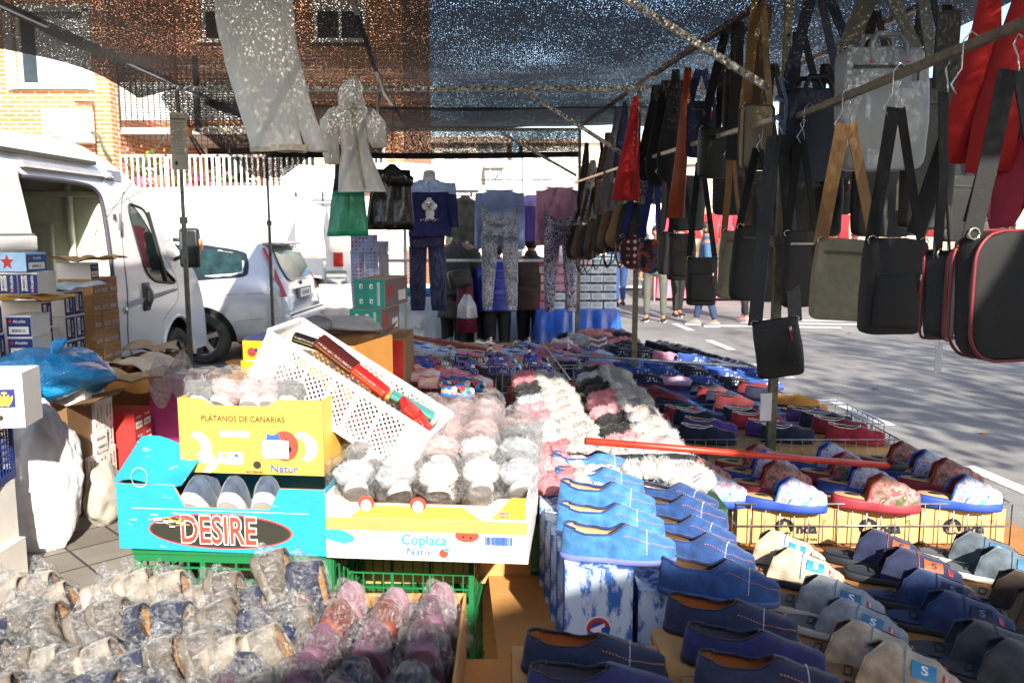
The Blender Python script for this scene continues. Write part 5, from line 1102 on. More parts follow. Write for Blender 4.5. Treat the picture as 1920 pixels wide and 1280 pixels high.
kn = {'k_redblue': 'red and blue', 'k_pink': 'pink', 'k_pinkuni': 'pastel pink printed', 'k_comic': 'brightly printed blue', 'k_tigre': 'black and white striped', 'k_polka': 'navy white spotted'}
for i, (k, u, v) in enumerate(kl):
    z = TZ + (.17 if v < 705 else .19 if u < 910 else .10)
    put(S[k], u, v + 3, z, -12 + rr.uniform(-12, 12), f'{kn[k]} child slipper, {ORD[(i % 14)]} of the {"far" if i < 14 else "middle" if i < 28 else "near"} kids group', group='child slippers in the wire baskets')
# ================================================================ SHOE BOXES, CARTONS, CRATES
def shoebox(kind, d, w_, h, front='x'):
    """box whose labelled end faces +x (d deep, w_ wide, h high)"""
    b = MB(); lid = MB()
    side, end, ink, lab = {'navy': ('#e6e3df', '#22356f', '#e9e6e0', '#e4e2dc'), 'white': ('#e6e2dc', '#e4e0d8', '#1b1a1a', '#e4e0d8'), 'red': ('#b02a26', '#a82824', '#e9e4de', '#e4e0d8'), 'brown': ('#b4895a', '#a2784c', '#4a3a2a', '#cfcadb'),
        'magenta': ('#a83a7c', '#97306c', '#e4cfe0', '#e4e0d8'), 'sky': ('#9fc4e2', '#2a5a9c', '#e9e6e0', '#e4e0d8'), 'teal': ('#2f8f82', '#2f8f82', '#e4efe9', '#e6e2dc'), 'whitered': ('#e6e2dc', '#e4e0d8', '#1b1a1a', '#e4e0d8')}[kind]
    side_m = card(side, .05) if kind != 'brown' else card('#b4895a')
    mats = [side_m, card(end, .05), M(ink, .6), M(lab, .6), M('#1a1a1c', .6), M('#b8322c', .6)]
    b.box((0, 0, h / 2), (d, w_, h), 0)
    F_ = Face(b, (d / 2, 0, h / 2), (0, 1, 0), (0, 0, 1)); F_.rect(0, 0, w_ * .992, h * .985, 1)
    B_ = Face(b, (0, -w_ / 2, h / 2), (1, 0, 0), (0, 0, 1))
    if kind == 'brown':
        F_.rect(-.004, -h * .22, w_ * .62, h * .17, 3, 2); F_.bars(-.004, -h * .22, w_ * .5, h * .10, 4, 3, 9, 3); F_.rect(0, h * .30, w_ * .3, h * .03, 4, 2)
    elif kind == 'teal':
        pass
    else:
        r_ = R(90) if h > w_ * 1.05 else 0
        if r_:
            F_.text(w_ * .22, h * .04, w_ * .24, "Alcalde", 2, 2, bold=.01, rot=r_); F_.ell(w_ * .22, -h * .36, w_ * .085, w_ * .085, 5, 2); F_.text(w_ * .22, -h * .36, w_ * .12, "A", 3, 3, bold=.03, rot=r_)
            F_.rect(-w_ * .18, 0, w_ * .30, h * .72, 3, 2); F_.text(-w_ * .20, 0, w_ * .2, random.choice(["08 MARINO 42", "CUERDA 36", "09 MARINO 37", "19 CUERDA 38"]), 4, 3, bold=.02, rot=r_, sx=.72); F_.text(-w_ * .07, 0, w_ * .08, "DEPORTIVO CASA", 4, 3, rot=r_)
        else:
            F_.text(w_ * .04, h * .22, h * .2, "Alcalde", 2, 2, bold=.01); F_.ell(-w_ * .34, h * .22, h * .08, h * .08, 5, 2); F_.rect(0, -h * .2, w_ * .80, h * .36, 3, 2); F_.text(0, -h * .22, h * .20, random.choice(["TB MARINO 35", "08 AZUL 34", "MARINO 32"]), 4, 3, bold=.02, sx=.62)
    if kind in ('white', 'whitered'):
        n = 14; F_.poly([(w_ / 2 * -.99, h * -.49), (w_ / 2 * -.99, h * -.2), (-w_ * .4, -h * .49)], 5, 2)
        B_.poly([(-d * .49, h * .49)] + [(-d * .49 + d * .8 * math.sin(R(90 * k / n)), h * .49 - h * .75 * (1 - math.cos(R(90 * (1 - k / n))))) for k in range(n + 1)] + [], 5)
    if kind == 'sky': F_ = B_; B_.poly([((.022 if k % 2 else .05) * math.cos(R(90 + 36 * k)), (.022 if k % 2 else .05) * math.sin(R(90 + 36 * k))) for k in range(10)], 5)
    t_ = .012 if h > .1 else .01; lid.box((0, 0, h - t_ / 2 + .0012), (d + .004, w_ + .004, t_), 0)
    return ('shoe_box', [('box', b.mesh('box', mats)), ('lid', lid.mesh('lid', side_m if kind not in ('navy',) else card('#d9d8dc', .05)))])
SB = {}
def sb(kind, d, w_, h):
    k = (kind, d, w_, h)
    if k not in SB: SB[k] = shoebox(*k)
    return SB[k]
rb = random.Random(5)
KN = {'navy': 'navy ended shoe box', 'white': 'white shoe box with red swoosh', 'red': 'red shoe box', 'brown': 'brown shoe box', 'magenta': 'magenta shoe box', 'sky': 'sky blue star shoe box'}
def stack_x(kinds, X0, y0, z0, d, w_, h, where, yaw=0.):
    """kinds[row][col]; labelled ends face +x, columns run along y"""
    nr = len(kinds)
    for r_, row in enumerate(kinds):
        for c_, k in enumerate(row):
            if k is None: continue
            jx, ja = rb.uniform(-.006, .006), rb.uniform(-1.2, 1.2)
            inst(sb(k, d, w_ - .003, h - .002), (X0 - d / 2 + jx, y0 + w_ * (c_ + .5), z0 + r_ * h), (0, 0, R(yaw + ja)), f'{KN[k]}, {ORD[r_]} up, {ORD[c_]} column, {where}', 'shoe box', 'shoe boxes piled beside the van')
def stack_f(kinds, x, y, z0, d, w_, h, where):
    for r_, k in enumerate(kinds):
        if k: inst(sb(k, d, w_ - .003, h - .002), (x + rb.uniform(-.005, .005), y + d / 2, z0 + r_ * h), (0, 0, R(-90 + rb.uniform(-1.5, 1.5))), f'{KN[k]} facing the table, {ORD[r_]} up, {where}', 'shoe box', 'shoe boxes piled beside the van')
stack_x([['brown'] * 3] * 6, -3.02, 6.08, .56, .24, .13, .1235, 'the brown stack')
stack_x([['navy', None, None]], -3.02, 6.08, .56 + 6 * .1235, .24, .13, .115, 'on top of the brown stack')
stack_x([['navy'] * 2] * 5, -2.98, 5.62, .42, .25, .12, .165, 'stack next to the brown one')
stack_f(['navy'] * 5, -3.09, 5.50, .42, .26, .13, .118, 'narrow middle pile')
stack_x([['magenta'], ['navy'], ['navy'], ['navy'], ['navy']], -2.96, 5.30, .38, .25, .12, .165, 'the pile behind the blue bag')
stack_f(['magenta', 'magenta', 'magenta', 'magenta', 'navy', 'navy'], -2.98, 5.08, .36, .22, .15, .13, 'front pile beside the blue bag')
stack_x([['magenta'], ['magenta'], ['magenta'], ['navy'], ['navy']], -3.06, 4.95, .38, .22, .11, .165, 'outermost pile')
def plain(name, c, d, mat_, lb, cat, rot=(0, 0, 0), flaps=0, fm=None, group=None):
    """closed or open carton with walls, optional flaps as parts"""
    o = empty(name, c, rot, lb, cat, group); w_, dd, h = d; t = .005; b = MB()
    b.box((0, 0, t / 2), (w_, dd, t)); b.box((0, -dd / 2 + t / 2, h / 2 + t / 2), (w_, t, h - t)); b.box((0, dd / 2 - t / 2, h / 2 + t / 2), (w_, t, h - t)); b.box((-w_ / 2 + t / 2, 0, h / 2 + t / 2), (t, dd - 2 * t, h - t)); b.box((w_ / 2 - t / 2, 0, h / 2 + t / 2), (t, dd - 2 * t, h - t))
    if not flaps: b.box((0, 0, h - t / 2 + .001), (w_ + .002, dd + .002, t))
    b.build('carton', mat_, o)
    rr_ = random.Random(int(abs(c[0]) * 1000))
    for k in range(flaps):
        a = [(0, -dd / 2, 0), (w_ / 2, 0, 90), (0, dd / 2, 180), (-w_ / 2, 0, 270)][k]; L_ = w_ if k % 2 == 0 else dd; fl = MB(); fh = min(w_, dd) * .45; an = rr_.uniform(95, 150)
        fl.grid(lambda u_, v_: (-L_ / 2 + L_ * u_, -fh * v_ * math.sin(R(an)) - .01 * math.sin(u_ * 5) * v_, -fh * v_ * math.cos(R(an)) * .4 + .01 * math.sin(u_ * 7) * v_), 10, 5)
        sol = MB(); sol.v = list(fl.v) + [(x, y, z - .004) for x, y, z in fl.v]; nn = len(fl.v); sol.f = list(fl.f) + [tuple(i + nn for i in f[::-1]) for f in fl.f]; sol.m = [0] * len(sol.f); sol.s = [False] * len(sol.f)
        sol.build('flap', fm or mat_, o, loc=(a[0], a[1], h + .002), rot=(0, 0, R(a[2])))
    return o
BR = card('#a87a49')
plain('carton', (-3.12, 6.28, 0), (.36, .5, .555), BR, 'big brown carton under the brown shoe boxes', 'carton')
plain('carton', (-3.1, 5.66, 0), (.34, .58, .415), BR, 'big brown carton under the navy shoe box stack', 'carton')
plain('carton', (-3.04, 5.12, 0), (.36, .50, .355), BR, 'big brown carton under the magenta and navy boxes', 'carton')
o = MB()
def sheet_top(cx, cy, w_, d_, z, mat_, lb, amp=.02, yaw=0., seed=0, th=.005, name='flattened_carton'):
    m_ = MB(); fn = lambda a, b, dz=0.: (w_ * (a - .5) + .01 * math.sin(b * 9 + seed), d_ * (b - .5) + .01 * math.sin(a * 8 + seed), amp * nz((a * 2.2, b * 2.2, 0), 1.6, seed) + amp * abs(math.sin(a * 4 + seed)) * .5 + dz)
    m_.grid(lambda a, b: fn(a, b), 16, 14, 0, False); m_.grid(lambda a, b: fn(a, b, -th), 16, 14, 0, False, flip=True)
    return tag(m_.build(name, mat_, loc=(cx, cy, z), rot=(0, 0, R(yaw))), lb, 'cardboard')
sheet_top(-3.03, 6.1, .40, .5, 1.445, card('#c59a66'), 'bent brown carton lid resting on top of the brown stack', .03, 8, 1)
sheet_top(-3.0, 5.66, .42, .5, 1.275, printed('#b9c9cf', .8), 'torn white and blue carton lid on top of the navy stack', .03, -6, 2)
stack_f(['navy'], -3.02, 5.06, 1.27, .2, .12, .13, 'topping the outermost piles'); stack_f(['navy'], -2.89, 5.06, 1.27, .2, .12, .13, 'topping the piles, nearer the van')
sheet_top(-2.98, 5.2, .5, .36, 1.235, card('#b58a3c'), 'torn yellow and brown carton between the navy boxes', .03, 4, 3)
inst(sb('sky', .26, .16, .11), (-2.98, 5.12, 1.405), (0, 0, R(-12)), 'sky blue shoe box with a star and navy end, topmost of the outer piles', 'shoe box')
# white boxes near
WS = [['white', 'white', 'white'], ['whitered', 'white', 'white'], [None, 'white', 'white'], [None, 'white', 'white']]
KN['whitered'] = 'white shoe box with red side'
stack_x(WS, -2.50, 4.86, .004, .24, .113, .155, 'the white stack')
inst(sb('white', .26, .13, .12), (-2.62, 5.02, .315), (0, 0, R(-2)), 'white shoe box lying on the lower two steps of the white stack', 'shoe box'); inst(sb('whitered', .3, .24, .14), (-2.66, 5.0, .628), (0, 0, R(1)), 'large white and crimson shoe box topmost on the white stack', 'shoe box')
for r_ in range(4):
    for c_ in range(2): inst(sb('red', .22, .12, .12), (-2.52, 5.35 + .125 * c_, .004 + .122 * r_), (0, 0, R(rb.uniform(-2, 2))), f'red shoe box, {ORD[r_]} up in the {ORD[c_]} red column by the blue tray flap', 'shoe box', 'red shoe boxes')
for r_ in range(4): inst(sb('magenta', .28, .22, .155), (-2.36, 5.85, .004 + .157 * r_), (0, 0, R(rb.uniform(-3, 3))), f'wide magenta shoe box under clear plastic, {ORD[r_]} up behind the banana carton', 'shoe box', 'magenta shoe boxes')
for r_ in range(4): inst(sb('navy', .2, .13, .155), (-2.33, 6.1, .004 + .157 * r_), (0, 0, R(rb.uniform(-3, 3))), f'navy ended shoe box beside the magenta ones, {ORD[r_]} up', 'shoe box', 'navy shoe boxes by the magenta ones')
sheet_top(-2.45, 5.02, .62, .42, .006, card('#c69c66'), 'flat brown cardboard on the paving under the white shoe boxes', .004, 4, 5)
# crumpled bags
def crumple(name, c, r_, mat_, lb, cat, amp=.16, seed=0, nu=56, nv=40, base=True, knot=None):
    mb = MB()
    def fn(d):
        p = d * 1.6 + Vector((seed, seed, 0)); a = noise.noise(p) * 1.1 + (1 - abs(noise.noise(p * 2.3))) * .5 - .3 + (1 - abs(noise.noise(p * 5.1))) * .22 - .1; return amp * a
    mb.ell((0, 0, r_[2]), r_, 0, nu, nv, fn)
    mb.v = [(x, y, max(.003, z)) for x, y, z in mb.v]
    if knot: mb.loft([((knot[0], knot[1], knot[2]), .05, .04), ((knot[0] + .01, knot[1], knot[2] + .04), .02, .018), ((knot[0] + .03, knot[1], knot[2] + .09), .05, .02), ((knot[0] + .06, knot[1], knot[2] + .12), .03, .006)], 16, fold=.012, k=4)
    return tag(mb.build(name, mat_, loc=c), lb, cat)
def plasticbag(c, tr=.25):
    m, t, b = newmat("bag_plastic"); v = t.coord(); b.inputs['Base Color'].default_value = (*C(c), 1); b.inputs['Roughness'].default_value = .28; b.inputs['Coat Weight'].default_value = .4
    b.inputs['Transmission Weight'].default_value = 0; b.inputs['Subsurface Weight'].default_value = .0
    bn = t.new("ShaderNodeBump"); bn.inputs['Strength'].default_value = .9; bn.inputs['Distance'].default_value = .02
    h = t.math('ADD', t.vor(v, 14), t.noise(v, 24, 5, .6, 2.)); t.link(h, bn.inputs['Height']); t.link(bn.outputs[0], b.inputs['Normal']); return m
crumple('plastic_bag', (-2.72, 4.92, .665), (.33, .26, .15), plasticbag('#1593d6'), 'bright blue knotted plastic bag on top of the shoe box piles', 'plastic bag', .2, 3, knot=(.08, -.1, .25))
plain('carton', (-2.78, 4.90, 0), (.52, .40, .66), card('#6e5030'), 'dark opened carton under the blue plastic bag', 'carton', flaps=2)
crumple('woven_sack', (-2.46, 4.28, 0), (.20, .18, .37), M('#c9c9cc', .55, var=.05, vs=6, bump=1., bs_=22, rnd=0), 'tall white crumpled plastic sack standing on the paving', 'sack', .22, 8, 90, 70)
crumple('cloth_bag', (-2.30, 4.62, 0), (.09, .14, .17), cloth('#a39d90'), 'greyish cloth bag slumped behind the white sack', 'bag', .2, 12)
# banana carton at the frame edge, blue lattice crate, small white cartons
bc = MB(); bc.box((0, 0, .12), (.62, .01, .24), 0); bc.box((.305, .1, .12), (.01, .2, .24), 0); bc.box((0, .1, .01), (.6, .2, .01), 0); bc.box((-.305, .1, .12), (.01, .2, .24), 0); bc.box((0, .2, .12), (.6, .01, .24), 0)
F_ = Face(bc, (.035, -.005, .13), (1, 0, 0), (0, 0, 1)); F_.rect(.20, .0, .085, .08, 1, 1)
for k in range(5): F_.ell(.20 + (k - 2) * .011, -.006 - abs(k - 2) * .003, .0065, .026, 2, 2, 16, rot=-(k - 2) * .22)
F_.ell(.2, .024, .012, .005, 2, 2); F_.text(.09, -.01, .07, "ano", 1, 1, italic=.25); F_.ell(.18, -.085, .010, .012, 3)
o = empty('banana_carton', (-2.42, 3.55, .80), (0, 0, R(10)), 'white carton end with a navy banana emblem at the frame edge', 'carton'); bc.build('carton', [card('#d8d6d6', .05), M('#1f2a70', .5), M('#e0b23a', .5), M('#2a2320', .8)], o)
def lattice_crate(name, L_, W_, H_, mat_, t=.004, cell=.022, panels=4, diag=False):
    """open crate with perforated side panels; parts: base, side_panel x2, end_panel x2"""
    parts = []
    def panel(nm, length, o_, ax, solid_end=0.0, np_=panels):
        m_ = MB(); o_ = Vector(o_); ax = Vector(ax); nn = Vector((-ax.y, ax.x, 0)); up = Vector((0, 0, 1))
        def bar(a, b_, w2, th=t):
            pa = o_ + ax * a[0] + up * a[1]; pb = o_ + ax * b_[0] + up * b_[1]; d = (pb - pa); ln_ = d.length; d.normalize(); s2 = d.cross(nn).normalized() * w2 / 2; n2 = nn * th / 2
            vs = [pa - s2 - n2, pa + s2 - n2, pa + s2 + n2, pa - s2 + n2, pb - s2 - n2, pb + s2 - n2, pb + s2 + n2, pb - s2 + n2]
            m_.add(vs, [(0, 3, 2, 1), (4, 5, 6, 7), (0, 1, 5, 4), (1, 2, 6, 5), (2, 3, 7, 6), (3, 0, 4, 7)])
        rim = H_ * .12
        bar((0, rim / 2), (length, rim / 2), rim, t * 1.6); bar((0, H_ - rim / 2), (length, H_ - rim / 2), rim, t * 1.6); bar((0, H_ - .004), (length, H_ - .004), .008, t * 4)
        e0 = solid_end if solid_end else .02
        bar((e0 / 2, rim), (e0 / 2, H_ - rim), e0, t * 1.2); bar((length - e0 / 2, rim), (length - e0 / 2, H_ - rim), e0, t * 1.2)
        x0, x1 = e0, length - e0; z0, z1 = rim, H_ - rim
        for k in range(1, np_): xx = x0 + (x1 - x0) * k / np_; bar((xx, z0), (xx, z1), .010, t * 1.3)
        hgt = z1 - z0
        if diag:
            s_ = cell * 1.41; k = -hgt
            while k < x1 - x0:
                for sg in (0, 1):
                    a0 = max(0, -k); a1 = min(hgt, (x1 - x0) - k)
                    if a1 > a0 + .003:
                        if sg == 0: bar((x0 + k + a0, z0 + a0), (x0 + k + a1, z0 + a1), .0045, t * .8)
                        else: bar((x0 + k + a0, z1 - a0), (x0 + k + a1, z1 - a1), .0045, t * .78)
                k += s_
        else:
            k = x0 + cell
            while k < x1: bar((k, z0), (k, z1), .005, t * .8); k += cell
            k = z0 + cell
            while k < z1: bar((x0, k), (x1, k), .005, t * .76); k += cell
        parts.append((nm, m_.mesh(nm, mat_)))
    panel('side_panel', L_, (-L_ / 2, -W_ / 2, 0), (1, 0, 0), L_ * .13 if diag else 0); panel('side_panel', L_, (-L_ / 2, W_ / 2, 0), (1, 0, 0), L_ * .13 if diag else 0)
    panel('end_panel', W_ - .01, (-L_ / 2, -W_ / 2 + .005, 0), (0, 1, 0), W_ * .44 if diag else 0, 1); panel('end_panel', W_ - .01, (L_ / 2, -W_ / 2 + .005, 0), (0, 1, 0), W_ * .44 if diag else 0, 1)
    b = MB()
    b.box((0, 0, .002), (L_, W_, .003)) if not diag else None
    if diag:
        k = -L_ / 2
        while k < L_ / 2: b.box((k, 0, .003), (.005, W_, .005)); k += .024
        k = -W_ / 2
        while k < W_ / 2: b.box((0, k, .0035), (L_, .005, .0045)); k += .024
    parts.append(('base', b.mesh('base', mat_))); return (name, parts)
GRN = plastic('#1f6b3c', .4); BLU = plastic('#24357c', .4); WPL = M('#d9d8d6', .4, var=.06, vs=10, bump=.05, rnd=0)
crs = lattice_crate('plastic_crate', .56, .36, .26, GRN, .005, .045, 3)
for (x, y, z, lb) in ((-.76, 2.42, .51, 'green plastic crate directly under the blue lettered carton'), (-.75, 2.40, .25, 'green plastic crate, second from the top under the lettered carton'), (-.76, 2.41, -.01 + .004, 'green plastic crate standing on the paving at the foot of the pile'), (-.29, 2.6, .51, 'green plastic crate under the yellow and white banana carton'), (-.29, 2.6, .25, 'green plastic crate in the middle of the pile beneath the white carton'), (-.29, 2.6, .004, 'green plastic crate lowest beneath the white banana carton')):
    inst(crs, (x, y, z), (0, 0, R(-4)), lb, 'crate', 'green plastic crates', (.67, 1, 1) if x > -.4 else 1.0)
crb = lattice_crate('plastic_crate', .5, .36, .30, BLU, .004, .03, 3)
inst(crb, (-2.56, 3.66, .50), (0, 0, R(8)), 'dark blue perforated plastic crate under the banana emblem carton', 'crate')
plain('carton', (-2.52, 3.68, .0), (.46, .30, .22), printed('#d9d6cc', .5), 'small white carton by the foot of the front pole, lower one', 'carton'); plain('carton', (-2.54, 3.69, .222), (.44, .28, .275), printed('#dedbd2', .5), 'small white carton by the front pole, upper one', 'carton')
# ---------------- printed fruit cartons in front
def fruit_tray(nm, c, yaw, w_, d_, h, lowh, notch, base_m, prints, lb, extra=()):
    o = empty(nm, c, (0, 0, R(yaw)), lb, 'carton'); t = .006
    b = MB(); n0, n1 = notch
    def wall(y, fl=False):
        pts = [(-w_ / 2, 0), (w_ / 2, 0), (w_ / 2, h), (n1 + .03, h), (n1, lowh), (n0, lowh), (n0 - .03, h), (-w_ / 2, h)]
        v_, f_ = fill2d(pts)
        b.add([(p.x, y, p.y) for p in v_], f_, 0); b.add([(p.x, y + t, p.y) for p in v_], f_, 1)
        n = len(pts); b.add([(x, yy, z) for x, z in pts for yy in (y, y + t)], [(2 * i, 2 * i + 1, 2 * ((i + 1) % n) + 1, 2 * ((i + 1) % n)) for i in range(n)], 1)
    wall(0); wall(d_ - t)
    for sx in (-1, 1): b.box((sx * (w_ / 2 - t / 2), d_ / 2, h / 2), (t - .0005, d_ - 2 * t, h), 0)
    b.box((0, d_ / 2, t / 2), (w_ - 2 * t, d_ - 2 * t, t), 1)
    for sx in (-1, 1): b.box((sx * (w_ / 2 - .06), d_ / 2, h + .002), (.115, d_ - .005, .004), 0) if 'top' in extra else None
    F_ = Face(b, (0, 0, 0), (1, 0, 0), (0, 0, 1)); prints(F_)
    b.build('carton', [base_m, card('#b98a55'), *EXTRA], o); return o
EXTRA = [M('#c9402f', .6), M('#e6e2dc', .6), M('#2b2a20', .6), M('#c99a2e', .6), M('#2b5aa8', .6), M('#15110f', .6), M('#2f93b8', .6), M('#b98a4e', .75), M('#d9a83a', .6)]
RED_, WH_, OLV, GLD, BLU_, BLK, TEAL_, TAPE, YEL = range(2, 11)
def p_desire(F_):
    F_.ell(-.002, .060, .205, .050, RED_, 1); F_.ell(-.002, .060, .200, .046, OLV, 2)
    F_.text(-.006, .060, .108, "DESIRE", WH_, 3, bold=.05, sx=.66); F_.text(-.006, .060, .108, "DESIRE", RED_, 4, bold=.016, sx=.66)
    rr_ = random.Random(2)
    for k in range(26): F_.rect(-.14 + rr_.gauss(0, .03), .088 + rr_.gauss(0, .010), rr_.uniform(.008, .03), rr_.uniform(.001, .004), TAPE if k % 2 else WH_, 5)
    F_.rect(0, .118, .50, .0014, WH_, 2); F_.ring(-.225, .205, .024, .028, .0012, WH_, 2, 20)
A0 = D(225, 1008, 2.26); B0 = D(611, 1022, 2.19); ctr = (A0 + B0) / 2; wD = (B0 - A0).length
fruit_tray('fruit_carton', (ctr.x, ctr.y, .775), -6, wD, .42, .185, .125, (-.10, .14), printed('#2392b4', .35), p_desire, 'turquoise fruit carton lettered DESIRE full of grey slippers')
fruit_lip = MB(); fruit_lip.grid(lambda a, b: (-.09 + .20 * a, .0 + .16 * b, .01 * math.sin(a * 6) + .09 * b * (1 - a * .3)), 8, 6)
o = bpy.data.objects['fruit_carton']; q = fruit_lip.build('flap', printed('#2392b4', .5), o, loc=(-wD / 2 + .08, .0, .188)); 
fruit_lip = MB(); fruit_lip.grid(lambda a, b: (.0 + .11 * a, .16 * b, .10 * b + .008 * math.sin(a * 6)), 8, 6); fruit_lip.build('flap', printed('#2392b4', .5), o, loc=(-wD / 2 + .15, .17, .188 + .06))
def p_copl(F_):
    F_.rect(0, .098, wE * .995, .034, TAPE, 3)
    F_.poly([(-wE * .38, .115), (wE * .28, .115), (wE * .18, .150), (-wE * .30, .150)], YEL, 1); F_.poly([(wE * .32, .12), (wE * .49, .12), (wE * .49, .18), (wE * .42, .18)], GLD, 1)
    F_.text(-.005, .058, .040, "Coplaca", TEAL_, 4, bold=.02, sx=.95); F_.text(-.015, .026, .028, "Natur", BLU_, 4, bold=.002, sx=1.1)
    F_.ell(.048, .024, .012, .012, RED_, 4); F_.ell(.056, .034, .008, .005, TEAL_, 5); F_.ell(.11, .073, .032, .018, RED_, 1); F_.ell(.10, .070, .004, .003, BLK, 2); F_.ell(.12, .068, .004, .003, BLK, 2)
    F_.ell(-wE * .44, .062, .045, .018, TEAL_, 1, rot=-.2); F_.ell(-.16, .155, .022, .020, RED_, 2, 30); F_.ell(-.16, .149, .014, .016, WH_, 3); F_.ell(-.02, .155, .022, .02, RED_, 2, 30); F_.ell(-.02, .149, .014, .016, WH_, 3)
    F_.bars(.195, .062, .075, .024, BLU_, 4, 26, 4); F_.text(.175, .135, .022, "17", TEAL_, 4); F_.text(.21, .139, .009, "KILOS", BLU_, 4, bold=.01); F_.text(.21, .129, .009, "KILOS", BLU_, 4, bold=.01)
    for k, s_ in enumerate(["Oficina Central:", "Avda. de Anaga, 11-9B", "Santa Cruz de Tenerife", "Tel.: 922 28 68 00"]): F_.text(.205, .042 - k * .009, .0075, s_, BLU_, 4, bold=.006)
A1 = D(613, 1032, 2.19); B1 = D(990, 1040, 2.14); c1_ = (A1 + B1) / 2; wE = (B1 - A1).length
fruit_tray('fruit_carton', (c1_.x, c1_.y, .775), -5, wE, .45, .175, .155, (-wE * .38, wE * .30), printed('#dedad2', .3), p_copl, 'white and yellow banana carton with brown tape and a ladybird, full of bagged slippers')
def p_plat(F_):
    F_.text(-.02, .158, .023, "PLÁTANOS DE CANARIAS", OLV, 2, bold=.012, sx=.92)
    for k, (x, y, a, b_) in enumerate(((-.165, .07, .05, .05), (-.15, .03, .05, .035), (.14, .08, .055, .045))):
        n = 20; F_.poly([(x + a * math.cos(R(-60 + 150 * q / n)), y + b_ * math.sin(R(-60 + 150 * q / n))) for q in range(n + 1)] + [(x - .012 + a * .62 * math.cos(R(90 - 150 * q / n)), y - .004 + b_ * .75 * math.sin(R(90 - 150 * q / n))) for q in range(n + 1)], WH_, 1)
    F_.rect(-.045, .115, .085, .018, WH_, 2); F_.ell(.10, .085, .040, .043, RED_, 3); F_.ell(.09, .07, .006, .008, BLK, 4); F_.ell(.115, .075, .006, .008, BLK, 4); F_.ell(.105, .10, .005, .005, BLK, 4)
    F_.poly([(.045, .085), (.05, .12), (.065, .115), (.085, .12), (.09, .10), (.075, .08)], BLU_, 4); F_.rect(.05, .072, .015, .006, BLU_, 4); F_.rect(.075, .075, .075, .052, WH_, 6)
    F_.rect(-.06, .045, .075, .034, WH_, 2); F_.rect(-.042, .053, .011, .010, BLU_, 3); F_.ell(-.078, .052, .006, .006, YEL, 3); F_.rect(-.078, .040, .018, .003, BLU_, 3); F_.text(.098, .020, .030, "Natur", BLU_, 7, bold=.006, sx=1.1); F_.text(.01, .008, .012, "eurobanan", OLV, 3, bold=.02); F_.ell(.018, .028, .012, .011, OLV, 3)
    for k in range(2): F_.rect(-.06, .016 - .007 * k, .07, .0022, GLD, 3)
A2 = D(343, 893, 2.36); B2 = D(606, 902, 2.30); c2_ = (A2 + B2) / 2; wP = (B2 - A2).length
fruit_tray('fruit_carton', (c2_.x, c2_.y, .965), -6, wP, .30, .215, .195, (-.11, .05), printed('#d4a648', .1, '#e0c67a'), p_plat, 'yellow banana carton lettered PLÁTANOS DE CANARIAS standing on the turquoise one')
# yellow and brown opened carton behind
o = empty('opened_carton', (-.93, 3.02, .915), (0, 0, R(-14)), 'opened brown carton with a yellow ladybird printed corner behind the banana carton', 'carton')
b = MB(); b.box((0, 0, .17), (.085, .008, .34), 0); b.box((0, -.006, .245), (.098, .008, .045), 0); F_ = Face(b, (0, -.005, .30), (1, 0, 0), (0, 0, 1)); F_.ell(-.005, .0, .017, .016, 1, 2); F_.poly([(.004, .004), (.012, .016), (.02, .012), (.016, 0)], 2, 3); F_.ell(-.01, -.003, .003, .003, 3, 3); F_.ell(0, -.006, .003, .003, 3, 3); F_.rect(0, -.034, .06, .008, 4, 2)
b.build('printed_corner', [printed('#cf9a12', .1, '#dfb83a'), M('#b8362a', .6), M('#23306e', .6), BLKM if False else M('#15110f', .6), M('#e6e2dc', .6)], o)
b = MB(); b.box((.21, .03, .16), (.34, .007, .34)); b.box((.38, .2, .16), (.007, .34, .34)); b.box((-.11, .03, .09), (.14, .007, .20)); b.box((-.18, .2, .09), (.007, .34, .2)); b.box((.1, .2, .0), (.55, .34, .007)); b.box((.1, .37, .12), (.55, .007, .24)); b.build('carton', card('#a8712f'), o)
plain('carton', (-.85, 3.35, .3), (.62, .7, .607), BR, 'brown carton holding up the opened ladybird carton', 'carton'); plain('carton', (-.88, 3.37, .0), (.66, .66, .298), BR, 'brown carton lowest under the opened ladybird carton', 'carton')
# carton with teal boxes near the table corner
o = plain('carton', (-.80, 5.15, .52), (.34, .45, .50), card('#a07a50'), 'carton with white and red side under the teal boxes', 'carton')
b = MB(); F_ = Face(b, (0, -.2255, .25), (1, 0, 0), (0, 0, 1)); F_.rect(.05, 0, .20, .48, 0); F_.rect(.125, 0, .07, .48, 1, 2); F_.rect(-.08, .18, .06, .13, 2, 2); b.build('printed_side', [M('#dedbd5', .6), M('#c0302a', .6), M('#b98a4e', .7)], o)
def teal():
    b = MB(); b.box((0, 0, .07), (.15, .36, .138), 0); F_ = Face(b, (0, -.18, .07), (1, 0, 0), (0, 0, 1)); F_.rect(0, 0, .148, .136, 1)
    for i in (-1, 1):
        for j in (-1, 1): F_.rect(i * .025 - .015, j * .035, .016, .022, 2, 2); F_.rect(i * .025 - .013, j * .035 - .002, .006, .010, 3, 3)
    F_.bars(.045, 0, .012, .11, 2, 2, 3)
    G_ = Face(b, (.075, 0, .07), (0, 1, 0), (0, 0, 1)); G_.rect(0, 0, .355, .13, 4, 1); G_.rect(-.1, .01, .1, .06, 5, 2); G_.rect(.08, -.02, .12, .05, 2, 2)
    return ('patterned_box', b.mesh('patterned_box', [card('#c2a58c'), M('#2a8f80', .5), M('#e4e6e2', .5), M('#20242a', .5), M('#7d6a68', .6), M('#a8433c', .6)]))
tb_ = teal()
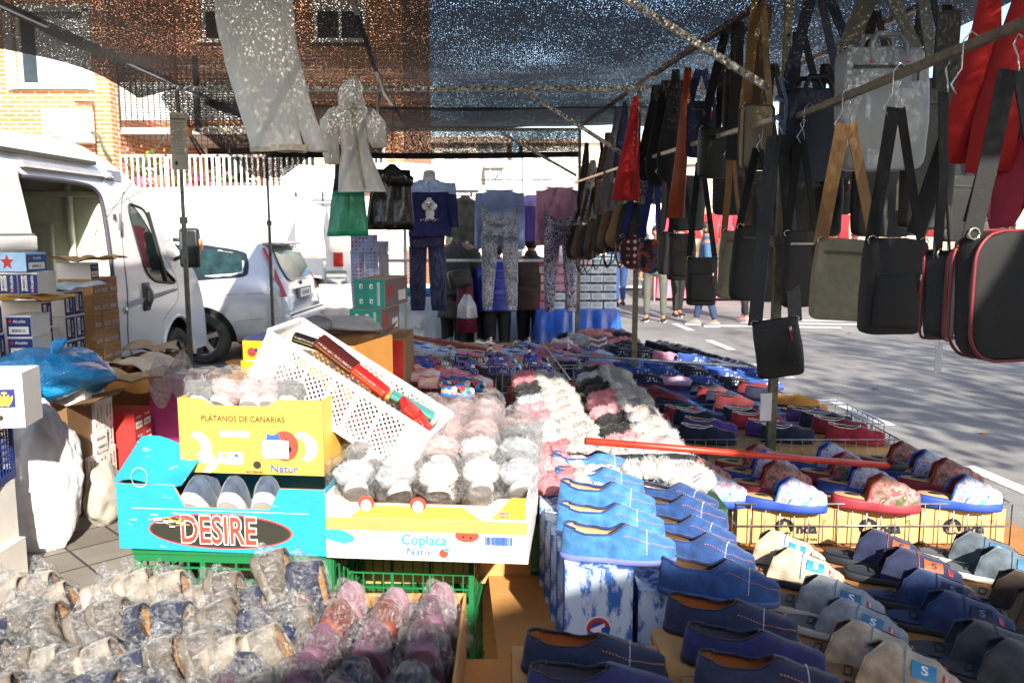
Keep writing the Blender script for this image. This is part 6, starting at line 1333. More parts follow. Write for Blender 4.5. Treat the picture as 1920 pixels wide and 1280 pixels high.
for i, (x, y, z, a) in enumerate(((-.83, 5.12, 1.022, -6), (-.79, 5.13, 1.195, -10))): inst(tb_, (x, y, z), (0, 0, R(a)), ['teal and grey printed box, lower one on the carton beside the striped pyjamas', 'teal and grey printed box, upper one near the spotted pyjamas'][i], 'box', 'teal boxes', 1.24)
# ---------------- lattice crate with wallets
cw = lattice_crate('lattice_crate', .56, .20, .16, WPL, .0032, .0135, 5, True)
CR = Euler((R(36), R(26), R(-14)), 'XYZ'); crate_loc = Vector(D(640, 780, 2.5))
MX = Matrix.Rotation(R(-12), 4, 'Z') @ Matrix.Rotation(R(30), 4, 'Y') @ Matrix.Rotation(R(5), 4, 'X')
co = inst(cw, crate_loc, MX.to_euler(), 'white plastic lattice crate of wallets tilted on the bagged slippers', 'crate')
def wallet(c, pos, dims, rot, lb, nm='wallet', g_='wallets in the white lattice crate'):
    dims = tuple(x * .84 for x in dims); m_ = MB(); m_.box((0, 0, 0), dims, 0, bev=min(dims) * .3); m_.tube([(-dims[0] * .46, -dims[1] * .505, 0), (dims[0] * .46, -dims[1] * .505, 0)], .0015, 4, 1)
    p = MX.to_3x3() @ Vector((pos[0], pos[1] * .72, pos[2] + (.03 if pos[2] > .09 else .0))) + crate_loc; mr_ = MX @ Euler([R(a) for a in rot]).to_matrix().to_4x4()
    tag(m_.build(nm, [leather(c, .3), metal('#c9a24a', .3)], loc=p, rot=mr_.to_euler()), lb, nm, g_)
for c, p, d, r_, lb in (('#4a1c17', (-.10, .01, .13), (.17, .09, .035), (0, 10, 8), 'dark brown zipped leather wallet on top in the lattice crate'), ('#1b1714', (-.19, -.0, .12), (.12, .05, .03), (0, -6, 20), 'long black wallet near the upper end of the lattice crate'), ('#b0231f', (.03, .0, .12), (.15, .06, .03), (0, 8, 4), 'glossy red purse in the middle of the lattice crate'),
    ('#b9742a', (.10, .04, .10), (.14, .05, .02), (10, 0, 15), 'mustard wallet tucked under the red purse'), ('#1d8f86', (.17, .05, .11), (.17, .08, .02), (-10, 0, 10), 'turquoise wallet near the lower end of the crate'), ('#b02420', (.19, -.03, .12), (.11, .08, .03), (0, 20, 35), 'red folded wallet at the lower end, upper one'), ('#a81f1c', (.24, -.03, .10), (.10, .07, .03), (0, 30, 12), 'small red wallet in the lowest corner of the crate'),
    ('#1a7a4c', (.05, .07, .06), (.12, .09, .03), (0, 0, 0), 'green wallet behind the far lattice side'), ('#c43a5e', (.02, -.06, .05), (.13, .07, .03), (0, 5, 0), 'pink wallet behind the near lattice side, middle'), ('#c43a5e', (.12, -.06, .05), (.10, .07, .03), (0, 5, 40), 'pink wallet behind the near lattice side, lower'), ('#2a2470', (-.05, -.06, .05), (.10, .06, .03), (0, 5, 20), 'violet wallet behind the near lattice side'), ('#12110f', (-.13, -.06, .05), (.12, .07, .04), (0, 5, 0), 'black wallet behind the upper near lattice side'),
    ('#b98a2a', (-.16, .07, .05), (.12, .08, .03), (0, 0, 0), 'ochre wallet behind the far lattice side at the top'), ('#e0a8b4', (.06, .045, .115), (.08, .05, .02), (0, 0, 30), 'pale pink card purse beside the red purse'), ('#c4c9c6', (.235, .07, .10), (.05, .06, .03), (0, 0, 0), 'grey plastic purse at the lower rim'), ('#26211e', (.10, -.01, .08), (.16, .12, .03), (0, 0, 10), 'black wallet beneath the turquoise one')):
    wallet(c, p, d, r_, lb)
# ---------------- wire baskets
WIRE = metal('#9a9c98', .35)
def basket(x0, x1, y0, y1, z0, z1, lb, step=.05, rows=2, back=True):
    o = empty('wire_basket', ((x0 + x1) / 2, (y0 + y1) / 2, z0), label=lb, cat='basket', group='galvanised wire baskets'); X_, Y_ = (x1 - x0) / 2, (y1 - y0) / 2; H_ = z1 - z0
    def side(a, b_, nm):
        m_ = MB(); a = Vector(a); b_ = Vector(b_); L_ = (b_ - a).length; d = (b_ - a) / L_; n = max(2, int(L_ / step))
        for k in range(n + 1): p = a + d * L_ * k / n; m_.tube([p, p + Vector((0, 0, H_))], .0023, 5)
        for k in range(rows + 1): zz = H_ * k / rows; m_.tube([a + Vector((0, 0, zz)), b_ + Vector((0, 0, zz))], .0036 if k == rows else .0026, 5)
        m_.build(nm, WIRE, o)
    side((-X_, -Y_, 0), (X_, -Y_, 0), 'wire_side'); side((X_, -Y_, 0), (X_, Y_, 0), 'wire_side'); side((-X_, Y_, 0), (X_, Y_, 0), 'wire_side'); side((-X_, -Y_, 0), (-X_, Y_, 0), 'wire_side')
    m_ = MB()
    for k in range(int(2 * X_ / .1)): m_.tube([(-X_ + .1 * k, -Y_, .002), (-X_ + .1 * k, Y_, .002)], .002, 4)
    m_.build('wire_base', WIRE, o)
basket(.80, 1.78, 2.91, 3.57, TZ + .004, TZ + .165, 'long wire basket holding the printed clogs nearest the open slippers')
basket(.60, 1.80, 3.84, 4.40, TZ + .004, TZ + .165, 'wire basket of velvet slippers behind the clogs')
basket(-.93, -.10, 4.95, 5.75, TZ + .004, TZ + .20, 'wire basket of child slippers on the middle of the table', .06)
basket(-.06, .55, 5.0, 5.8, TZ + .004, TZ + .20, 'wire basket of spotted child slippers beside the furry ones', .06)
basket(-.72, .02, 4.20, 4.85, TZ + .004, TZ + .19, 'wire basket above the red boxes nearest the lattice crate', .07)
basket(-1.0, .5, 5.85, 6.4, TZ + .004, TZ + .17, 'wire basket under the striped slippers across the table', .07)
basket(.62, 2.0, 4.45, 4.95, TZ + .004, TZ + .10, 'low wire basket of maroon slippers on the blue cloth', .07, 1)
# boxes inside the baskets
def brandbox(x, y, z, w_, d_, h, lb, kind='anda'):
    b = MB(); b.box((0, 0, h / 2), (w_, d_, h), 0); F_ = Face(b, (0, -d_ / 2, h / 2), (1, 0, 0), (0, 0, 1))
    if kind == 'anda':
        n = 8; ox = .01; F_.poly([(ox - .075, -.018), (ox - .075, .008), (ox - .045, .034), (ox - .012, .008), (ox - .012, -.018), (ox - .02, -.018), (ox - .045, .020), (ox - .066, -.018)], 1, 1)
        F_.ring(ox - .045, .0, .034, .030, .008, 1, 1); F_.text(ox - .042, -.004, .052, "A", 2, 3, bold=.03); F_.text(ox + .035, -.010, .046, "nda", 1, 2, bold=.045, sx=1.12)
        F_.ring(ox + .098, .020, .007, .007, .0012, 1, 2, 20); F_.text(ox + .098, .020, .008, "R", 1, 2); F_.text(ox + .02, -.048, .016, "MADE IN SPAIN", 1, 2, bold=.01)
    elif kind == 'comod': F_.text(-.01, 0, .04, "COMODES", 1, 1, bold=.03, sx=.85); F_.rect(0, .0, w_ * .96, .001, 1)
    elif kind == 'redalc': F_.rect(0, 0, w_ * .99, h * .98, 3, 1); F_.text(.0, .0, .05, "Alcalde", 4, 2, bold=.01); F_.ell(-.1, 0, .02, .02, 4, 2)
    elif kind == 'redstar': F_.rect(0, 0, w_ * .99, h * .98, 3, 1); F_.poly([(-.08, -.03), (-.05, .03), (-.02, -.005), (.03, .03), (.05, -.02), (.04, -.02), (.03, .015), (-.02, -.02), (-.05, .015), (-.065, -.03)], 4, 2)
    o = empty('shoe_box', (x, y, z), (0, 0, R(rb.uniform(-1, 1))), lb, 'shoe box', 'shoe boxes inside the wire baskets'); b.build('box', [card('#c29a63' if kind in ('anda', 'comod', 'plain') else '#a85a50'), M('#14182a', .6), card('#c29a63'), M('#b3261f', .6), M('#e9e4e0', .6)], o)
    l_ = MB(); l_.box((0, 0, h + .0025), (w_ + .003, d_ + .003, .004)); l_.build('lid', card('#bf9660' if kind in ('anda', 'comod', 'plain') else '#a33a34'), o)
for i in range(3): brandbox(1.015 + .30 * i, 3.03, TZ + .012, .295, .20, .124, f'brown maker printed shoe box, {ORD[i]} along the front of the clog basket')
brandbox(1.745, 3.03, TZ + .012, .05, .2, .124, 'plain brown carton end closing the clog basket by the road', 'plain'); brandbox(.835, 3.03, TZ + .012, .05, .2, .124, 'narrow plain brown box at the green carton end of the clog basket', 'plain')
for j in range(2):
    for i in range(3): brandbox(.98 + .31 * i, 3.245 + .21 * j, TZ + .012, .30, .20, .120, f'brown shoe box under the clogs, {ORD[j + 1]} row, {ORD[i]} along', 'plain')
for i in range(4): brandbox(.76 + .30 * i, 3.96, TZ + .012, .29, .2, .105, f'brown shoe box under the velvet slippers, {ORD[i]} along the front', 'comod' if i == 0 else 'plain')
for i in range(4): brandbox(.76 + .30 * i, 4.22, TZ + .012, .29, .3, .103, f'brown shoe box under the velvet slippers, {ORD[i]} along the back', 'plain')
brandbox(-.53, 4.34, TZ + .012, .30, .24, .13, 'red lettered shoe box in the basket beside the lattice crate', 'redalc'); brandbox(-.19, 4.34, TZ + .012, .30, .24, .13, 'red shoe box with a white zigzag in the basket', 'redstar')
for i in range(2): brandbox(-.53 + .34 * i, 4.62, TZ + .012, .3, .26, .13, f'red shoe box at the back of the near kids basket, {ORD[i]}', 'redalc')
for i in range(3): brandbox(-.80 + .28 * i, 5.2, TZ + .012, .26, .4, .13, f'red shoe box under the child slippers in the middle basket, {ORD[i]}', 'redalc')
for i in range(2): brandbox(.10 + .28 * i, 5.25, TZ + .012, .26, .4, .13, f'red shoe box under the spotted child slippers, {ORD[i]}', 'redalc')
q = MB(); q.box((0, 0, .055), (.30, .2, .11)); q.box((0, 0, .113), (.304, .204, .006), 0); tag(q.build('shoe_box', card('#b9883e'), loc=(-.03, 4.05, TZ + .001), rot=(0, 0, R(-8))), 'ochre shoe box under the two large black shoes', 'shoe box')
# upright blue boxes
ub = MB(); ub.box((0, 0, .131), (.172, .116, .262), 0)
m_, t_, b_ = newmat("denim_print"); v_ = t_.coord(); f_ = t_.ramp(t_.noise(t_.coord(scale=(1, 1, .35)), 26, 6, .7), [(.45, 0.), (.53, 1.)]); t_.link(t_.mix(f_, C('#3a6ab0'), C('#c9d6e4')), b_.inputs['Base Color']); b_.inputs['Roughness'].default_value = .5
F_ = Face(ub, (.0, -.058, .160), (1, 0, 0), (0, 0, 1)); F_.ell(.0, -.055, .034, .034, 4, 1); F_.ell(0, -.055, .030, .030, 2, 2, 30, 20, 200); F_.ell(0, -.055, .030, .030, 3, 3, 30, -160, 20); F_.ell(0, -.055, .021, .021, 3, 4); F_.text(0, -.056, .044, "A", 4, 5, bold=.06, rot=R(90))
L2 = Face(ub, (-.086, 0, .131), (0, -1, 0), (0, 0, 1)); L2.rect(0, 0, .114, .26, 1, 1); L2.ell(0, .03, .022, .022, 4, 2); L2.ell(0, .03, .018, .018, 2, 3)
T2 = Face(ub, (0, 0, .262), (1, 0, 0), (0, 1, 0)); T2.text(0, -.02, .03, "Alcalde", 1, 1, bold=.01, rot=R(180))
ubs = ('shoe_box', ub.mesh('shoe_box', [m_, M('#2c4a9a', .55), M('#c23a30', .5), M('#2c4a9a', .5), M('#e6e4e2', .5)]))
for i in range(5): inst(ubs, (.222 - .012 * i, 2.10 + .121 * i, .5395), (0, 0, R(-2)), f'upright blue and white shoe box with round badge, {ORD[i]} from the near end', 'shoe box', 'upright blue shoe boxes')
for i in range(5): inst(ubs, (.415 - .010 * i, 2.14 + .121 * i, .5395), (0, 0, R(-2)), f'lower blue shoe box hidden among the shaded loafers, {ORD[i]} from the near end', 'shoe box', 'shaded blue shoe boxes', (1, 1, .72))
# ---------------- poles lying on the goods, cords
def rod(name, pts, r_, mat_, lb, cat, capm=None):
    m_ = MB(); m_.tube(pts, r_, 12)
    if capm: a, b = Vector(pts[-1]), Vector(pts[-2]); d = (a - b).normalized(); m_.tube([a - d * .04, a + d * .03, a + d * .05], [r_ * 1.5, r_ * 1.5, r_ * .5], 12, 1); return tag(m_.build(name, [mat_, capm]), lb, cat)
    return tag(m_.build(name, mat_), lb, cat)
rod('wooden_pole', [D(1098, 826, 2.72), D(1400, 851, 2.9), D(1682, 874, 3.1)], .012, M('#b8321f', .4, var=.2, vs=14), 'bright red pole lying across the fluffy slippers and clogs', 'pole', M('#1c1b1a', .6))
rod('wooden_pole', [D(718, 622, 5.6), D(912, 655, 5.75)], .013, M('#7a2f22', .5, var=.2), 'dull red pole sloping over the far felt slippers', 'pole')
rod('metal_tube', [D(1056, 664, 5.6), D(1402, 687, 5.6)], .010, metal('#b9bab8', .25), 'slim silver tube lying over the star printed slippers', 'tube')
rod('wire_rod', [D(1016, 640, 5.7), D(1070, 712, 5.2)], .004, metal('#c9c6bf', .3), 'thin crossed metal rod leaning on the middle basket', 'rod')
for u, v in ((1436, 715),): 
    p = D(1438, 790, 3.72); t_ = MB(); t_.box((0, 0, 0), (.052, .003, .125)); tg = tag(t_.build('price_tag', M('#d5d3d6', .6), loc=D(1436, 763, 3.70), rot=(0, 0, R(6))), 'blank white paper tag hanging on the front steel post', 'tag')
# ---------------- bagged slippers
FILM = film()
def wrapper(L_=.30, w_=.060, h=.085, seed=0, dens=1):
    m_ = MB()
    def f(a, b):
        x = -L_ / 2 - .02 + (L_ + .04) * b; e = max(.12, 1 - abs(2 * b - 1) ** 4); t = 2 * math.pi * a
        p = Vector((x, w_ * e * math.cos(t) * (1 + .0), h / 2 + h * .58 * e * math.sin(t)))
        n = noise.noise_vector(p * 14 + Vector((seed, 0, 0))) * .020 + noise.noise_vector(p * 38 + Vector((0, seed, 0))) * .010
        return p + n
    m_.grid(f, 44, 36, 0, False, True); return m_.mesh('wrapper', FILM)
BG = {}
for k, (up, ln_, so, tr) in {'beige': ('#8a8072', '#a87c4a', '#9c9080', '#7a7164'), 'taupe': ('#5d544b', '#a8743c', '#6e6458', '#4c443c'), 'night': ('#1b2138', '#b0824a', '#2a2f44', '#14182a'), 'mauve': ('#5c3a4a', '#b98a6a', '#744e60', '#4c3040'), 'navyb': ('#171c33', '#a8845a', '#1c2440', '#11152a'), 'rust': ('#6e3428', '#c09a6a', '#7c3e30', '#5a2a20'), 'pinkb': ('#8f6a74', '#c9a088', '#a57c86', '#7c5a64')}.items():
    s_ = slipper('bag' + k, L=.27, W=.050, up=up, lin=ln_, trim=tr, sole=so, sole_h=.024, ht=.062, hh=.058, sh=.05)
    for v_ in range(2): BG[(k, v_)] = ('wrapped_slipper', s_[1] + [('wrapper', wrapper(seed=hash(k) % 17 + v_ * 5))])
rr = random.Random(21)
def tray(x0, x1, y0, y1, z0, h, yaw, lb):
    o = plain('slipper_carton', ((x0 + x1) / 2, (y0 + y1) / 2, z0), (x1 - x0, y1 - y0, h), card('#b5854e'), lb, 'carton', rot=(0, 0, R(yaw)), flaps=0)
    for c in o.children:
        if c.name.startswith('carton'): pass
    return o
lk = ['beige', 'beige', 'taupe', 'taupe', 'night', 'taupe', 'beige', 'night', 'taupe']
n_ = 0
for r_ in range(5):
    y = 1.98 - .155 * r_
    for c_ in range(12):
        x = -1.22 + .064 * c_ + .025 * (r_ % 2) + .10 * r_ * .30
        k = 'beige' if (r_ == 0 and c_ < 8) else rr.choice(['beige', 'taupe', 'taupe', 'night', 'night']) if r_ < 4 else rr.choice(['taupe', 'night'])
        x = min(x, -.50)
        inst(BG[(k, n_ % 2)], (x, y + rr.uniform(-.01, .01), .655 + rr.uniform(-.02, .03) + (.05 if r_ == 0 and c_ > 9 else 0)), (R(rr.uniform(-14, 14)), R(68 + rr.uniform(-14, 10)), R(rr.uniform(-16, 16))), f'{ {"beige": "beige", "taupe": "brown grey", "night": "dark navy"}[k]} slipper on edge in clear film, {ORD[c_]} along {ORD[r_]} row from the crates', 'slipper', 'film wrapped slippers on edge'); n_ += 1
rk = [['rust', 'pinkb', 'pinkb', 'pinkb'], ['navyb', 'rust', 'rust', 'mauve'], ['rust', 'mauve', 'mauve', 'mauve'], ['navyb', 'mauve', 'navyb', 'navyb'], ['mauve', 'navyb', 'mauve', 'mauve'], ['navyb', 'mauve', 'rust', 'rust']]
for r_ in range(6):
    for c_ in range(4):
        k = rk[r_][c_]; x = -.505 + .110 * c_ - .01 * r_; y = 1.96 - .115 * r_
        inst(BG[(k, n_ % 2)], (x, y, .655 + rr.uniform(-.01, .012)), (R(rr.uniform(-6, 6)), R(56 + rr.uniform(-7, 7)), R(90 + rr.uniform(-10, 10))), f'{ {"rust": "rust brown", "pinkb": "dusty pink", "navyb": "navy", "mauve": "mauve"}[k]} slipper heel up in film, {ORD[c_]} along {ORD[r_]} row from the white carton', 'slipper', 'film wrapped slippers heel up'); n_ += 1
def opentray(c, d, lb, yaw=0):
    o = empty('slipper_carton', c, (0, 0, R(yaw)), lb, 'carton'); w_, dd, h = d; b = MB(); t = .006
    b.box((0, 0, t / 2), (w_, dd, t)); b.box((0, -dd / 2, h / 2), (w_, t, h)); b.box((0, dd / 2, h / 2), (w_, t, h)); b.box((-w_ / 2, 0, h / 2), (t, dd, h)); b.box((w_ / 2, 0, h / 2), (t, dd, h)); b.build('carton', card('#b98a52'), o)
opentray((-.86, 1.62, .48), (.76, .90, .26), 'open brown carton packed with film wrapped beige and navy slippers'); opentray((-.30, 1.62, .48), (.36, .88, .25), 'open brown carton packed with mauve slippers heel up')
for x, lb in ((-.86, 'brown carton underneath the beige wrapped slippers'), (-.30, 'brown carton underneath the mauve wrapped slippers')): plain('carton', (x, 1.62, 0), (.5 if x < -.5 else .34, .8, .475), BR, lb, 'carton')
# grey slippers in the turquoise carton
gs = slipper('gsole', L=.28, W=.052, up='#3d4a5c', lin='#8a8f96', sole='#c9c5c2', trim='#2c3646', sole_h=.03)
for i, (u, c) in enumerate(((330, 0), (375, 1), (385, 0), (440, 1), (500, 1))):
    p = D(u, 925 if c else 900, 2.42 if not c else 2.33); inst(gs, (p.x, p.y, .81), (R(4), R(48), R(90 + (i - 2) * 4)), f'slate slipper with pale thick sole upright in the turquoise carton, {ORD[i]} along', 'slipper', 'slippers in the turquoise carton')
# film wrapped fluffy slippers on the white banana carton and behind
WF = {}
for k, (c, t2) in {'pink': ('#c9a3a3', '#d9bcb8'), 'white': ('#e0dcd8', '#e2dedb'), 'grey': ('#b0b4b8', '#d6d6d6'), 'smoke': ('#6d6f70', '#8f8f90')}.items():
    f_ = fluffy(c, t2, seed=30 + len(k), tufts=500); WF[k] = ('wrapped_slipper', [f_[1][0], f_[1][1], f_[1][2], ('wrapper', wrapper(.30, .075, .12, seed=len(k) * 3))])
spots = []
for r_, (y, z, ks) in enumerate(((2.30, .90, ['grey', 'grey', 'white', 'white', 'grey']), (2.46, .93, ['smoke', 'white', 'pink', 'white', 'grey']), (2.64, .93, ['pink', 'white', 'pink', 'pink', 'smoke']), (2.82, .91, ['white', 'pink', 'pink', 'pink', 'pink']), (3.02, .90, ['smoke', 'pink', 'pink', 'pink']), (3.22, .88, ['smoke', 'pink', 'pink', 'pink']))):
    for c_, k in enumerate(ks):
        x = -.43 + .112 * c_ + rr.uniform(-.01, .01); inst(WF[k], (x, y, z - (.0)), (R(rr.uniform(-10, 10)), R(30 + rr.uniform(-8, 8)), R(90 + rr.uniform(-16, 16))), f'{k} fluffy slipper in clear film, {ORD[c_]} along {ORD[r_]} row behind the taped carton front', 'slipper', 'film wrapped fluffy slippers')
opentray((-.22, 2.92, .52), (.56, .62, .36), 'open carton of pink fluffy slippers in film behind the banana carton')
plain('carton', (-.22, 2.94, 0), (.5, .56, .515), BR, 'brown carton under the pink wrapped slippers', 'carton')
for i, k in enumerate(('smoke', 'pink', 'pink', 'pink', 'smoke')):
    p = D(395 + 40 * i, 742, 2.46); inst(WF[k], (p.x, p.y, 1.09), (R(rr.uniform(-8, 8)), R(40), R(90 + rr.uniform(-14, 14))), f'{ {"smoke": "grey", "pink": "pink"}[k]} fluffy slipper in film, {ORD[i]} across the top of the yellow carton', 'slipper', 'film wrapped slippers in the yellow carton')
# heap of flattened cartons and wrapped goods by the van
sheet_top(-2.5, 5.45, .45, .4, .70, printed('#a8926a', .6), 'flattened printed carton on the heap behind the blue bag', .05, 12, 7); sheet_top(-2.76, 6.2, .5, .5, .66, printed('#cbbfae', .9), 'torn white and brown carton flaps on the heap by the van wheel', .06, -10, 9); sheet_top(-3.0, 6.95, .4, .4, .68, card('#bba184'), 'brown carton flap on the heap against the van door', .05, 20, 13)
plain('carton', (-2.76, 6.25, 0), (.36, .45, .60), card('#a06f3c'), 'tall brown carton under the torn white flaps', 'carton', flaps=3); plain('carton', (-3.02, 6.95, 0), (.3, .4, .62), card('#98703f'), 'tall brown carton against the van door', 'carton', flaps=2)
for i, (x, y) in enumerate(((-2.28, 5.42), (-2.19, 5.55))): crumple('wrapped_goods', (x, y, .50), (.07, .09, .17), film((.9, .9, .9), .35, 'dusty_film'), ['clear plastic wrapped bundle on top of the red boxes', 'second clear wrapped bundle with straw coloured contents on the red boxes'][i], 'bundle', .12, 20 + i, 24, 20)
# clothes heap and blanket pieces on cartons behind the crate
for i, (u, v, y, r_, c, lb) in enumerate(((488, 640, 3.7, (.07, .09, .035), '#1a2446', 'crumpled navy garment lying on the carton before the silver car'), (535, 634, 3.85, (.07, .1, .035), '#a8a6a2', 'crumpled pale grey garment beside the navy one'), (568, 622, 4.3, (.08, .1, .045), '#7d4a4c', 'dusty red garment on the heap of clothes'), (592, 610, 4.5, (.08, .1, .045), '#8b8d92', 'grey knitted garment on the heap of clothes'), (640, 608, 4.9, (.25, .2, .05), '#b9b6b4', 'pale plastic wrapped pile behind the lattice crate'))):
    p = D(u, v, y); crumple('folded_garment', (p.x, p.y, p.z - r_[2]), r_, cloth(c), lb, 'garment', .35, 40 + i, 30, 20)
for (x, y, w_, d_, z, lb) in ((-1.03, 3.75, .32, .4, 1.06, 'brown carton under the navy garment'), (-.98, 4.5, .46, .6, 1.06, 'brown carton under the heap of clothes')): plain('carton', (x, y, 0), (w_, d_, z), BR, lb, 'carton', flaps=2)
# ================================================================ CLOTHES
def garment_top(name, c, w_, h, mat_, lb, low=None, sleeve=1., depth=.05, seed=0, hood=False, neck=.35, cuff=None, cat='pyjama shirt', angle=8, sl_len=.72):
    """long sleeved top hanging from its shoulders; origin at the collar"""
    o = empty(name, c, (0, 0, R(seed * 7 % 9 - 4)), lb, cat)
    b = MB(); hw = w_ / 2
    secs = [((0, 0, .005), hw * neck, depth * .4), ((0, 0, -.02 * h), hw * .62, depth * .6), ((0, 0, -.06 * h), hw * .92, depth * .8)]
    secs += [((.01 * math.sin(seed + k), 0, -h * (.12 + .88 * k / 9)), hw * (.95 + .05 * math.sin(k * .9 + seed)), depth * (1 + .1 * k / 9)) for k in range(10)]
    i0 = 6 if low else 99
    b.loft(secs, 30, 0, fold=.012, k=4, seed=seed, wob=.006, cap=False)
    if low:
        cutz = -h * .26
        b.m = [1 if sum(b.v[i][2] for i in f) / len(f) < cutz else 0 for f in b.f]
    b.build('torso', [mat_, low or mat_], o)
    for sg in (-1, 1):
        s_ = MB(); x0 = sg * hw * .86; a = R(angle) * sg; L_ = h * sl_len
        pts = [((x0 + math.sin(a) * L_ * q + sg * .012, .0 + .01 * math.sin(q * 5), -h * .05 - math.cos(a) * L_ * q), w_ * (.15 - .05 * q), depth * (.75 - .25 * q)) for q in [k / 8 for k in range(9)]]
        s_.loft(pts, 16, 0, fold=.006, k=3, seed=seed + sg, wob=.006)
        if low: s_.m = [1 if sum(s_.v[i][2] for i in f) / len(f) < -h * .28 else 0 for f in s_.f]
        s_.build('sleeve', [mat_, low or mat_], o)
    if hood:
        q = MB(); q.loft([((0, -.01, -.10), .02, .02), ((0, -.04, -.05), hw * .42, .03), ((0, -.02, 0), hw * .5, .04), ((0, .02, .03), hw * .3, .03)], 18, fold=.008, wob=.01); q.build('hood', mat_, o)
    return o
def garment_legs(name, c, w_, h, mat_, lb, seed=0, spread=.1, sag=0., cat='pyjama trousers', cuffm=None, crotch=.32, taper=.5):
    o = empty(name, c, (0, 0, R(seed * 5 % 7 - 3)), lb, cat); hw = w_ / 2; b = MB()
    def waist(x): return -sag * (1 - (x / hw) ** 2)
    # hip part as a lens tube whose top edge can sag between its two clips
    def f(a, q):
        t = 2 * math.pi * a; x = hw * math.cos(t) * (1 - .05 * q); z0 = waist(x); z = z0 * (1 - q) - h * crotch * q
        return (x, .035 * math.sin(t) * (1 + .3 * q) + .012 * math.sin(t * 4 + seed + q * 4) + sag * .35 * math.sin(math.pi * q) * (1 - (x / hw) ** 2) * math.sin(q * 14), z)
    b.grid(f, 36, 12, 0, True, True)
    for sg in (-1, 1):
        pts = [((sg * (hw * .52 + hw * spread * q), .006 * math.sin(q * 6 + seed), -h * crotch * .92 - h * (1 - crotch * .92) * q), hw * (.50 - (.50 - .5 * taper) * q), .034) for q in [k / 9 for k in range(10)]]
        b.loft(pts, 20, 0, fold=.006, k=3, seed=seed + sg, wob=.005)
    b.build('trousers', mat_, o)
    for sg in (-1, 1):
        x = sg * (hw * .52 + hw * spread); q = MB(); q.loft([((x, .006 * math.sin(6 + seed), -h - .0), hw * taper * .47, .033), ((x, .006 * math.sin(6 + seed), -h - .045), hw * taper * .45, .03)], 18); q.build('cuff', cuffm or mat_, o)
    return o
def hanger(c, w_=.38, lb='', col_='#b8c4c8', nm='clothes_hanger', solid=False):
    b = MB(); b.tube([(-w_ / 2, 0, -.09), (-w_ * .2, 0, -.03), (0, 0, 0), (w_ * .2, 0, -.03), (w_ / 2, 0, -.09)], [.008, .010, .012, .010, .008] if solid else .004, 8)
    b.tube([(0, 0, 0), (0, 0, .05), (.018, 0, .075), (.0, 0, .095), (-.018, 0, .08)], .0025, 6, 1)
    return tag(b.build(nm, [plastic(col_), metal('#a9aaa8', .3)], loc=c), lb, 'clothes hanger')
# white rolled trousers close by
o = empty('rolled_trousers', (-1.06, 3.62, 0), (0, 0, 0), 'white rolled cotton trousers hanging close under the front net', 'trousers')
WC = M('#dcd9d1', .85, var=.1, vs=7, bump=.35, bs_=90, rnd=0)
b = MB(); b.loft([((-.02 + .10 * q * q, 0, 2.68 - .69 * q), .135 + .010 * math.sin(q * 5) - .015 * q, .065 + .01 * math.sin(q * 4)) for q in [k / 12 for k in range(13)]], 36, fold=.010, k=3, seed=2, wob=.010, cap=False); b.build('outer_leg', WC, o)
b = MB(); b.loft([((.09 + .15 * q * q, .03, 2.68 - .70 * q), .060 - .015 * q, .04) for q in [k / 10 for k in range(11)]], 20, fold=.006, k=3, seed=4, wob=.008); b.build('inner_leg', WC, o)
b = MB()
for k in range(5): b.loft([((.08, 0, 2.0), .125 - .024 * k, .058 - .011 * k), ((.08, 0, 1.975 + .006 * k), .12 - .024 * k, .054 - .011 * k)], 40, 0, fold=.004, k=9, seed=k, wob=.012, cap=False)
b.build('rolled_layer', M('#c4bba4', .9, var=.2, vs=25), o)
b = MB(); b.tube([(.0, 0, 2.66), (0, .15, 2.70)], .003, 4); b.build('string', M('#b9b7b0'), o)
# white hooded robe
o = empty('hooded_robe', tuple(D(662, 250, 6.0)), (0, 0, R(8)), 'white hooded bath robe hanging by a cord from the crossbeam', 'robe')
WR = M('#dcdad3', .95, var=.08, vs=8, bump=.15, bs_=200, rnd=0)
b = MB(); b.loft([((0, 0, .20), .07, .05), ((0, 0, .12), .12, .06), ((0, 0, 0), .09, .06), ((.01, 0, -.12), .10, .06), ((.03, 0, -.26), .135, .06), ((.055, 0, -.40), .165, .06)], 36, fold=.018, k=2, seed=3, wob=.008, cap=False); b.build('body', WR, o)
b = MB(); b.loft([((.01, 0, .375), .012, .012), ((.012, 0, .35), .05, .03), ((0, 0, .31), .082, .045), ((-.01, 0, .26), .088, .05), ((0, 0, .20), .10, .05), ((0, 0, .15), .10, .055)], 24, fold=.020, k=2, seed=1, wob=.016); b.build('hood', WR, o)
for sg, L_ in ((-1, .38), (1, .26)):
    b = MB(); b.loft([((sg * .09, 0, .17), .06, .05), ((sg * .15, 0, .08), .075, .06), ((sg * .165, 0, -.05), .065, .05), ((sg * (.14 if sg < 0 else .19), 0, .17 - L_), .055, .045)], 20, fold=.014, k=3, seed=sg + 4, wob=.012); b.build('sleeve', WR, o)
b = MB(); b.tube([(0, 0, .37), (-.01, .1, .55)], .003, 4); b.build('cord', M('#cfcdc6'), o)
b = MB(); b.ribbon([(0, -.065, .2), (.02, -.072, 0), (.05, -.075, -.25), (.075, -.07, -.38)], .018, .004, 0, (1, 0, 0)); b.build('trim', M('#a8a28c', .8), o)
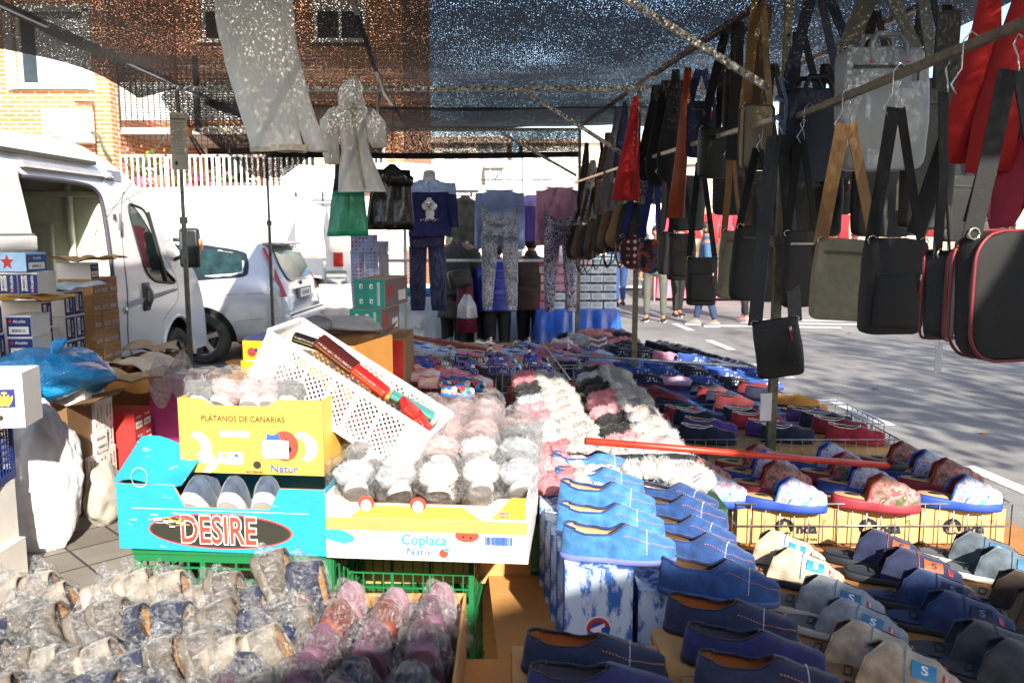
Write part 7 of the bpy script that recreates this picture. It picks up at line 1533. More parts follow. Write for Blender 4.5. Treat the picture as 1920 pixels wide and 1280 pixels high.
# dark garment behind the robe, green and black plastic aprons
p = D(650, 330, 6.3); b = MB(); b.loft([((0, 0, .22), .08, .03), ((0, 0, 0), .09, .04), ((-.01, 0, -.14), .10, .03)], 20, fold=.015, wob=.01); tag(b.build('dark_garment', M('#16191b', .6), loc=p), 'dark glossy garment hanging behind the white robe', 'garment')
p = D(653, 358, 6.15)
def apron(name, loc, w_, h, mat_, lb, skew=-.04, seed=0):
    o = empty(name, loc, (0, 0, R(4)), lb, 'apron')
    for k, (x0, ww, y) in enumerate(((-.28 * w_, .56 * w_, 0), (.22 * w_, .6 * w_, .02))):
        b = MB(); b.loft([((x0 * .72 + skew * q + (.02 * q if k else -.02 * q), y, -h * q), ww / 2 * (.95 + .30 * q), .022 + .014 * q) for q in [j / 7 for j in range(8)]], 22, fold=.009, k=3, seed=seed + k * 2, wob=.006); b.build('panel', mat_, o)
    return o
gp = M('#24936a', .3, var=.1, vs=10, bump=.3, bs_=40, coat=.3); bp = M('#151513', .22, var=.2, vs=10, bump=.7, bs_=26, coat=.3)
apron('plastic_apron', tuple(p), .24, .32, gp, 'green plastic apron hanging below the white robe', -.01, 1)
p = D(735, 318, 6.35); o = apron('plastic_apron', tuple(p), .30, .44, bp, 'shiny black plastic apron tied at the neck with string', -.02, 5)
b = MB(); b.loft([((0, 0, .04), .02, .02), ((0, 0, .0), .07, .04), ((.05, -.01, -.06), .11, .05), ((.06, -.02, -.12), .09, .03)], 20, fold=.014, k=3, wob=.01); b.tube([(0, 0, .03), (.01, -.01, .3), (.03, -.04, .58)], .0025, 4); b.build('knotted_neck', bp, o)
# pyjamas and tops on the rail
LB_, NV_ = cloth('#9db0dc'), M('#1c1f55', .9, var=.12, vs=10, bump=.3, bs_=200)
o = garment_top('pyjama_shirt', tuple(D(805, 338, 7.3)), .36, .47, LB_, 'two tone blue pyjama top with a white puppy print', low=NV_, seed=1, sl_len=.80, angle=7)
b = MB(); F_ = Face(b, (.0, -.082, -.235), (1, 0, 0), (0, 0, 1))
F_.ell(0, .03, .050, .040, 0, 1); F_.ell(-.042, .01, .018, .030, 0, 2, rot=.4); F_.ell(.045, .01, .018, .030, 0, 2, rot=-.4); F_.ell(.0, .072, .022, .016, 0, 2); F_.ell(.005, -.045, .038, .042, 0, 1); F_.ell(-.018, -.085, .018, .010, 0, 2); F_.ell(.026, -.085, .018, .010, 0, 2)
for x in (-.018, .014): F_.ell(x, .030, .006, .008, 1, 3)
F_.ell(-.002, .010, .010, .007, 1, 3); F_.ell(.01, -.012, .010, .008, 2, 3)
for k in range(8): F_.ell(-.07 + .02 * k, -.10 + .006 * math.sin(k * 2), .007, .007, 2 if k % 2 else 3, 3)
b.build('puppy_print', [M('#cfcdd0', .95, bump=.6, bs_=120), M('#16161c'), M('#c26a80'), M('#9fb0a0')], o)
b = MB()
for k in range(3): b.ell((0, -.045, -.02 - .035 * k), (.005, .004, .005), 0, 8, 6)
b.build('button', M('#14151c', .3), o)
b = MB(); b.loft([((0, .01, -.02), .06, .03), ((0, .01, .02), .055, .03), ((0, .01, .07), .05, .03), ((0, .01, .085), .03, .02)], 20); b.build('neck_form', M('#dcdad6', .5), o)
garment_legs('pyjama_trousers', tuple(D(801, 437, 7.32)), .31, .62, pattern('dots', ['#15183c', '#5d6184'], 110), 'navy dotted pyjama trousers hanging under the puppy pyjama top', 2, .06, cuffm=NV_, crotch=.2, taper=.86)
garment_top('hooded_jacket', tuple(D(872, 372, 9.2)), .27, .46, cloth('#6a6b5c', .3), 'small olive hooded jacket on a hanger beyond the rail', seed=4, hood=True, cat='jacket', sl_len=.85, angle=4)
hanger(D(873, 366, 9.2), .22, 'pale hanger in the small olive hooded jacket')
garment_top('jumper', tuple(D(937, 357, 8.5)), .40, .55, cloth('#97a8d4'), 'heather blue long sleeved top behind the grey speckled leggings', seed=2, sl_len=1.0, angle=3, neck=.8, cat='top')
garment_legs('leggings', tuple(D(937, 384, 8.3)), .36, .98, pattern('speckle', ['#5a5e70', '#c3c7d2'], 90), 'grey speckled leggings with a sagging waist clipped over the blue top', 3, .16, sag=.12, crotch=.30, taper=.55)
garment_top('jumper', tuple(D(1050, 352, 8.7)), .40, .58, cloth('#d39ab0'), 'dusty pink long sleeved top behind the leopard print leggings', seed=5, sl_len=.95, angle=3, neck=.8, cat='top')
garment_legs('leggings', tuple(D(1052, 388, 8.5)), .34, 1.0, pattern('leopard', ['#c4bfd6', '#1b1a26'], 60), 'leopard print leggings sagging over the dusty pink top', 4, .12, sag=.13, crotch=.30, taper=.6)
garment_top('jumper', tuple(D(995, 368, 9.6)), .34, .50, cloth('#a08cc4'), 'lilac and purple top half hidden beside the blue one', low=cloth('#4f3f80'), seed=3, sl_len=.8, cat='top')
garment_legs('pyjama_trousers', tuple(D(682, 440, 6.9)), .22, .72, pattern('dots', ['#b0bbe0', '#a02a42', '#d9dbe4'], 34), 'lilac flowered pyjama trousers beside the grey frame post', 1, .05, crotch=.2, taper=.8)
garment_legs('pyjama_trousers', tuple(D(708, 452, 7.3)), .18, .62, pattern('dots', ['#c9c6cf', '#9a2136'], 46), 'white pyjama trousers with red spots behind the flowered ones', 2, .05, crotch=.2, taper=.8)
hanger(D(940, 322, 9.0), .15, 'empty pale blue hanger on the wire above the speckled leggings'); hanger(D(1058, 320, 9.1), .18, 'empty grey hanger on the wire near the rear post')
for k, (x0, x1, z, y) in enumerate(((-2.5, .69, 2.16, 8.86), (-2.5, .69, 2.02, 9.25))):
    b = MB(); b.tube([(x0, y, z), (x1, y, z)], .0045, 5); tag(b.build('clothes_wire', metal('#a9a8a6', .4)), ['thin wire strung below the rear crossbeam for hangers', 'second thin clothes wire behind the rear posts'][k], 'wire')
# white rail frame behind the pyjamas
o = empty('garment_rail', (-1.55, 8.95, 0), label='white tubular rail frame behind the hanging pyjamas', cat='clothes rail')
for p0, p1 in (((0, 0, 1.33), (2.2, 0, 1.33)), ((0, 0, 0), (0, 0, 2.1)), ((.42, .05, 0), (.42, .05, 2.1)), ((2.2, 0, 0), (2.2, 0, 1.33)), ((0, 0, 2.05), (1.2, 0, 2.05))):
    b = MB(); b.tube([p0, p1], .018, 6); b.build('rail' if p0[2] > .5 else 'upright', M('#dad8d6', .35), o)
# laminated notice with a clamp on the left pole
o = empty('notice_board', tuple(D(336, 265, 6.2)), (0, 0, R(18)), 'laminated printed notice clamped to the middle steel pole', 'notice')
b = MB(); b.box((0, 0, 0), (.115, .006, .40), 0); F_ = Face(b, (0, -.003, 0), (1, 0, 0), (0, 0, 1)); F_.rect(0, .155, .095, .012, 1); 
for k in range(22): F_.rect(-.008 * (k % 3), .13 - .0105 * k, .085 - .006 * (k % 4), .0032, 1)
F_.rect(-.025, -.155, .018, .03, 2); F_.rect(0, .178, .03, .006, 3); b.build('sheet', [M('#a19a86', .35, var=.2), M('#5c574c', .7), M('#23262a', .7), M('#9a4038', .7)], o)
b = MB(); b.box((.075, -.02, .06), (.035, .02, .06), 1, bev=.004); b.tube([(.07, -.02, .04), (.14, -.02, -.10)], .008, 5, 0); b.tube([(.08, -.02, .05), (.17, -.02, -.09)], .008, 5, 0); b.build('clamp', [M('#3c3d38', .5), M('#c07a2a', .5)], o)
# guy lines in front of the van
b = MB(); b.tube([(-2.42, 6.3, 2.45), (-2.98, 5.9, 1.5)], .0035, 4); b.tube([(-2.42, 6.3, 2.1), (-3.1, 6.4, 1.75), (-3.15, 6.4, 1.45)], .003, 4); tag(b.build('guy_line', M('#c9c6c0', .6)), 'thin white guy line running down from the pole to the shoe boxes', 'cord')
# ================================================================ PEOPLE
def skin(nodes, edges, mat_, name, parent, sub=2, root=0, loc=None):
    me = bpy.data.meshes.new(name); me.from_pydata([n[0] for n in nodes], edges, []); o = bpy.data.objects.new(name, me); col.objects.link(o)
    md = o.modifiers.new('s', 'SKIN'); md.use_smooth_shade = True
    for i, n in enumerate(nodes):
        r_ = n[1] if isinstance(n[1], tuple) else (n[1], n[1]); me.skin_vertices[0].data[i].radius = r_; me.skin_vertices[0].data[i].use_root = (i == root)
    sd = o.modifiers.new('u', 'SUBSURF'); sd.levels = sub; sd.render_levels = sub
    bpy.context.view_layer.update(); m2 = bpy.data.meshes.new_from_object(o.evaluated_get(bpy.context.evaluated_depsgraph_get())); bpy.data.objects.remove(o)
    m2.materials.clear(); m2.materials.append(mat_)
    for p in m2.polygons: p.use_smooth = True
    q = bpy.data.objects.new(name, m2); col.objects.link(q); q.parent = parent; return q
SK = M('#a9745a', .55, var=.08, bump=.1, rnd=0)
def person(loc, face, H_, coat, legs, hair, lb, coat_len=.5, style='bun', puffy=False, shoes='#1a1a1c', arms='down', stance=.09, stride=0., skin_='#a9745a', seed=0, lean_=0., bulk=1.):
    """face: heading in degrees (0 = facing +y, away from the camera)"""
    o = empty('person', loc, (0, 0, R(face)), lb, 'person'); s = H_ / 1.7; sk = M(skin_, .55, var=.08, bump=.1, rnd=0)
    P = lambda x, y, z: (x * s, y * s, z * s)
    hipz, shz = .90, 1.40
    nodes = [(P(0, 0, .93), (.13 * s, .10 * s)), (P(0, lean_ * .5, 1.15), (.12 * s, .09 * s)), (P(0, lean_, 1.36), (.14 * s, .09 * s)), (P(0, lean_ + .01, 1.46), .05 * s), (P(0, lean_ + .02, 1.52), .05 * s), (P(0, lean_ + .035, 1.60), (.072 * s, .09 * s)), (P(0, lean_ + .035, 1.66), (.06 * s, .07 * s))]
    edges = [(0, 1), (1, 2), (2, 3), (3, 4), (4, 5), (5, 6)]
    hands = []
    for sg in (-1, 1):
        i = len(nodes)
        if arms == 'fwd': el, wr = (.25 * sg, lean_ + .06, 1.12), (.14 * sg, lean_ + .30, 1.10)
        elif arms == 'phone': el, wr = (.24 * sg, lean_ + .08, 1.14), (.05 * sg, lean_ + .27, 1.26)
        else: el, wr = (.25 * sg, lean_ - .02, 1.12), (.26 * sg, lean_ + .04 + stride * sg * .5, .88)
        nodes += [(P(.19 * sg, lean_, 1.38), .055 * s), (P(*el), .042 * s), (P(*wr), .028 * s)]; edges += [(2, i), (i, i + 1), (i + 1, i + 2)]; hands.append((wr, sg))
        d = Vector(wr) - Vector(el); d.normalize(); j = len(nodes); nodes.append((P(*(Vector(wr) + d * .06)), (.036 * s, .016 * s))); edges.append((i + 2, j))
        for q in range(4): f0 = Vector(wr) + d * .10 + Vector((.012 * (q - 1.5), 0, 0)); n1 = len(nodes); nodes.append((P(*(f0 + d * (.045 - .008 * abs(q - 1.3)))), .0085 * s)); edges.append((j, n1))
        n1 = len(nodes); nodes.append((P(*(Vector(wr) + d * .06 + Vector((-.035 * sg, .02, 0)))), .009 * s)); edges.append((j, n1))
        i = len(nodes); st = stride * sg
        nodes += [(P(stance * sg, 0, .86), .088 * s), (P(stance * 1.05 * sg, .02 + st * .5, .48), .058 * s), (P(stance * 1.1 * sg, st, .09), .036 * s), (P(stance * 1.2 * sg, st + .10, .035), (.036 * s, .028 * s))]; edges += [(0, i), (i, i + 1), (i + 1, i + 2), (i + 2, i + 3)]
    skin(nodes, edges, sk, 'body', o)
    tn = [(P(0, 0, .97), (.135 * s * bulk, .105 * s * bulk))]; te = []
    for sg in (-1, 1):
        i = len(tn); st = stride * sg
        tn += [(P(stance * sg, 0, .86), .10 * s * bulk), (P(stance * 1.05 * sg, .02 + st * .5, .48), .074 * s * bulk), (P(stance * 1.1 * sg, st, .10), .058 * s)]; te += [(0, i), (i, i + 1), (i + 1, i + 2)]
    skin(tn, te, legs, 'trousers', o)
    for sg in (-1, 1):
        st = stride * sg; b = MB(); b.loft([(P(stance * 1.12 * sg, st - .09, .03), .03 * s, .03 * s), (P(stance * 1.12 * sg, st - .05, .05), .042 * s, .048 * s), (P(stance * 1.15 * sg, st + .06, .04), .046 * s, .038 * s), (P(stance * 1.2 * sg, st + .15, .028), .046 * s, .027 * s), (P(stance * 1.22 * sg, st + .19, .024), .03 * s, .018 * s)], 16, 0, wdir=(1, 0, 0), ddir=(0, 0, 1)); b.box(P(stance * 1.16 * sg, st + .05, .010), (.088 * s, .27 * s, .02 * s), 1, bev=.008); b.build('shoe', [M(shoes, .6), M('#cfccc6', .6)], o)
    if coat:
        bz = 1.40 - coat_len; k = 1.12 if puffy else 1.0; b = MB(); N = 22
        secs = [(P(0, lean_ + .01, 1.475), .062 * s, .062 * s), (P(0, lean_ + .005, 1.44), .095 * s, .075 * s), (P(0, lean_, 1.40), .175 * s * k, .10 * s * k)]
        for q in range(1, N): u = q / (N - 1); secs.append((P(0, lean_ * (1 - u * .8), 1.38 - (1.38 - bz) * u), (.205 + .012 * math.sin(u * 3)) * s * k * bulk * (1 + (.035 * abs(math.sin(u * 24)) if puffy else 0)), (.135 + .015 * u) * s * k * bulk * (1 + (.05 * abs(math.sin(u * 24)) if puffy else 0))))
        b.loft(secs, 30, 0, fold=.006 if not puffy else .004, k=5, seed=seed, wob=.008); c_ = b.build('coat', coat, o)
        an = []; ae = []
        for (wr, sg) in hands:
            i = len(an); el = nodes[7 + 0 if sg < 0 else 0][0]
            if arms == 'fwd': e_ = (.255 * sg, lean_ + .06, 1.12)
            elif arms == 'phone': e_ = (.245 * sg, lean_ + .08, 1.14)
            else: e_ = (.262 * sg, lean_ - .02, 1.12)
            a_ = Vector((.185 * sg, lean_, 1.37)); e_ = Vector(e_); w2 = e_ + (Vector(wr) - e_) * .93
            b = MB(); pts = []
            for q in range(11):
                u = q / 10; p = a_ + (e_ - a_) * (u * 2) if u <= .5 else e_ + (w2 - e_) * (u * 2 - 1); pts.append(p * s)
            b.tube(pts, [(.074 - .026 * q / 10) * s * k * (1 + (.06 * abs(math.sin(q * 2.1)) if puffy else 0)) for q in range(11)], 14); b.build('sleeve', coat, c_)
        b = MB(); b.loft([(P(0, lean_ + .01, 1.43), .085 * s, .08 * s), (P(0, lean_ + .015, 1.50), .07 * s, .072 * s)], 18, wob=.006); b.build('collar', coat, c_)
    # head details and hair
    hc = Vector(P(0, lean_ + .035, 1.60)); b = MB()
    def hf(d): return (.06 * (d.z > .2) - (.35 if (d.y > .45 and d.z < .45) else 0)) + .03 * noise.noise(d * 5 + Vector((seed, 0, 0)))
    b.ell((hc.x, hc.y - .012 * s, hc.z + .022 * s), (.088 * s, .100 * s, .108 * s), 0, 26, 20, hf)
    if style == 'bun': b.ell((hc.x, hc.y - .10 * s, hc.z + .05 * s), (.045 * s, .04 * s, .045 * s), 0, 14, 10, lambda d: .1 * noise.noise(d * 4))
    if style == 'tail': b.loft([(hc + Vector((0, -.09, .04)) * s, .03 * s, .03 * s), (hc + Vector((.03, -.15, .0)) * s, .032 * s, .03 * s), (hc + Vector((.05, -.16, -.12)) * s, .028 * s, .025 * s), (hc + Vector((.06, -.14, -.24)) * s, .010 * s, .010 * s)], 12, wob=.006)
    if style == 'long': b.loft([(hc + Vector((0, -.03, .05)) * s, .09 * s, .075 * s), (hc + Vector((0, -.045, -.08)) * s, .10 * s, .07 * s), (hc + Vector((0, -.05, -.22)) * s, .09 * s, .05 * s)], 18, fold=.006, wob=.008)
    if style == 'beard': b.loft([(hc + Vector((0, .055, -.045)) * s, .055 * s, .03 * s), (hc + Vector((0, .06, -.085)) * s, .045 * s, .035 * s), (hc + Vector((0, .055, -.11)) * s, .02 * s, .02 * s)], 14)
    b.build('hair', M(hair, .6, var=.3, vs=30, bump=.5, bs_=160), o)
    fc = MB(); q = lambda x, y, z: tuple(hc + Vector((x, y, z)) * s)
    fc.loft([(q(0, .085, .0), .012 * s, .010 * s), (q(0, .102, -.02), .016 * s, .014 * s), (q(0, .085, -.03), .012 * s, .008 * s)], 10, 0)
    for sg in (-1, 1): fc.ell(q(.03 * sg, .080, .012), (.012 * s, .008 * s, .007 * s), 1, 10, 8); fc.ell(q(.03 * sg, .086, .012), (.005 * s, .004 * s, .005 * s), 2, 8, 6); fc.box(q(.03 * sg, .086, .03), (.028 * s, .006 * s, .006 * s), 2); fc.ell(q(.082 * sg, .0, -.005), (.010 * s, .02 * s, .028 * s), 0, 10, 8)
    fc.ell(q(0, .084, -.05), (.024 * s, .008 * s, .007 * s), 3, 10, 6); fc.build('face', [sk, M('#d9d6d2', .3), M(hair, .6), M('#8a4038', .5)], o)
    return o
NB = M('#16171a', .8, var=.2); 
def at(u, y): r_ = ray(u, 500); return (r_.x * y / r_.y, y, 0)
person(at(848, 9.75), -38, 1.78, M('#3f3e38', .8, var=.15), M('#1c1c1f', .85), '#1f1814', 'bearded man in a long olive grey coat leaning at the next stall', .78, 'beard', arms='fwd', lean_=.10, seed=1)
person(at(890, 9.9), -24, 1.58, M('#17171a', .6, var=.2), NB, '#1f1612', 'woman with a ponytail in a black puffer jacket and cream scarf', .50, 'tail', True, arms='fwd', seed=2, bulk=1.05)
person(at(932, 9.7), 6, 1.52, M('#1f2f94', .35, var=.25, vs=14), NB, '#2a2523', 'person in a shiny royal blue puffer jacket seen from behind', .58, 'short', True, arms='fwd', seed=3, bulk=1.12)
person(at(995, 9.8), -14, 1.60, M('#3f2a20', .5, var=.2), NB, '#14100f', 'woman with a dark bun in a brown quilted coat seen from behind', .62, 'bun', True, arms='phone', seed=4, bulk=1.1)
person(at(1230, 15.3), 160, 1.70, M('#3a3c3e', .8), M('#53554c', .85, var=.2), '#2b2522', 'man in loose grey trousers standing on the road behind the bags', .42, 'short', shoes='#14120f', stance=.14, seed=5)
person(at(1272, 16.2), 200, 1.68, M('#1c1d20', .8), M('#141416', .8), '#241c18', 'pedestrian in black trousers and trainers walking on the road', .45, 'short', shoes='#2a2a2a', stride=.10, seed=6)
person(at(1326, 14.6), 75, 1.76, M('#31506f', .8), M('#2a3858', .85, var=.2), '#3a2a20', 'pedestrian in blue jeans and grey shoes seen between hanging bags', .45, 'short', shoes='#6b6e70', stride=.16, seed=7)
person(at(1400, 15.4), 30, 1.64, M('#16171b', .8), M('#191a20', .8), '#2a1c15', 'pedestrian in black leggings and pink trainers on the road', .48, 'long', shoes='#d9a4a8', stride=.13, seed=8)
person(at(1163, 18.5), 10, 1.70, M('#23304f', .8), M('#27406e', .85), '#2b2522', 'distant pedestrian in blue jeans beyond the stack of boxes', .45, 'short', stride=.1, seed=9)
person(at(1478, 19.0), 170, 1.66, M('#8a2434', .8), M('#202126', .8), '#241a16', 'distant pedestrian in a dark red coat beyond the black bags', .6, 'long', stride=.08, seed=10)
person(at(1600, 21.0), 190, 1.70, M('#c9c4bd', .8), M('#2d3038', .8), '#3a2c22', 'distant pedestrian in a pale coat near the red stalls', .6, 'short', stride=.08, seed=11)
b = MB(); b.box((0, 0, 0), (.26, .09, .20), 0, bev=.03); b.box((0, -.05, -.02), (.20, .02, .12), 0, bev=.01); b.ribbon([(-.12, 0, .08), (-.16, .02, .3), (-.10, .03, .55)], .02, .004, 1, (0, 1, 0)); b.ribbon([(.12, 0, .08), (.05, .03, .3), (-.05, .05, .55)], .02, .004, 1, (0, 1, 0))
tag(b.build('handbag', [leather('#2b2d2a', .35), leather('#1a1a18')], loc=(*D(862, 522, 9.45)[:2], D(862, 522, 9.45).z), rot=(0, R(-12), R(20))), 'grey black leather handbag slung on the olive coated man', 'handbag')
b = MB(); b.loft([((0, 0, 0), .09, .05), ((0, 0, -.3), .10, .06), ((.02, 0, -.62), .12, .05)], 18, fold=.01, wob=.01); tag(b.build('shopping_bag', M('#6e1830', .6), loc=D(872, 520, 9.55)), 'crimson bag hanging between the olive coat and the black jacket', 'bag')
b = MB(); b.loft([((0, 0, 0), .04, .03), ((0, 0, -.12), .10, .05), ((0, 0, -.26), .12, .06)], 16, fold=.01, wob=.01); tag(b.build('carrier_bag', plasticbag('#dedede'), loc=D(876, 552, 9.5)), 'white carrier bag held beside the crimson one', 'carrier bag')
# ================================================================ OTHER STALLS
def table(loc, w_, d_, h, clothm, lb, skirt=.7, seed=0):
    o = empty('stall_table', loc, (0, 0, 0), lb, 'table'); b = MB(); b.box((0, 0, h - .015), (w_, d_, .03)); b.build('table_top', card('#8a6a48'), o)
    for sx in (-1, 1):
        for sy in (-1, 1): q = MB(); q.tube([(sx * w_ * .45, sy * d_ * .42, 0), (sx * w_ * .45, sy * d_ * .42, h - .03)], .015, 6); q.build('leg', dk, o)
    b = MB(); X_, Y_ = w_ / 2 + .012, d_ / 2 + .012; per = 2 * (w_ + d_)
    def f(a, q):
        t = a * per
        if t < w_: x, y, nx, ny = -X_ + t / w_ * 2 * X_, -Y_, 0, -1
        elif t < w_ + d_: x, y, nx, ny = X_, -Y_ + (t - w_) / d_ * 2 * Y_, 1, 0
        elif t < 2 * w_ + d_: x, y, nx, ny = X_ - (t - w_ - d_) / w_ * 2 * X_, Y_, 0, 1
        else: x, y, nx, ny = -X_, Y_ - (t - 2 * w_ - d_) / d_ * 2 * Y_, -1, 0
        k = (.03 * math.sin(t * 28 + seed) + .02 * math.sin(t * 47)) * q + .05 * q; return (x + nx * k, y + ny * k, h + .003 - skirt * q)
    b.grid(f, 160, 8, 0, True, True); b.poly([(-X_, -Y_, h + .003), (X_, -Y_, h + .003), (X_, Y_, h + .003), (-X_, Y_, h + .003)]); b.build('tablecloth', clothm, o); return o
SATIN = M('#0f4fb0', .28, var=.35, vs=5, bump=.2, bs_=20, coat=.2)
table((.74, 9.95, 0), .92, .9, .76, SATIN, 'small table under a shiny blue cloth stacked with hosiery boxes')
rr = random.Random(4)
HB = {}
for k, (c1, c2) in {'white': ('#c9d2da', '#1f262c'), 'pink': ('#c97a8e', '#8f2a44'), 'red': ('#c9c3c0', '#b02a26'), 'rose': ('#d99aa8', '#d9c9cc')}.items():
    b = MB(); b.box((0, 0, .05), (.14, .2, .098), 0); F_ = Face(b, (0, -.1, .05), (1, 0, 0), (0, 0, 1)); F_.rect(0, .036, .139, .024, 1); F_.rect(.01, .036, .03, .008, 2, 2); F_.bars(0, -.015, .08, .04, 3, 2, 6, 2); HB[k] = ('hosiery_box', b.mesh('hosiery_box', [M(c1, .5), M(c2, .5), M('#3fb0c4', .5), M('#9aa6b0', .6)]))
for r_ in range(6):
    for c_ in range(6):
        if r_ == 5 and c_ in (0,): continue
        k = 'white' if c_ >= 2 and r_ < 5 else ('red' if c_ == 0 and r_ > 1 else 'pink' if r_ > 1 or c_ < 1 else 'white')
        if r_ == 5: k = 'rose' if c_ < 4 else 'white'
        inst(HB[k], (.39 + .145 * c_ + rr.uniform(-.006, .006), 9.72 + rr.uniform(-.01, .01), .765 + .1 * r_), (0, 0, R(rr.uniform(-3, 3))), f'small {k} hosiery box, {ORD[r_]} layer up, {ORD[c_]} along on the shiny blue cloth', 'box', 'hosiery boxes on the blue table')
b = MB(); b.loft([((0, 0, .0), .08, .06), ((0, 0, .12), .07, .05), ((.01, 0, .2), .015, .015)], 16, fold=.008, wob=.01); tag(b.build('carrier_bag', plasticbag('#e2e0dc'), loc=(.50, 9.75, 1.365)), 'white plastic bag on top of the pink hosiery boxes', 'carrier bag')
table((-.35, 11.1, 0), 2.6, .9, .80, M('#cfd0cc', .8), 'stall table under a pale cloth where the customers stand', .6, 2)
for i in range(14):
    c = ['#d9d6d0', '#2f8f8a', '#3a6a9a', '#1f1f22', '#c9b79a', '#b0333a', '#e0ddd8'][i % 7]; b = MB(); b.loft([((0, 0, 0), .12, .10), ((0, 0, .05), .13, .11), ((0, 0, .10), .11, .09)], 18, power=.6, wob=.02)
    tag(b.build('folded_garment', cloth(c), loc=(-1.5 + .18 * i, 10.85 + .12 * (i % 2), .81)), f'folded { ["cream", "teal", "blue", "black", "sand", "red", "white"][i % 7]} garment, {ORD[i]} along the pale stall table', 'garment', 'folded garments on the pale table')
def far_stall(x, y, w_, top, cols, lb, n, seed):
    o = empty('market_stall', (x, y, 0), (0, 0, 0), lb, 'market stall'); b = MB()
    for sx in (-1, 1):
        for sy in (-1, 1): b2_ = MB(); b2_.tube([(sx * w_ / 2, sy * .9, 0), (sx * w_ / 2, sy * .9, 2.4)], .022, 6); b2_.build('pole', M('#b9b7b0', .5), o)
    b.grid(lambda a, q: (-w_ / 2 - .15 + (w_ + .3) * a, -1.05 + 2.1 * q, 2.42 + .25 * math.sin(math.pi * q) - .03 * math.sin(a * 9)), 20, 8); b.grid(lambda a, q: (-w_ / 2 - .15 + (w_ + .3) * a, -1.05, 2.42 - .22 * q), 20, 2); b.build('awning', M(top, .8), o)
    b = MB(); b.tube([(-w_ / 2, -.9, 2.05), (w_ / 2, -.9, 2.05)], .015, 6); b.build('rail', M('#b9b7b0', .5), o)
    table((x, y - .3, 0), w_ * .92, .9, .78, M(cols[-1], .8), f'cloth covered table of the {lb[:lb.index(" stall")]} stall', .7, seed)
    r2 = random.Random(seed)
    for i in range(n):
        c = cols[r2.randrange(len(cols))]; w2 = r2.uniform(.16, .24); h2 = r2.uniform(.5, .85); b = MB(); b.loft([((0, 0, 0), w2 * .3, .03), ((0, 0, -.05), w2, .05), ((0, 0, -h2 * .5), w2 * .8, .06), ((0, 0, -h2), w2 * 1.0, .06)], 16, fold=.012, k=3, seed=i, wob=.01)
        tag(b.build('hanging_garment', cloth(c), loc=(x - w_ / 2 + w_ * (i + .5) / n, y - .93, 2.03), rot=(0, 0, R(r2.uniform(-15, 15)))), f'garment hanging from the rail of the {lb[:lb.index(" stall")]} stall, {ORD[i]} along', 'garment', 'garments on the stalls across the road')
far_stall(4.9, 20.5, 3.2, '#d9cfc0', ['#a3222c', '#c43a55', '#d9d3cc', '#b02a30', '#1d1d22', '#c96a80'], 'red and pink stall with a cream awning across the road', 9, 3)
far_stall(9.2, 21.0, 4.0, '#c4bdb0', ['#b3262c', '#2a2a30', '#c9304a', '#c9c2b8', '#8c1d28'], 'crimson stall with a beige awning across the road', 10, 5)
far_stall(13.4, 19.0, 3.4, '#e0d9cd', ['#b02a34', '#c99a3a', '#c43a48', '#222226'], 'scarlet and mustard stall farther along the road', 8, 8)
far_stall(2.2, 24.0, 3.0, '#e6e0d6', ['#d9d6d0', '#c43a4a', '#2f5f9a', '#e0dcd4'], 'white and red stall at the end of the row', 8, 9)
far_stall(-1.9, 13.6, 2.6, '#e9e6e0', ['#b9345a', '#4a4f44', '#d9d6d0', '#c9c4bc'], 'pale stall with a white awning behind the customers', 6, 11)
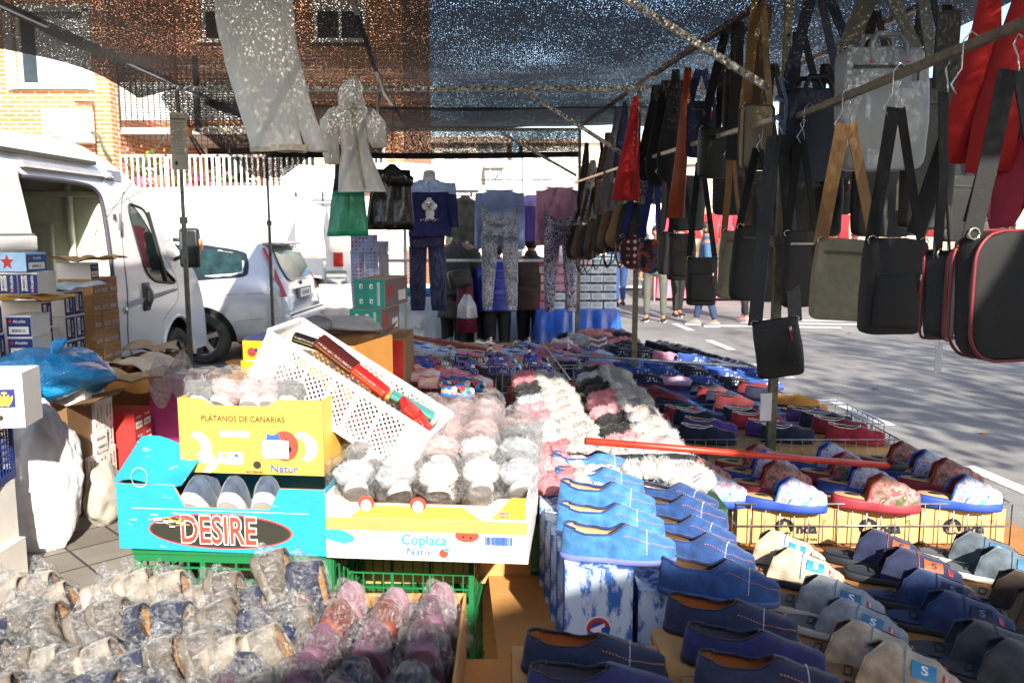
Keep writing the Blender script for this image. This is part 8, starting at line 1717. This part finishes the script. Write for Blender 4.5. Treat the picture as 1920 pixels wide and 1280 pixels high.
# ================================================================ BAGS
def bag(name, w_, h, d, bodym, strapm, hook, lb, yaw=0., top_r=.12, pocket=0., zipc=None, pull=None, piping=None, strap_w=.035, cat='shoulder bag', group=None, handle=False, flapz=0., hookm=None, loc=None, roll=0., gap=.5, tag_=False, soft=.007):
    """bag hanging from hook (x,y,z) by a two sided strap; loc = centre of the body's top edge"""
    hook = Vector(hook); loc = Vector(loc); o = empty(name, tuple(loc), (0, R(roll), R(yaw)), lb, cat, group)
    Rm = Euler((0, R(roll), R(yaw))).to_matrix(); hk = Rm.inverted() @ (hook - loc)
    b = MB(); N = 11; rr_ = min(w_, h) * top_r
    def prof(z):          # half width of a rounded rectangle at depth z below the top
        q = min(z, h - z); e = 0 if q >= rr_ else rr_ - math.sqrt(max(0, rr_ ** 2 - (rr_ - q) ** 2)); return w_ / 2 - e + .012 * w_ * math.sin(z / h * 3.1)
    zz = [0, .02, .06, .12, .2, .32, .45, .6, .75, .87, .94, .98, 1]
    secs = [((0, 0, -h * q), prof(h * q), d / 2 * (.55 + .45 * math.sin(math.pi * min(1, .25 + q * .62)))) for q in zz]
    b.loft(secs, 36, 0, fold=.0, power=.42, seed=len(lb), wob=soft); b.build('body', bodym, o)
    fy = -d / 2 - .0
    if piping:
        for sy in (-1, 1):
            m_ = MB(); pts = []; ring = []
            for q in [k / 40 for k in range(41)]: ring.append((prof(h * q), -h * q))
            full = [(x, z) for x, z in ring] + [(-x, z) for x, z in reversed(ring)]; m_.tube([(x * 1.0, sy * d * .40, z) for x, z in full], .0042, 6, closed=True); m_.build('piping', piping, o)
    if pocket:
        m_ = MB(); ph = h * pocket; m_.box((0, fy * .98, -h + ph / 2 + .015), (w_ * .84, .022, ph - .02), 0, bev=.009); m_.build('pocket', bodym, o)
    if zipc:
        zy = -h * (1 - pocket) + .0 if pocket else -h * .16; m_ = MB(); m_.box((0, fy * .99 - .003, zy), (w_ * .84, .006, .009), 0); z_ = m_.build('zipper', zipc, o)
        m_ = MB(); m_.box((w_ * .30, fy - .012, zy - .004), (.012, .006, .02), 0, bev=.002); m_.box((w_ * .30, fy - .012, zy - .034), (.011, .004, .042), 1, bev=.0015); m_.build('zip_pull', [metal('#c9c9c6', .2), pull or M('#7c1f1f', .6)], z_)
    m_ = MB()
    L_ = []
    for sg in (-1, 1):
        a = Vector((sg * w_ * .44, 0, -.02)); e = hk + Vector((sg * strap_w * .3, 0, 0)); mid = a + (e - a) * .5 + Vector((sg * w_ * .05 * gap, .01 * sg, 0))
        pts = [a + (mid - a) * q for q in (0, .5)] + [mid + (e - mid) * q for q in (0, .5, 1)]; m_.ribbon(pts, strap_w, .004, 0, (1, .3 * sg, 0))
    m_.build('strap', strapm, o)
    for sg in (-1, 1): r_ = MB(); r_.tube([(sg * w_ * .44 + .016 * math.cos(t), -.008, -.008 + .014 * math.sin(t)) for t in [k * .785 for k in range(8)]], .0024, 5, closed=True); r_.build('ring', metal('#b9b4a2', .25), o)
    if handle:
        for sg in (-1, 1):
            m_ = MB(); m_.tube([(sg * w_ * .20 - .0, fy * .8, -.05), (sg * w_ * .2, fy * .9, .02), (sg * w_ * .17, fy * .5, .055), (0, fy * .3, .07)] if False else [(-w_ * .2, sg * fy * .7, -.06), (-w_ * .2, sg * fy * .75, .01), (-w_ * .13, sg * fy * .6, .05), (w_ * .13, sg * fy * .6, .05), (w_ * .2, sg * fy * .75, .01), (w_ * .2, sg * fy * .7, -.06)], .011, 8); hn = m_.build('handle', bodym, o)
            for s2 in (-1, 1): m_ = MB(); m_.box((s2 * w_ * .2, sg * (fy * .78) - .004 * (1 if sg > 0 else -1), -.055), (.018, .008, .007), 0); m_.build('handle_tab', M('#a82a22', .5), hn) if sg > 0 else None
    # wire S hook
    m_ = MB(); m_.tube([hk + Vector((.0, 0, -.012)), hk + Vector((.018, 0, 0)), hk + Vector((.012, 0, .03)), hk + Vector((-.004, 0, .06)), hk + Vector((.008, 0, .085)), hk + Vector((.02, 0, .075))], .0022, 5); m_.build('hook', hookm or metal('#b9b9b6', .25), o)
    if tag_: m_ = MB(); m_.box((w_ * .1, 0, -h - .06), (.045, .002, .08), 0); m_.tube([(w_ * .1, 0, -h + .01), (w_ * .1, 0, -h - .02)], .001, 4); m_.build('price_tag', M('#c9c7cc', .6), o)
    return o
def railpt(u):
    y = 8.0
    for k in range(60):
        v = 200; r_ = ray(u, v); y = rail_x(y) * r_.y / r_.x if u > 1010 else 9
        y = max(1.3, min(8.9, y))
    return Vector((rail_x(y), y, RZ))
BK = leather('#0e0d0c', .5); BKM = M('#121110', .8, var=.15, bump=.3, bs_=300); OLV_ = M('#827c64', .9, var=.12, vs=40, bump=.4, bs_=400); TAN_ = M('#8a6438', .75, var=.1, bump=.4, bs_=200); BS = M('#0b0a09', .8, bump=.3)
def railbag(u0, u1, v0, v1, dep, bm, sm, lb, **kw):
    """body box in photo pixels, hanging from the rail"""
    uc = (u0 + u1) / 2; hp = railpt(uc + kw.pop('hu', 0)); y = hp.y + kw.pop('dy', 0); a = D(uc, v0, y); w_ = (u1 - u0) * y / FPX; h = (v1 - v0) * y / FPX * 1.02
    hkz = kw.pop('hz', 1.0); hook = Vector((hp.x, y, RZ - .10)) if hkz == 1.0 else Vector((a.x, y, hkz))
    return bag(kw.pop('name', 'shoulder_bag'), w_, h, dep, bm, sm, hook, lb, loc=a, **kw)
RAIL = [
 (1798, 1990, 432, 668, .09, BKM, BS, 'large black shoulder bag edged in red piping, nearest the camera', dict(piping=M('#7a1f26', .5), yaw=14, top_r=.3, strap_w=.045)),
 (1738, 1802, 470, 632, .08, BK, BS, 'narrow black bag with thin red piping beside the largest bag', dict(piping=M('#7a1f26', .5), yaw=40, top_r=.3, tag_=True)),
 (1622, 1742, 447, 622, .08, M('#1b1a19', .75, var=.1, bump=.3), BS, 'plain dark charcoal shoulder bag between the olive bag and the red piped one', dict(yaw=10, zipc=M('#2a2826', .5), pocket=.62, strap_w=.04, roll=2)),
 (1530, 1650, 449, 598, .06, OLV_, TAN_, 'olive fabric shoulder bag on a wide tan strap', dict(zipc=M('#3f3c30', .6), pull=M('#2f3f55', .5), yaw=6, strap_w=.05, roll=3)),
 (1468, 1540, 434, 572, .055, M('#1f1b19', .7, var=.1, bump=.3), BS, 'dark brown black bag with a red and black zip pull', dict(zipc=metal('#77756e', .4), pull=M('#8a1d1d', .5), yaw=12)),
 (1374, 1476, 425, 560, .055, M('#191714', .7, var=.1, bump=.3), BS, 'black brown shoulder bag in front of the square post top', dict(zipc=M('#22201d', .5), pull=M('#7a1a1a', .5), yaw=18, roll=4)),
 (1350, 1400, 432, 556, .05, OLV_, TAN_, 'pale olive bag half hidden behind the black brown one', dict(zipc=M('#5c4a30', .6), pull=M('#6a1a1a', .5), yaw=28, roll=4)),
 (1288, 1345, 482, 570, .06, BK, BS, 'small glossy black leather bag with a front zip pocket', dict(pocket=.66, zipc=M('#0c0c0b', .4), yaw=6)),
 (1252, 1304, 438, 522, .07, leather('#23211e', .35), BS, 'black leather pouch bag hanging over the grey trousered man', dict(pocket=.6, zipc=metal('#6b6248', .4), yaw=12)),
 (1232, 1268, 434, 512, .07, leather('#3a3730', .35), leather('#2c2118'), 'dark bronze leather bag turned edge on', dict(yaw=45))]
for (u0, u1, v0, v1, dp, bm, sm, lb, kw) in RAIL: railbag(u0, u1, v0, v1, dp, bm, sm, lb, group='shoulder bags hung from the rail', **kw)
# black crossbody bag hanging low on the post
p = D(1452, 598, 3.62); b = bag('shoulder_bag', .19, .25, .05, leather('#12110f', .35), leather('#191715', .3), (p.x + .01, 3.7, 2.05), 'black leather bag slung low against the front steel post', loc=p, yaw=-12, roll=-9, strap_w=.06, group='shoulder bags hung from the rail', zipc=M('#26241f', .5))
# printed holdalls on blue straps
DB = M('#1b2462', .8, bump=.3)
railbag(1163, 1212, 440, 502, .10, pattern('dots', ['#4f1420', '#d9bcbc', '#17182a'], 20), DB, 'maroon holdall with pale blossom print on blue straps', yaw=8, hu=15, strap_w=.045, name='holdall', cat='holdall', top_r=.45)
railbag(1198, 1240, 448, 510, .10, pattern('multi', ['#2b1a2a', '#2a1c22', '#7a2a26', '#26406e', '#1c1a20', '#a04428'], 30), DB, 'dark holdall with small red and blue print on blue straps', yaw=14, hu=12, strap_w=.045, name='holdall', cat='holdall', top_r=.45)
# brown rucksacks at the far end of the rail
rr = random.Random(8)
for i in range(9):
    u = 1082 + 13.0 * i; v0 = 425 - i * 5 + rr.uniform(-5, 5); c = ['#3a2a1a', '#6b4f30', '#221c16', '#4f3a24', '#2c2620', '#5f4528', '#1a1714', '#8a6738', '#1b1815'][i]
    y = max(6.35, 8.5 - .27 * i); a = D(u + 6, v0, y); o_ = bag('rucksack', .17, .34, .15, M(c, .75, var=.25, vs=14, bump=.4, bs_=80), leather('#3a2c1e' if i % 2 else '#1c1a17'), (rail_x(y), y, RZ - .09), f'{ ["dark brown", "tan", "black", "chestnut", "charcoal", "ochre brown", "black", "camel", "black"][i]} canvas rucksack, {ORD[i]} from the far end of the rail', loc=a, yaw=30 + rr.uniform(-8, 8), roll=17 + rr.uniform(-4, 4), pocket=.5, zipc=metal('#8a7a50', .4), cat='rucksack', group='rucksacks bunched at the far end of the rail', top_r=.4, strap_w=.03, soft=.010)
    m_ = MB(); m_.ribbon([(-.06, -.08, -.30), (-.05, -.12, -.42), (.0, -.12, -.47), (.05, -.10, -.40), (.06, -.08, -.32)], .016, .003, 0, (0, 1, 0)); m_.build('loose_strap', leather('#5a3c22' if i % 2 else '#1a1815'), o_)
# scarves and long garments above the far rail
for i, (u, v0, v1, c, kind, lb) in enumerate([(1100, 268, 400, '#2a2622', 0, 'long black scarf at the far end of the upper rail'), (1112, 300, 415, '#6b5a3f', 1, 'grey brown flowered scarf over the rail'), (1128, 262, 405, '#1c1a18', 0, 'thin black scarf beside the leopard one'), (1140, 250, 400, '#7c4f2a', 2, 'leopard print scarf hanging over the rail'), (1160, 205, 400, '#6f6a72', 0, 'grey mauve crumpled bag hanging by its strap'), (1172, 190, 330, '#1f2a4a', 0, 'dark blue cloth strap bag over the rail'),
  (1232, 160, 330, '#1b1b1c', 0, 'glossy black cloth bag above the rail'), (1250, 150, 340, '#101012', 0, 'black bag with dotted side above the rail'), (1268, 130, 330, '#141416', 0, 'long black strap bag hanging from the roof'), (1228, 280, 380, '#8f9096', 1, 'pale patterned cloth bag behind the red one')]):
    y = [8.6, 8.4, 8.1, 7.9, 7.3, 7.0, 6.0, 5.8, 5.6, 6.2][i]; a = D(u, v0, y); h = (v1 - v0) * y / FPX; m_ = MB(); w2 = [.06, .08, .04, .08, .10, .05, .09, .09, .07, .1][i]
    m_.loft([((0, 0, 0), w2 * .35, .015), ((.0, 0, -h * .15), w2 * .5, .02), ((-.02, 0, -h * .5), w2 * .9, .04), ((-.03, 0, -h * .8), w2 * 1.15, .05), ((-.03, 0, -h * .97), w2 * 1.0, .04), ((-.03, 0, -h), w2 * .6, .02)], 22, fold=.008, k=3, seed=i, wob=.012)
    tag(m_.build('cloth_bag', [cloth(c), pattern('leopard', ['#8a5a34', '#171210'], 70), pattern('flow', ['#6b6258', '#a89f8f', '#3a4650', '#b9a08a'], 30)][0 if kind == 0 else 2 if kind == 1 else 1], loc=a), lb, 'cloth bag')
# red bags
def redbag(u, v0, v1, y, w_, c, lb, split=True, seed=0, skew=-.03):
    a = D(u, v0, y); h = (v1 - v0) * y / FPX; o = empty('sling_bag', tuple(a), (0, 0, R(10)), lb, 'sling bag'); m_ = cloth(c, .12, .25)
    b = MB(); b.loft([((skew * q * 2, 0, -h * q), w_ * (.16 + .84 * min(1, q * 1.15) ** 1.1) / 2, .02 + .05 * math.sin(math.pi * min(1, q * .8 + .05))) for q in [k / 12 for k in range(13)]], 26, fold=.010, k=3, seed=seed, wob=.008); b.build('body', m_, o)
    b = MB(); b.tube([(skew * q * 2 + w_ * .10 * q, -.035 - .045 * math.sin(math.pi * min(1, q)), -h * q) for q in [k / 10 for k in range(3, 10)]], .004, 5); b.build('zipper', M('#2a0c0c', .5), o)
    b = MB(); b.ell((w_ * .15, -.06, -h * .55), (.012, .008, .012), 0, 10, 8); b.build('stud', M('#17130f', .3), o); return o
redbag(1192, 182, 368, 6.0, .19, '#b3221f', 'bright red sling bag hanging by the square middle post', seed=1)
b = MB(); a = D(1290, 128, 5.0); b.loft([((0, 0, .0), .022, .01), ((-.01, 0, -.25), .03, .014), ((-.03, 0, -.55), .042, .02), ((-.05, 0, -.85), .05, .02)], 16, fold=.005, wob=.008); tag(b.build('leather_strap', leather('#9a4520', .35), loc=a), 'broad rust orange leather strap hanging from the roof', 'strap')
for i, (u, v0, v1, y, w_, c, lb) in enumerate([(1862, -40, 285, 2.75, .17, '#b31d1a', 'tall scarlet bag hanging nearest the front edge of the rail'), (1925, -50, 300, 2.65, .19, '#a01a18', 'second scarlet bag overlapping the tall one'), (1925, 240, 420, 2.6, .06, '#9c2c3c', 'raspberry strap at the frame edge')]): redbag(u, v0, v1, y, w_, c, lb, seed=3 + i)
# upper layer : laptop bags hung from the roof beams behind the rail
LG = M('#7f8488', .40, var=.16, vs=6, bump=.35, bs_=200, coat=.15)
def upper(u0, u1, v0, v1, y, dp, bm, sm, lb, hookuv, **kw):
    a = D((u0 + u1) / 2, v0, y); hk = D(hookuv[0], hookuv[1], y); return bag(kw.pop('name', 'laptop_bag'), (u1 - u0) * y / FPX, (v1 - v0) * y / FPX, dp, bm, sm, hk, lb, loc=a, **kw)
upper(1568, 1742, 92, 308, 3.35, .10, LG, M('#4a4a40', .7), 'grey leather laptop bag with two top handles hung above the rail', (1650, -30), handle=True, zipc=M('#26241e', .5), pull=M('#14130f', .5), yaw=12, strap_w=.07, cat='laptop bag', roll=-2)
upper(1462, 1590, 168, 332, 3.8, .10, M('#151d33', .6, var=.15, bump=.3), M('#121a30', .7), 'dark navy laptop bag with top handles beside the grey one', (1530, -20), handle=True, yaw=14, strap_w=.05, cat='laptop bag', roll=-3)
upper(1388, 1452, 198, 312, 4.1, .05, M('#94866a', .85, var=.1, bump=.3), M('#7a5c32', .7), 'khaki messenger bag tied beside the blue rope', (1425, -10), yaw=20, strap_w=.05, name='messenger_bag', cat='messenger bag', piping=M('#4a3c26', .6))
for i, (u0, u1, v0, v1, y, c, lb, hk) in enumerate([(1310, 1390, 240, 330, 4.6, '#15130f', 'black brown satchel hanging behind the rail left of the khaki bag', (1370, 40)), (1290, 1340, 190, 290, 5.0, '#17203f', 'navy tote hung beside the rust orange strap', (1315, 130)), (1700, 1800, 150, 420, 3.6, '#1f1a12', 'large dark brown bag in the shadow behind the grey laptop bag', (1740, -20)), (1480, 1580, 320, 440, 4.4, '#121110', 'black bag with a shiny clasp in the second layer', (1500, 60)), (1600, 1720, 300, 440, 4.2, '#141210', 'wide black bag behind the tan straps', (1640, 20)), (1755, 1850, 330, 450, 3.9, '#15130f', 'black bag in shadow behind the red ones', (1780, 10)), (1400, 1470, 320, 430, 4.9, '#14120f', 'black bag in the second layer behind the brown straps', (1420, 90)), (1340, 1400, 300, 400, 5.4, '#1a1512', 'dark bag beside the small gilt clasp', (1360, 110)), (1850, 1950, 270, 330, 3.4, '#a8651c', 'mustard yellow bag under the scarlet ones', (1900, 100)), (1830, 1890, 340, 420, 4.6, '#a31c28', 'square red handbag beyond the mustard bag', (1860, 200)), (1520, 1600, 330, 400, 5.2, '#2a2214', 'dark olive bag deep behind the tan straps', (1550, 120)), (1660, 1740, 360, 440, 4.9, '#191512', 'dark bag with silver studs in the second layer', (1690, 120)), (1260, 1325, 330, 430, 6.0, '#120f0d', 'black bag deep behind the leather pouch', (1285, 150)), (1430, 1500, 340, 450, 5.6, '#0f0e0d', 'black bag deep behind the brown black one', (1450, 120)), (1560, 1650, 210, 330, 5.0, '#17130e', 'brown black bag deep behind the grey laptop bag', (1600, 90)), (1740, 1830, 200, 340, 4.4, '#0d0c0b', 'black bag deep beside the scarlet ones', (1780, 30)), (1810, 1900, 400, 470, 4.2, '#0e0d0c', 'black bag hidden behind the largest red piped bag', (1850, 200)), (1360, 1440, 130, 240, 5.2, '#0f0e0c', 'black bag high behind the mustard brown strap', (1400, 50))]):
    upper(u0, u1, v0, v1, y, .09, leather(c, .45) if i != 1 else cloth(c), BS if i not in (1, 8) else M('#16204a', .8), lb, hk, yaw=rr.uniform(-15, 25), strap_w=.045, name='shoulder_bag', cat='shoulder bag', group='bags in the second layer behind the rail', zipc=M('#2c2820', .5), soft=.006)
# loose straps seen between the bags
for i, (u0, v0, u1, v1, y, w_, c, lb) in enumerate([(1384, 40, 1372, 300, 4.4, .07, '#0f0f0e', 'wide black strap hanging from the beam left of the post'), (1440, 10, 1410, 230, 4.2, .05, '#4f3812', 'mustard brown strap crossing behind the post'), (1552, -10, 1598, 100, 3.9, .05, '#15203c', 'navy strap running up to the roof'), (1730, -10, 1748, 120, 3.2, .05, '#4a5048', 'grey green strap end at the top edge'), (1780, 20, 1770, 170, 3.0, .10, '#121110', 'black strap bundle beside the scarlet bags'), (1410, 240, 1405, 440, 4.6, .06, '#3a2a1c', 'brown strap behind the rail near the rope'), (1845, 330, 1870, 450, 2.9, .04, '#9a2c40', 'pinkish red strap crossing in front of the red handbag'), (1880, 200, 1820, 420, 2.7, .06, '#0f0e0d', 'black strap in front of the mustard bag'), (1716, 440, 1800, 190, 2.8, .07, '#100f0e', 'broad black strap beside the charcoal bag'), (1260, 290, 1240, 430, 5.6, .05, '#1a1614', 'black strap left of the leather pouch bag')]):
    a, b_ = D(u0, v0, y), D(u1, v1, y); m_ = MB(); m_.ribbon([a, a + (b_ - a) * .5 + Vector((.01, .02, 0)), b_], w_, .006, 0, (1, .3, 0)); tag(m_.build('hanging_strap', M(c, .75, bump=.3)), lb, 'strap')
# rope on the post
m_ = MB(); pts = [(1.19 + .035 * math.cos(k * .9), 3.79 + .035 * math.sin(k * .9), 2.26 - .012 * k) for k in range(14)]; m_.tube(pts, .009, 6); m_.tube([pts[-1], (1.17, 3.74, 2.0), (1.20, 3.72, 1.88)], .009, 6); m_.tube([pts[0], (1.15, 3.75, 2.30), (1.18, 3.74, 2.2), (1.17, 3.73, 2.05)], .009, 6)
tag(m_.build('blue_rope', pattern('stripes', ['#28385c', '#7c8aa8'], 60)), 'knotted blue and white rope lashing the rail to the post', 'rope')
# empty wire hooks on the rail
for i in range(12):
    y = 2.3 + .42 * i; x = rail_x(y); m_ = MB(); m_.tube([(x + .02, y, RZ + .02), (x, y, RZ + .035), (x - .02, y, RZ + .01), (x - .02, y, RZ - .06), (x - .045, y, RZ - .10), (x - .03, y, RZ - .125)], .0022, 5); tag(m_.build('wire_hook', metal('#c4c4c2', .2)), f'bent wire hook on the rail, {ORD[i]} from the camera end', 'hook', 'wire hooks on the rail')
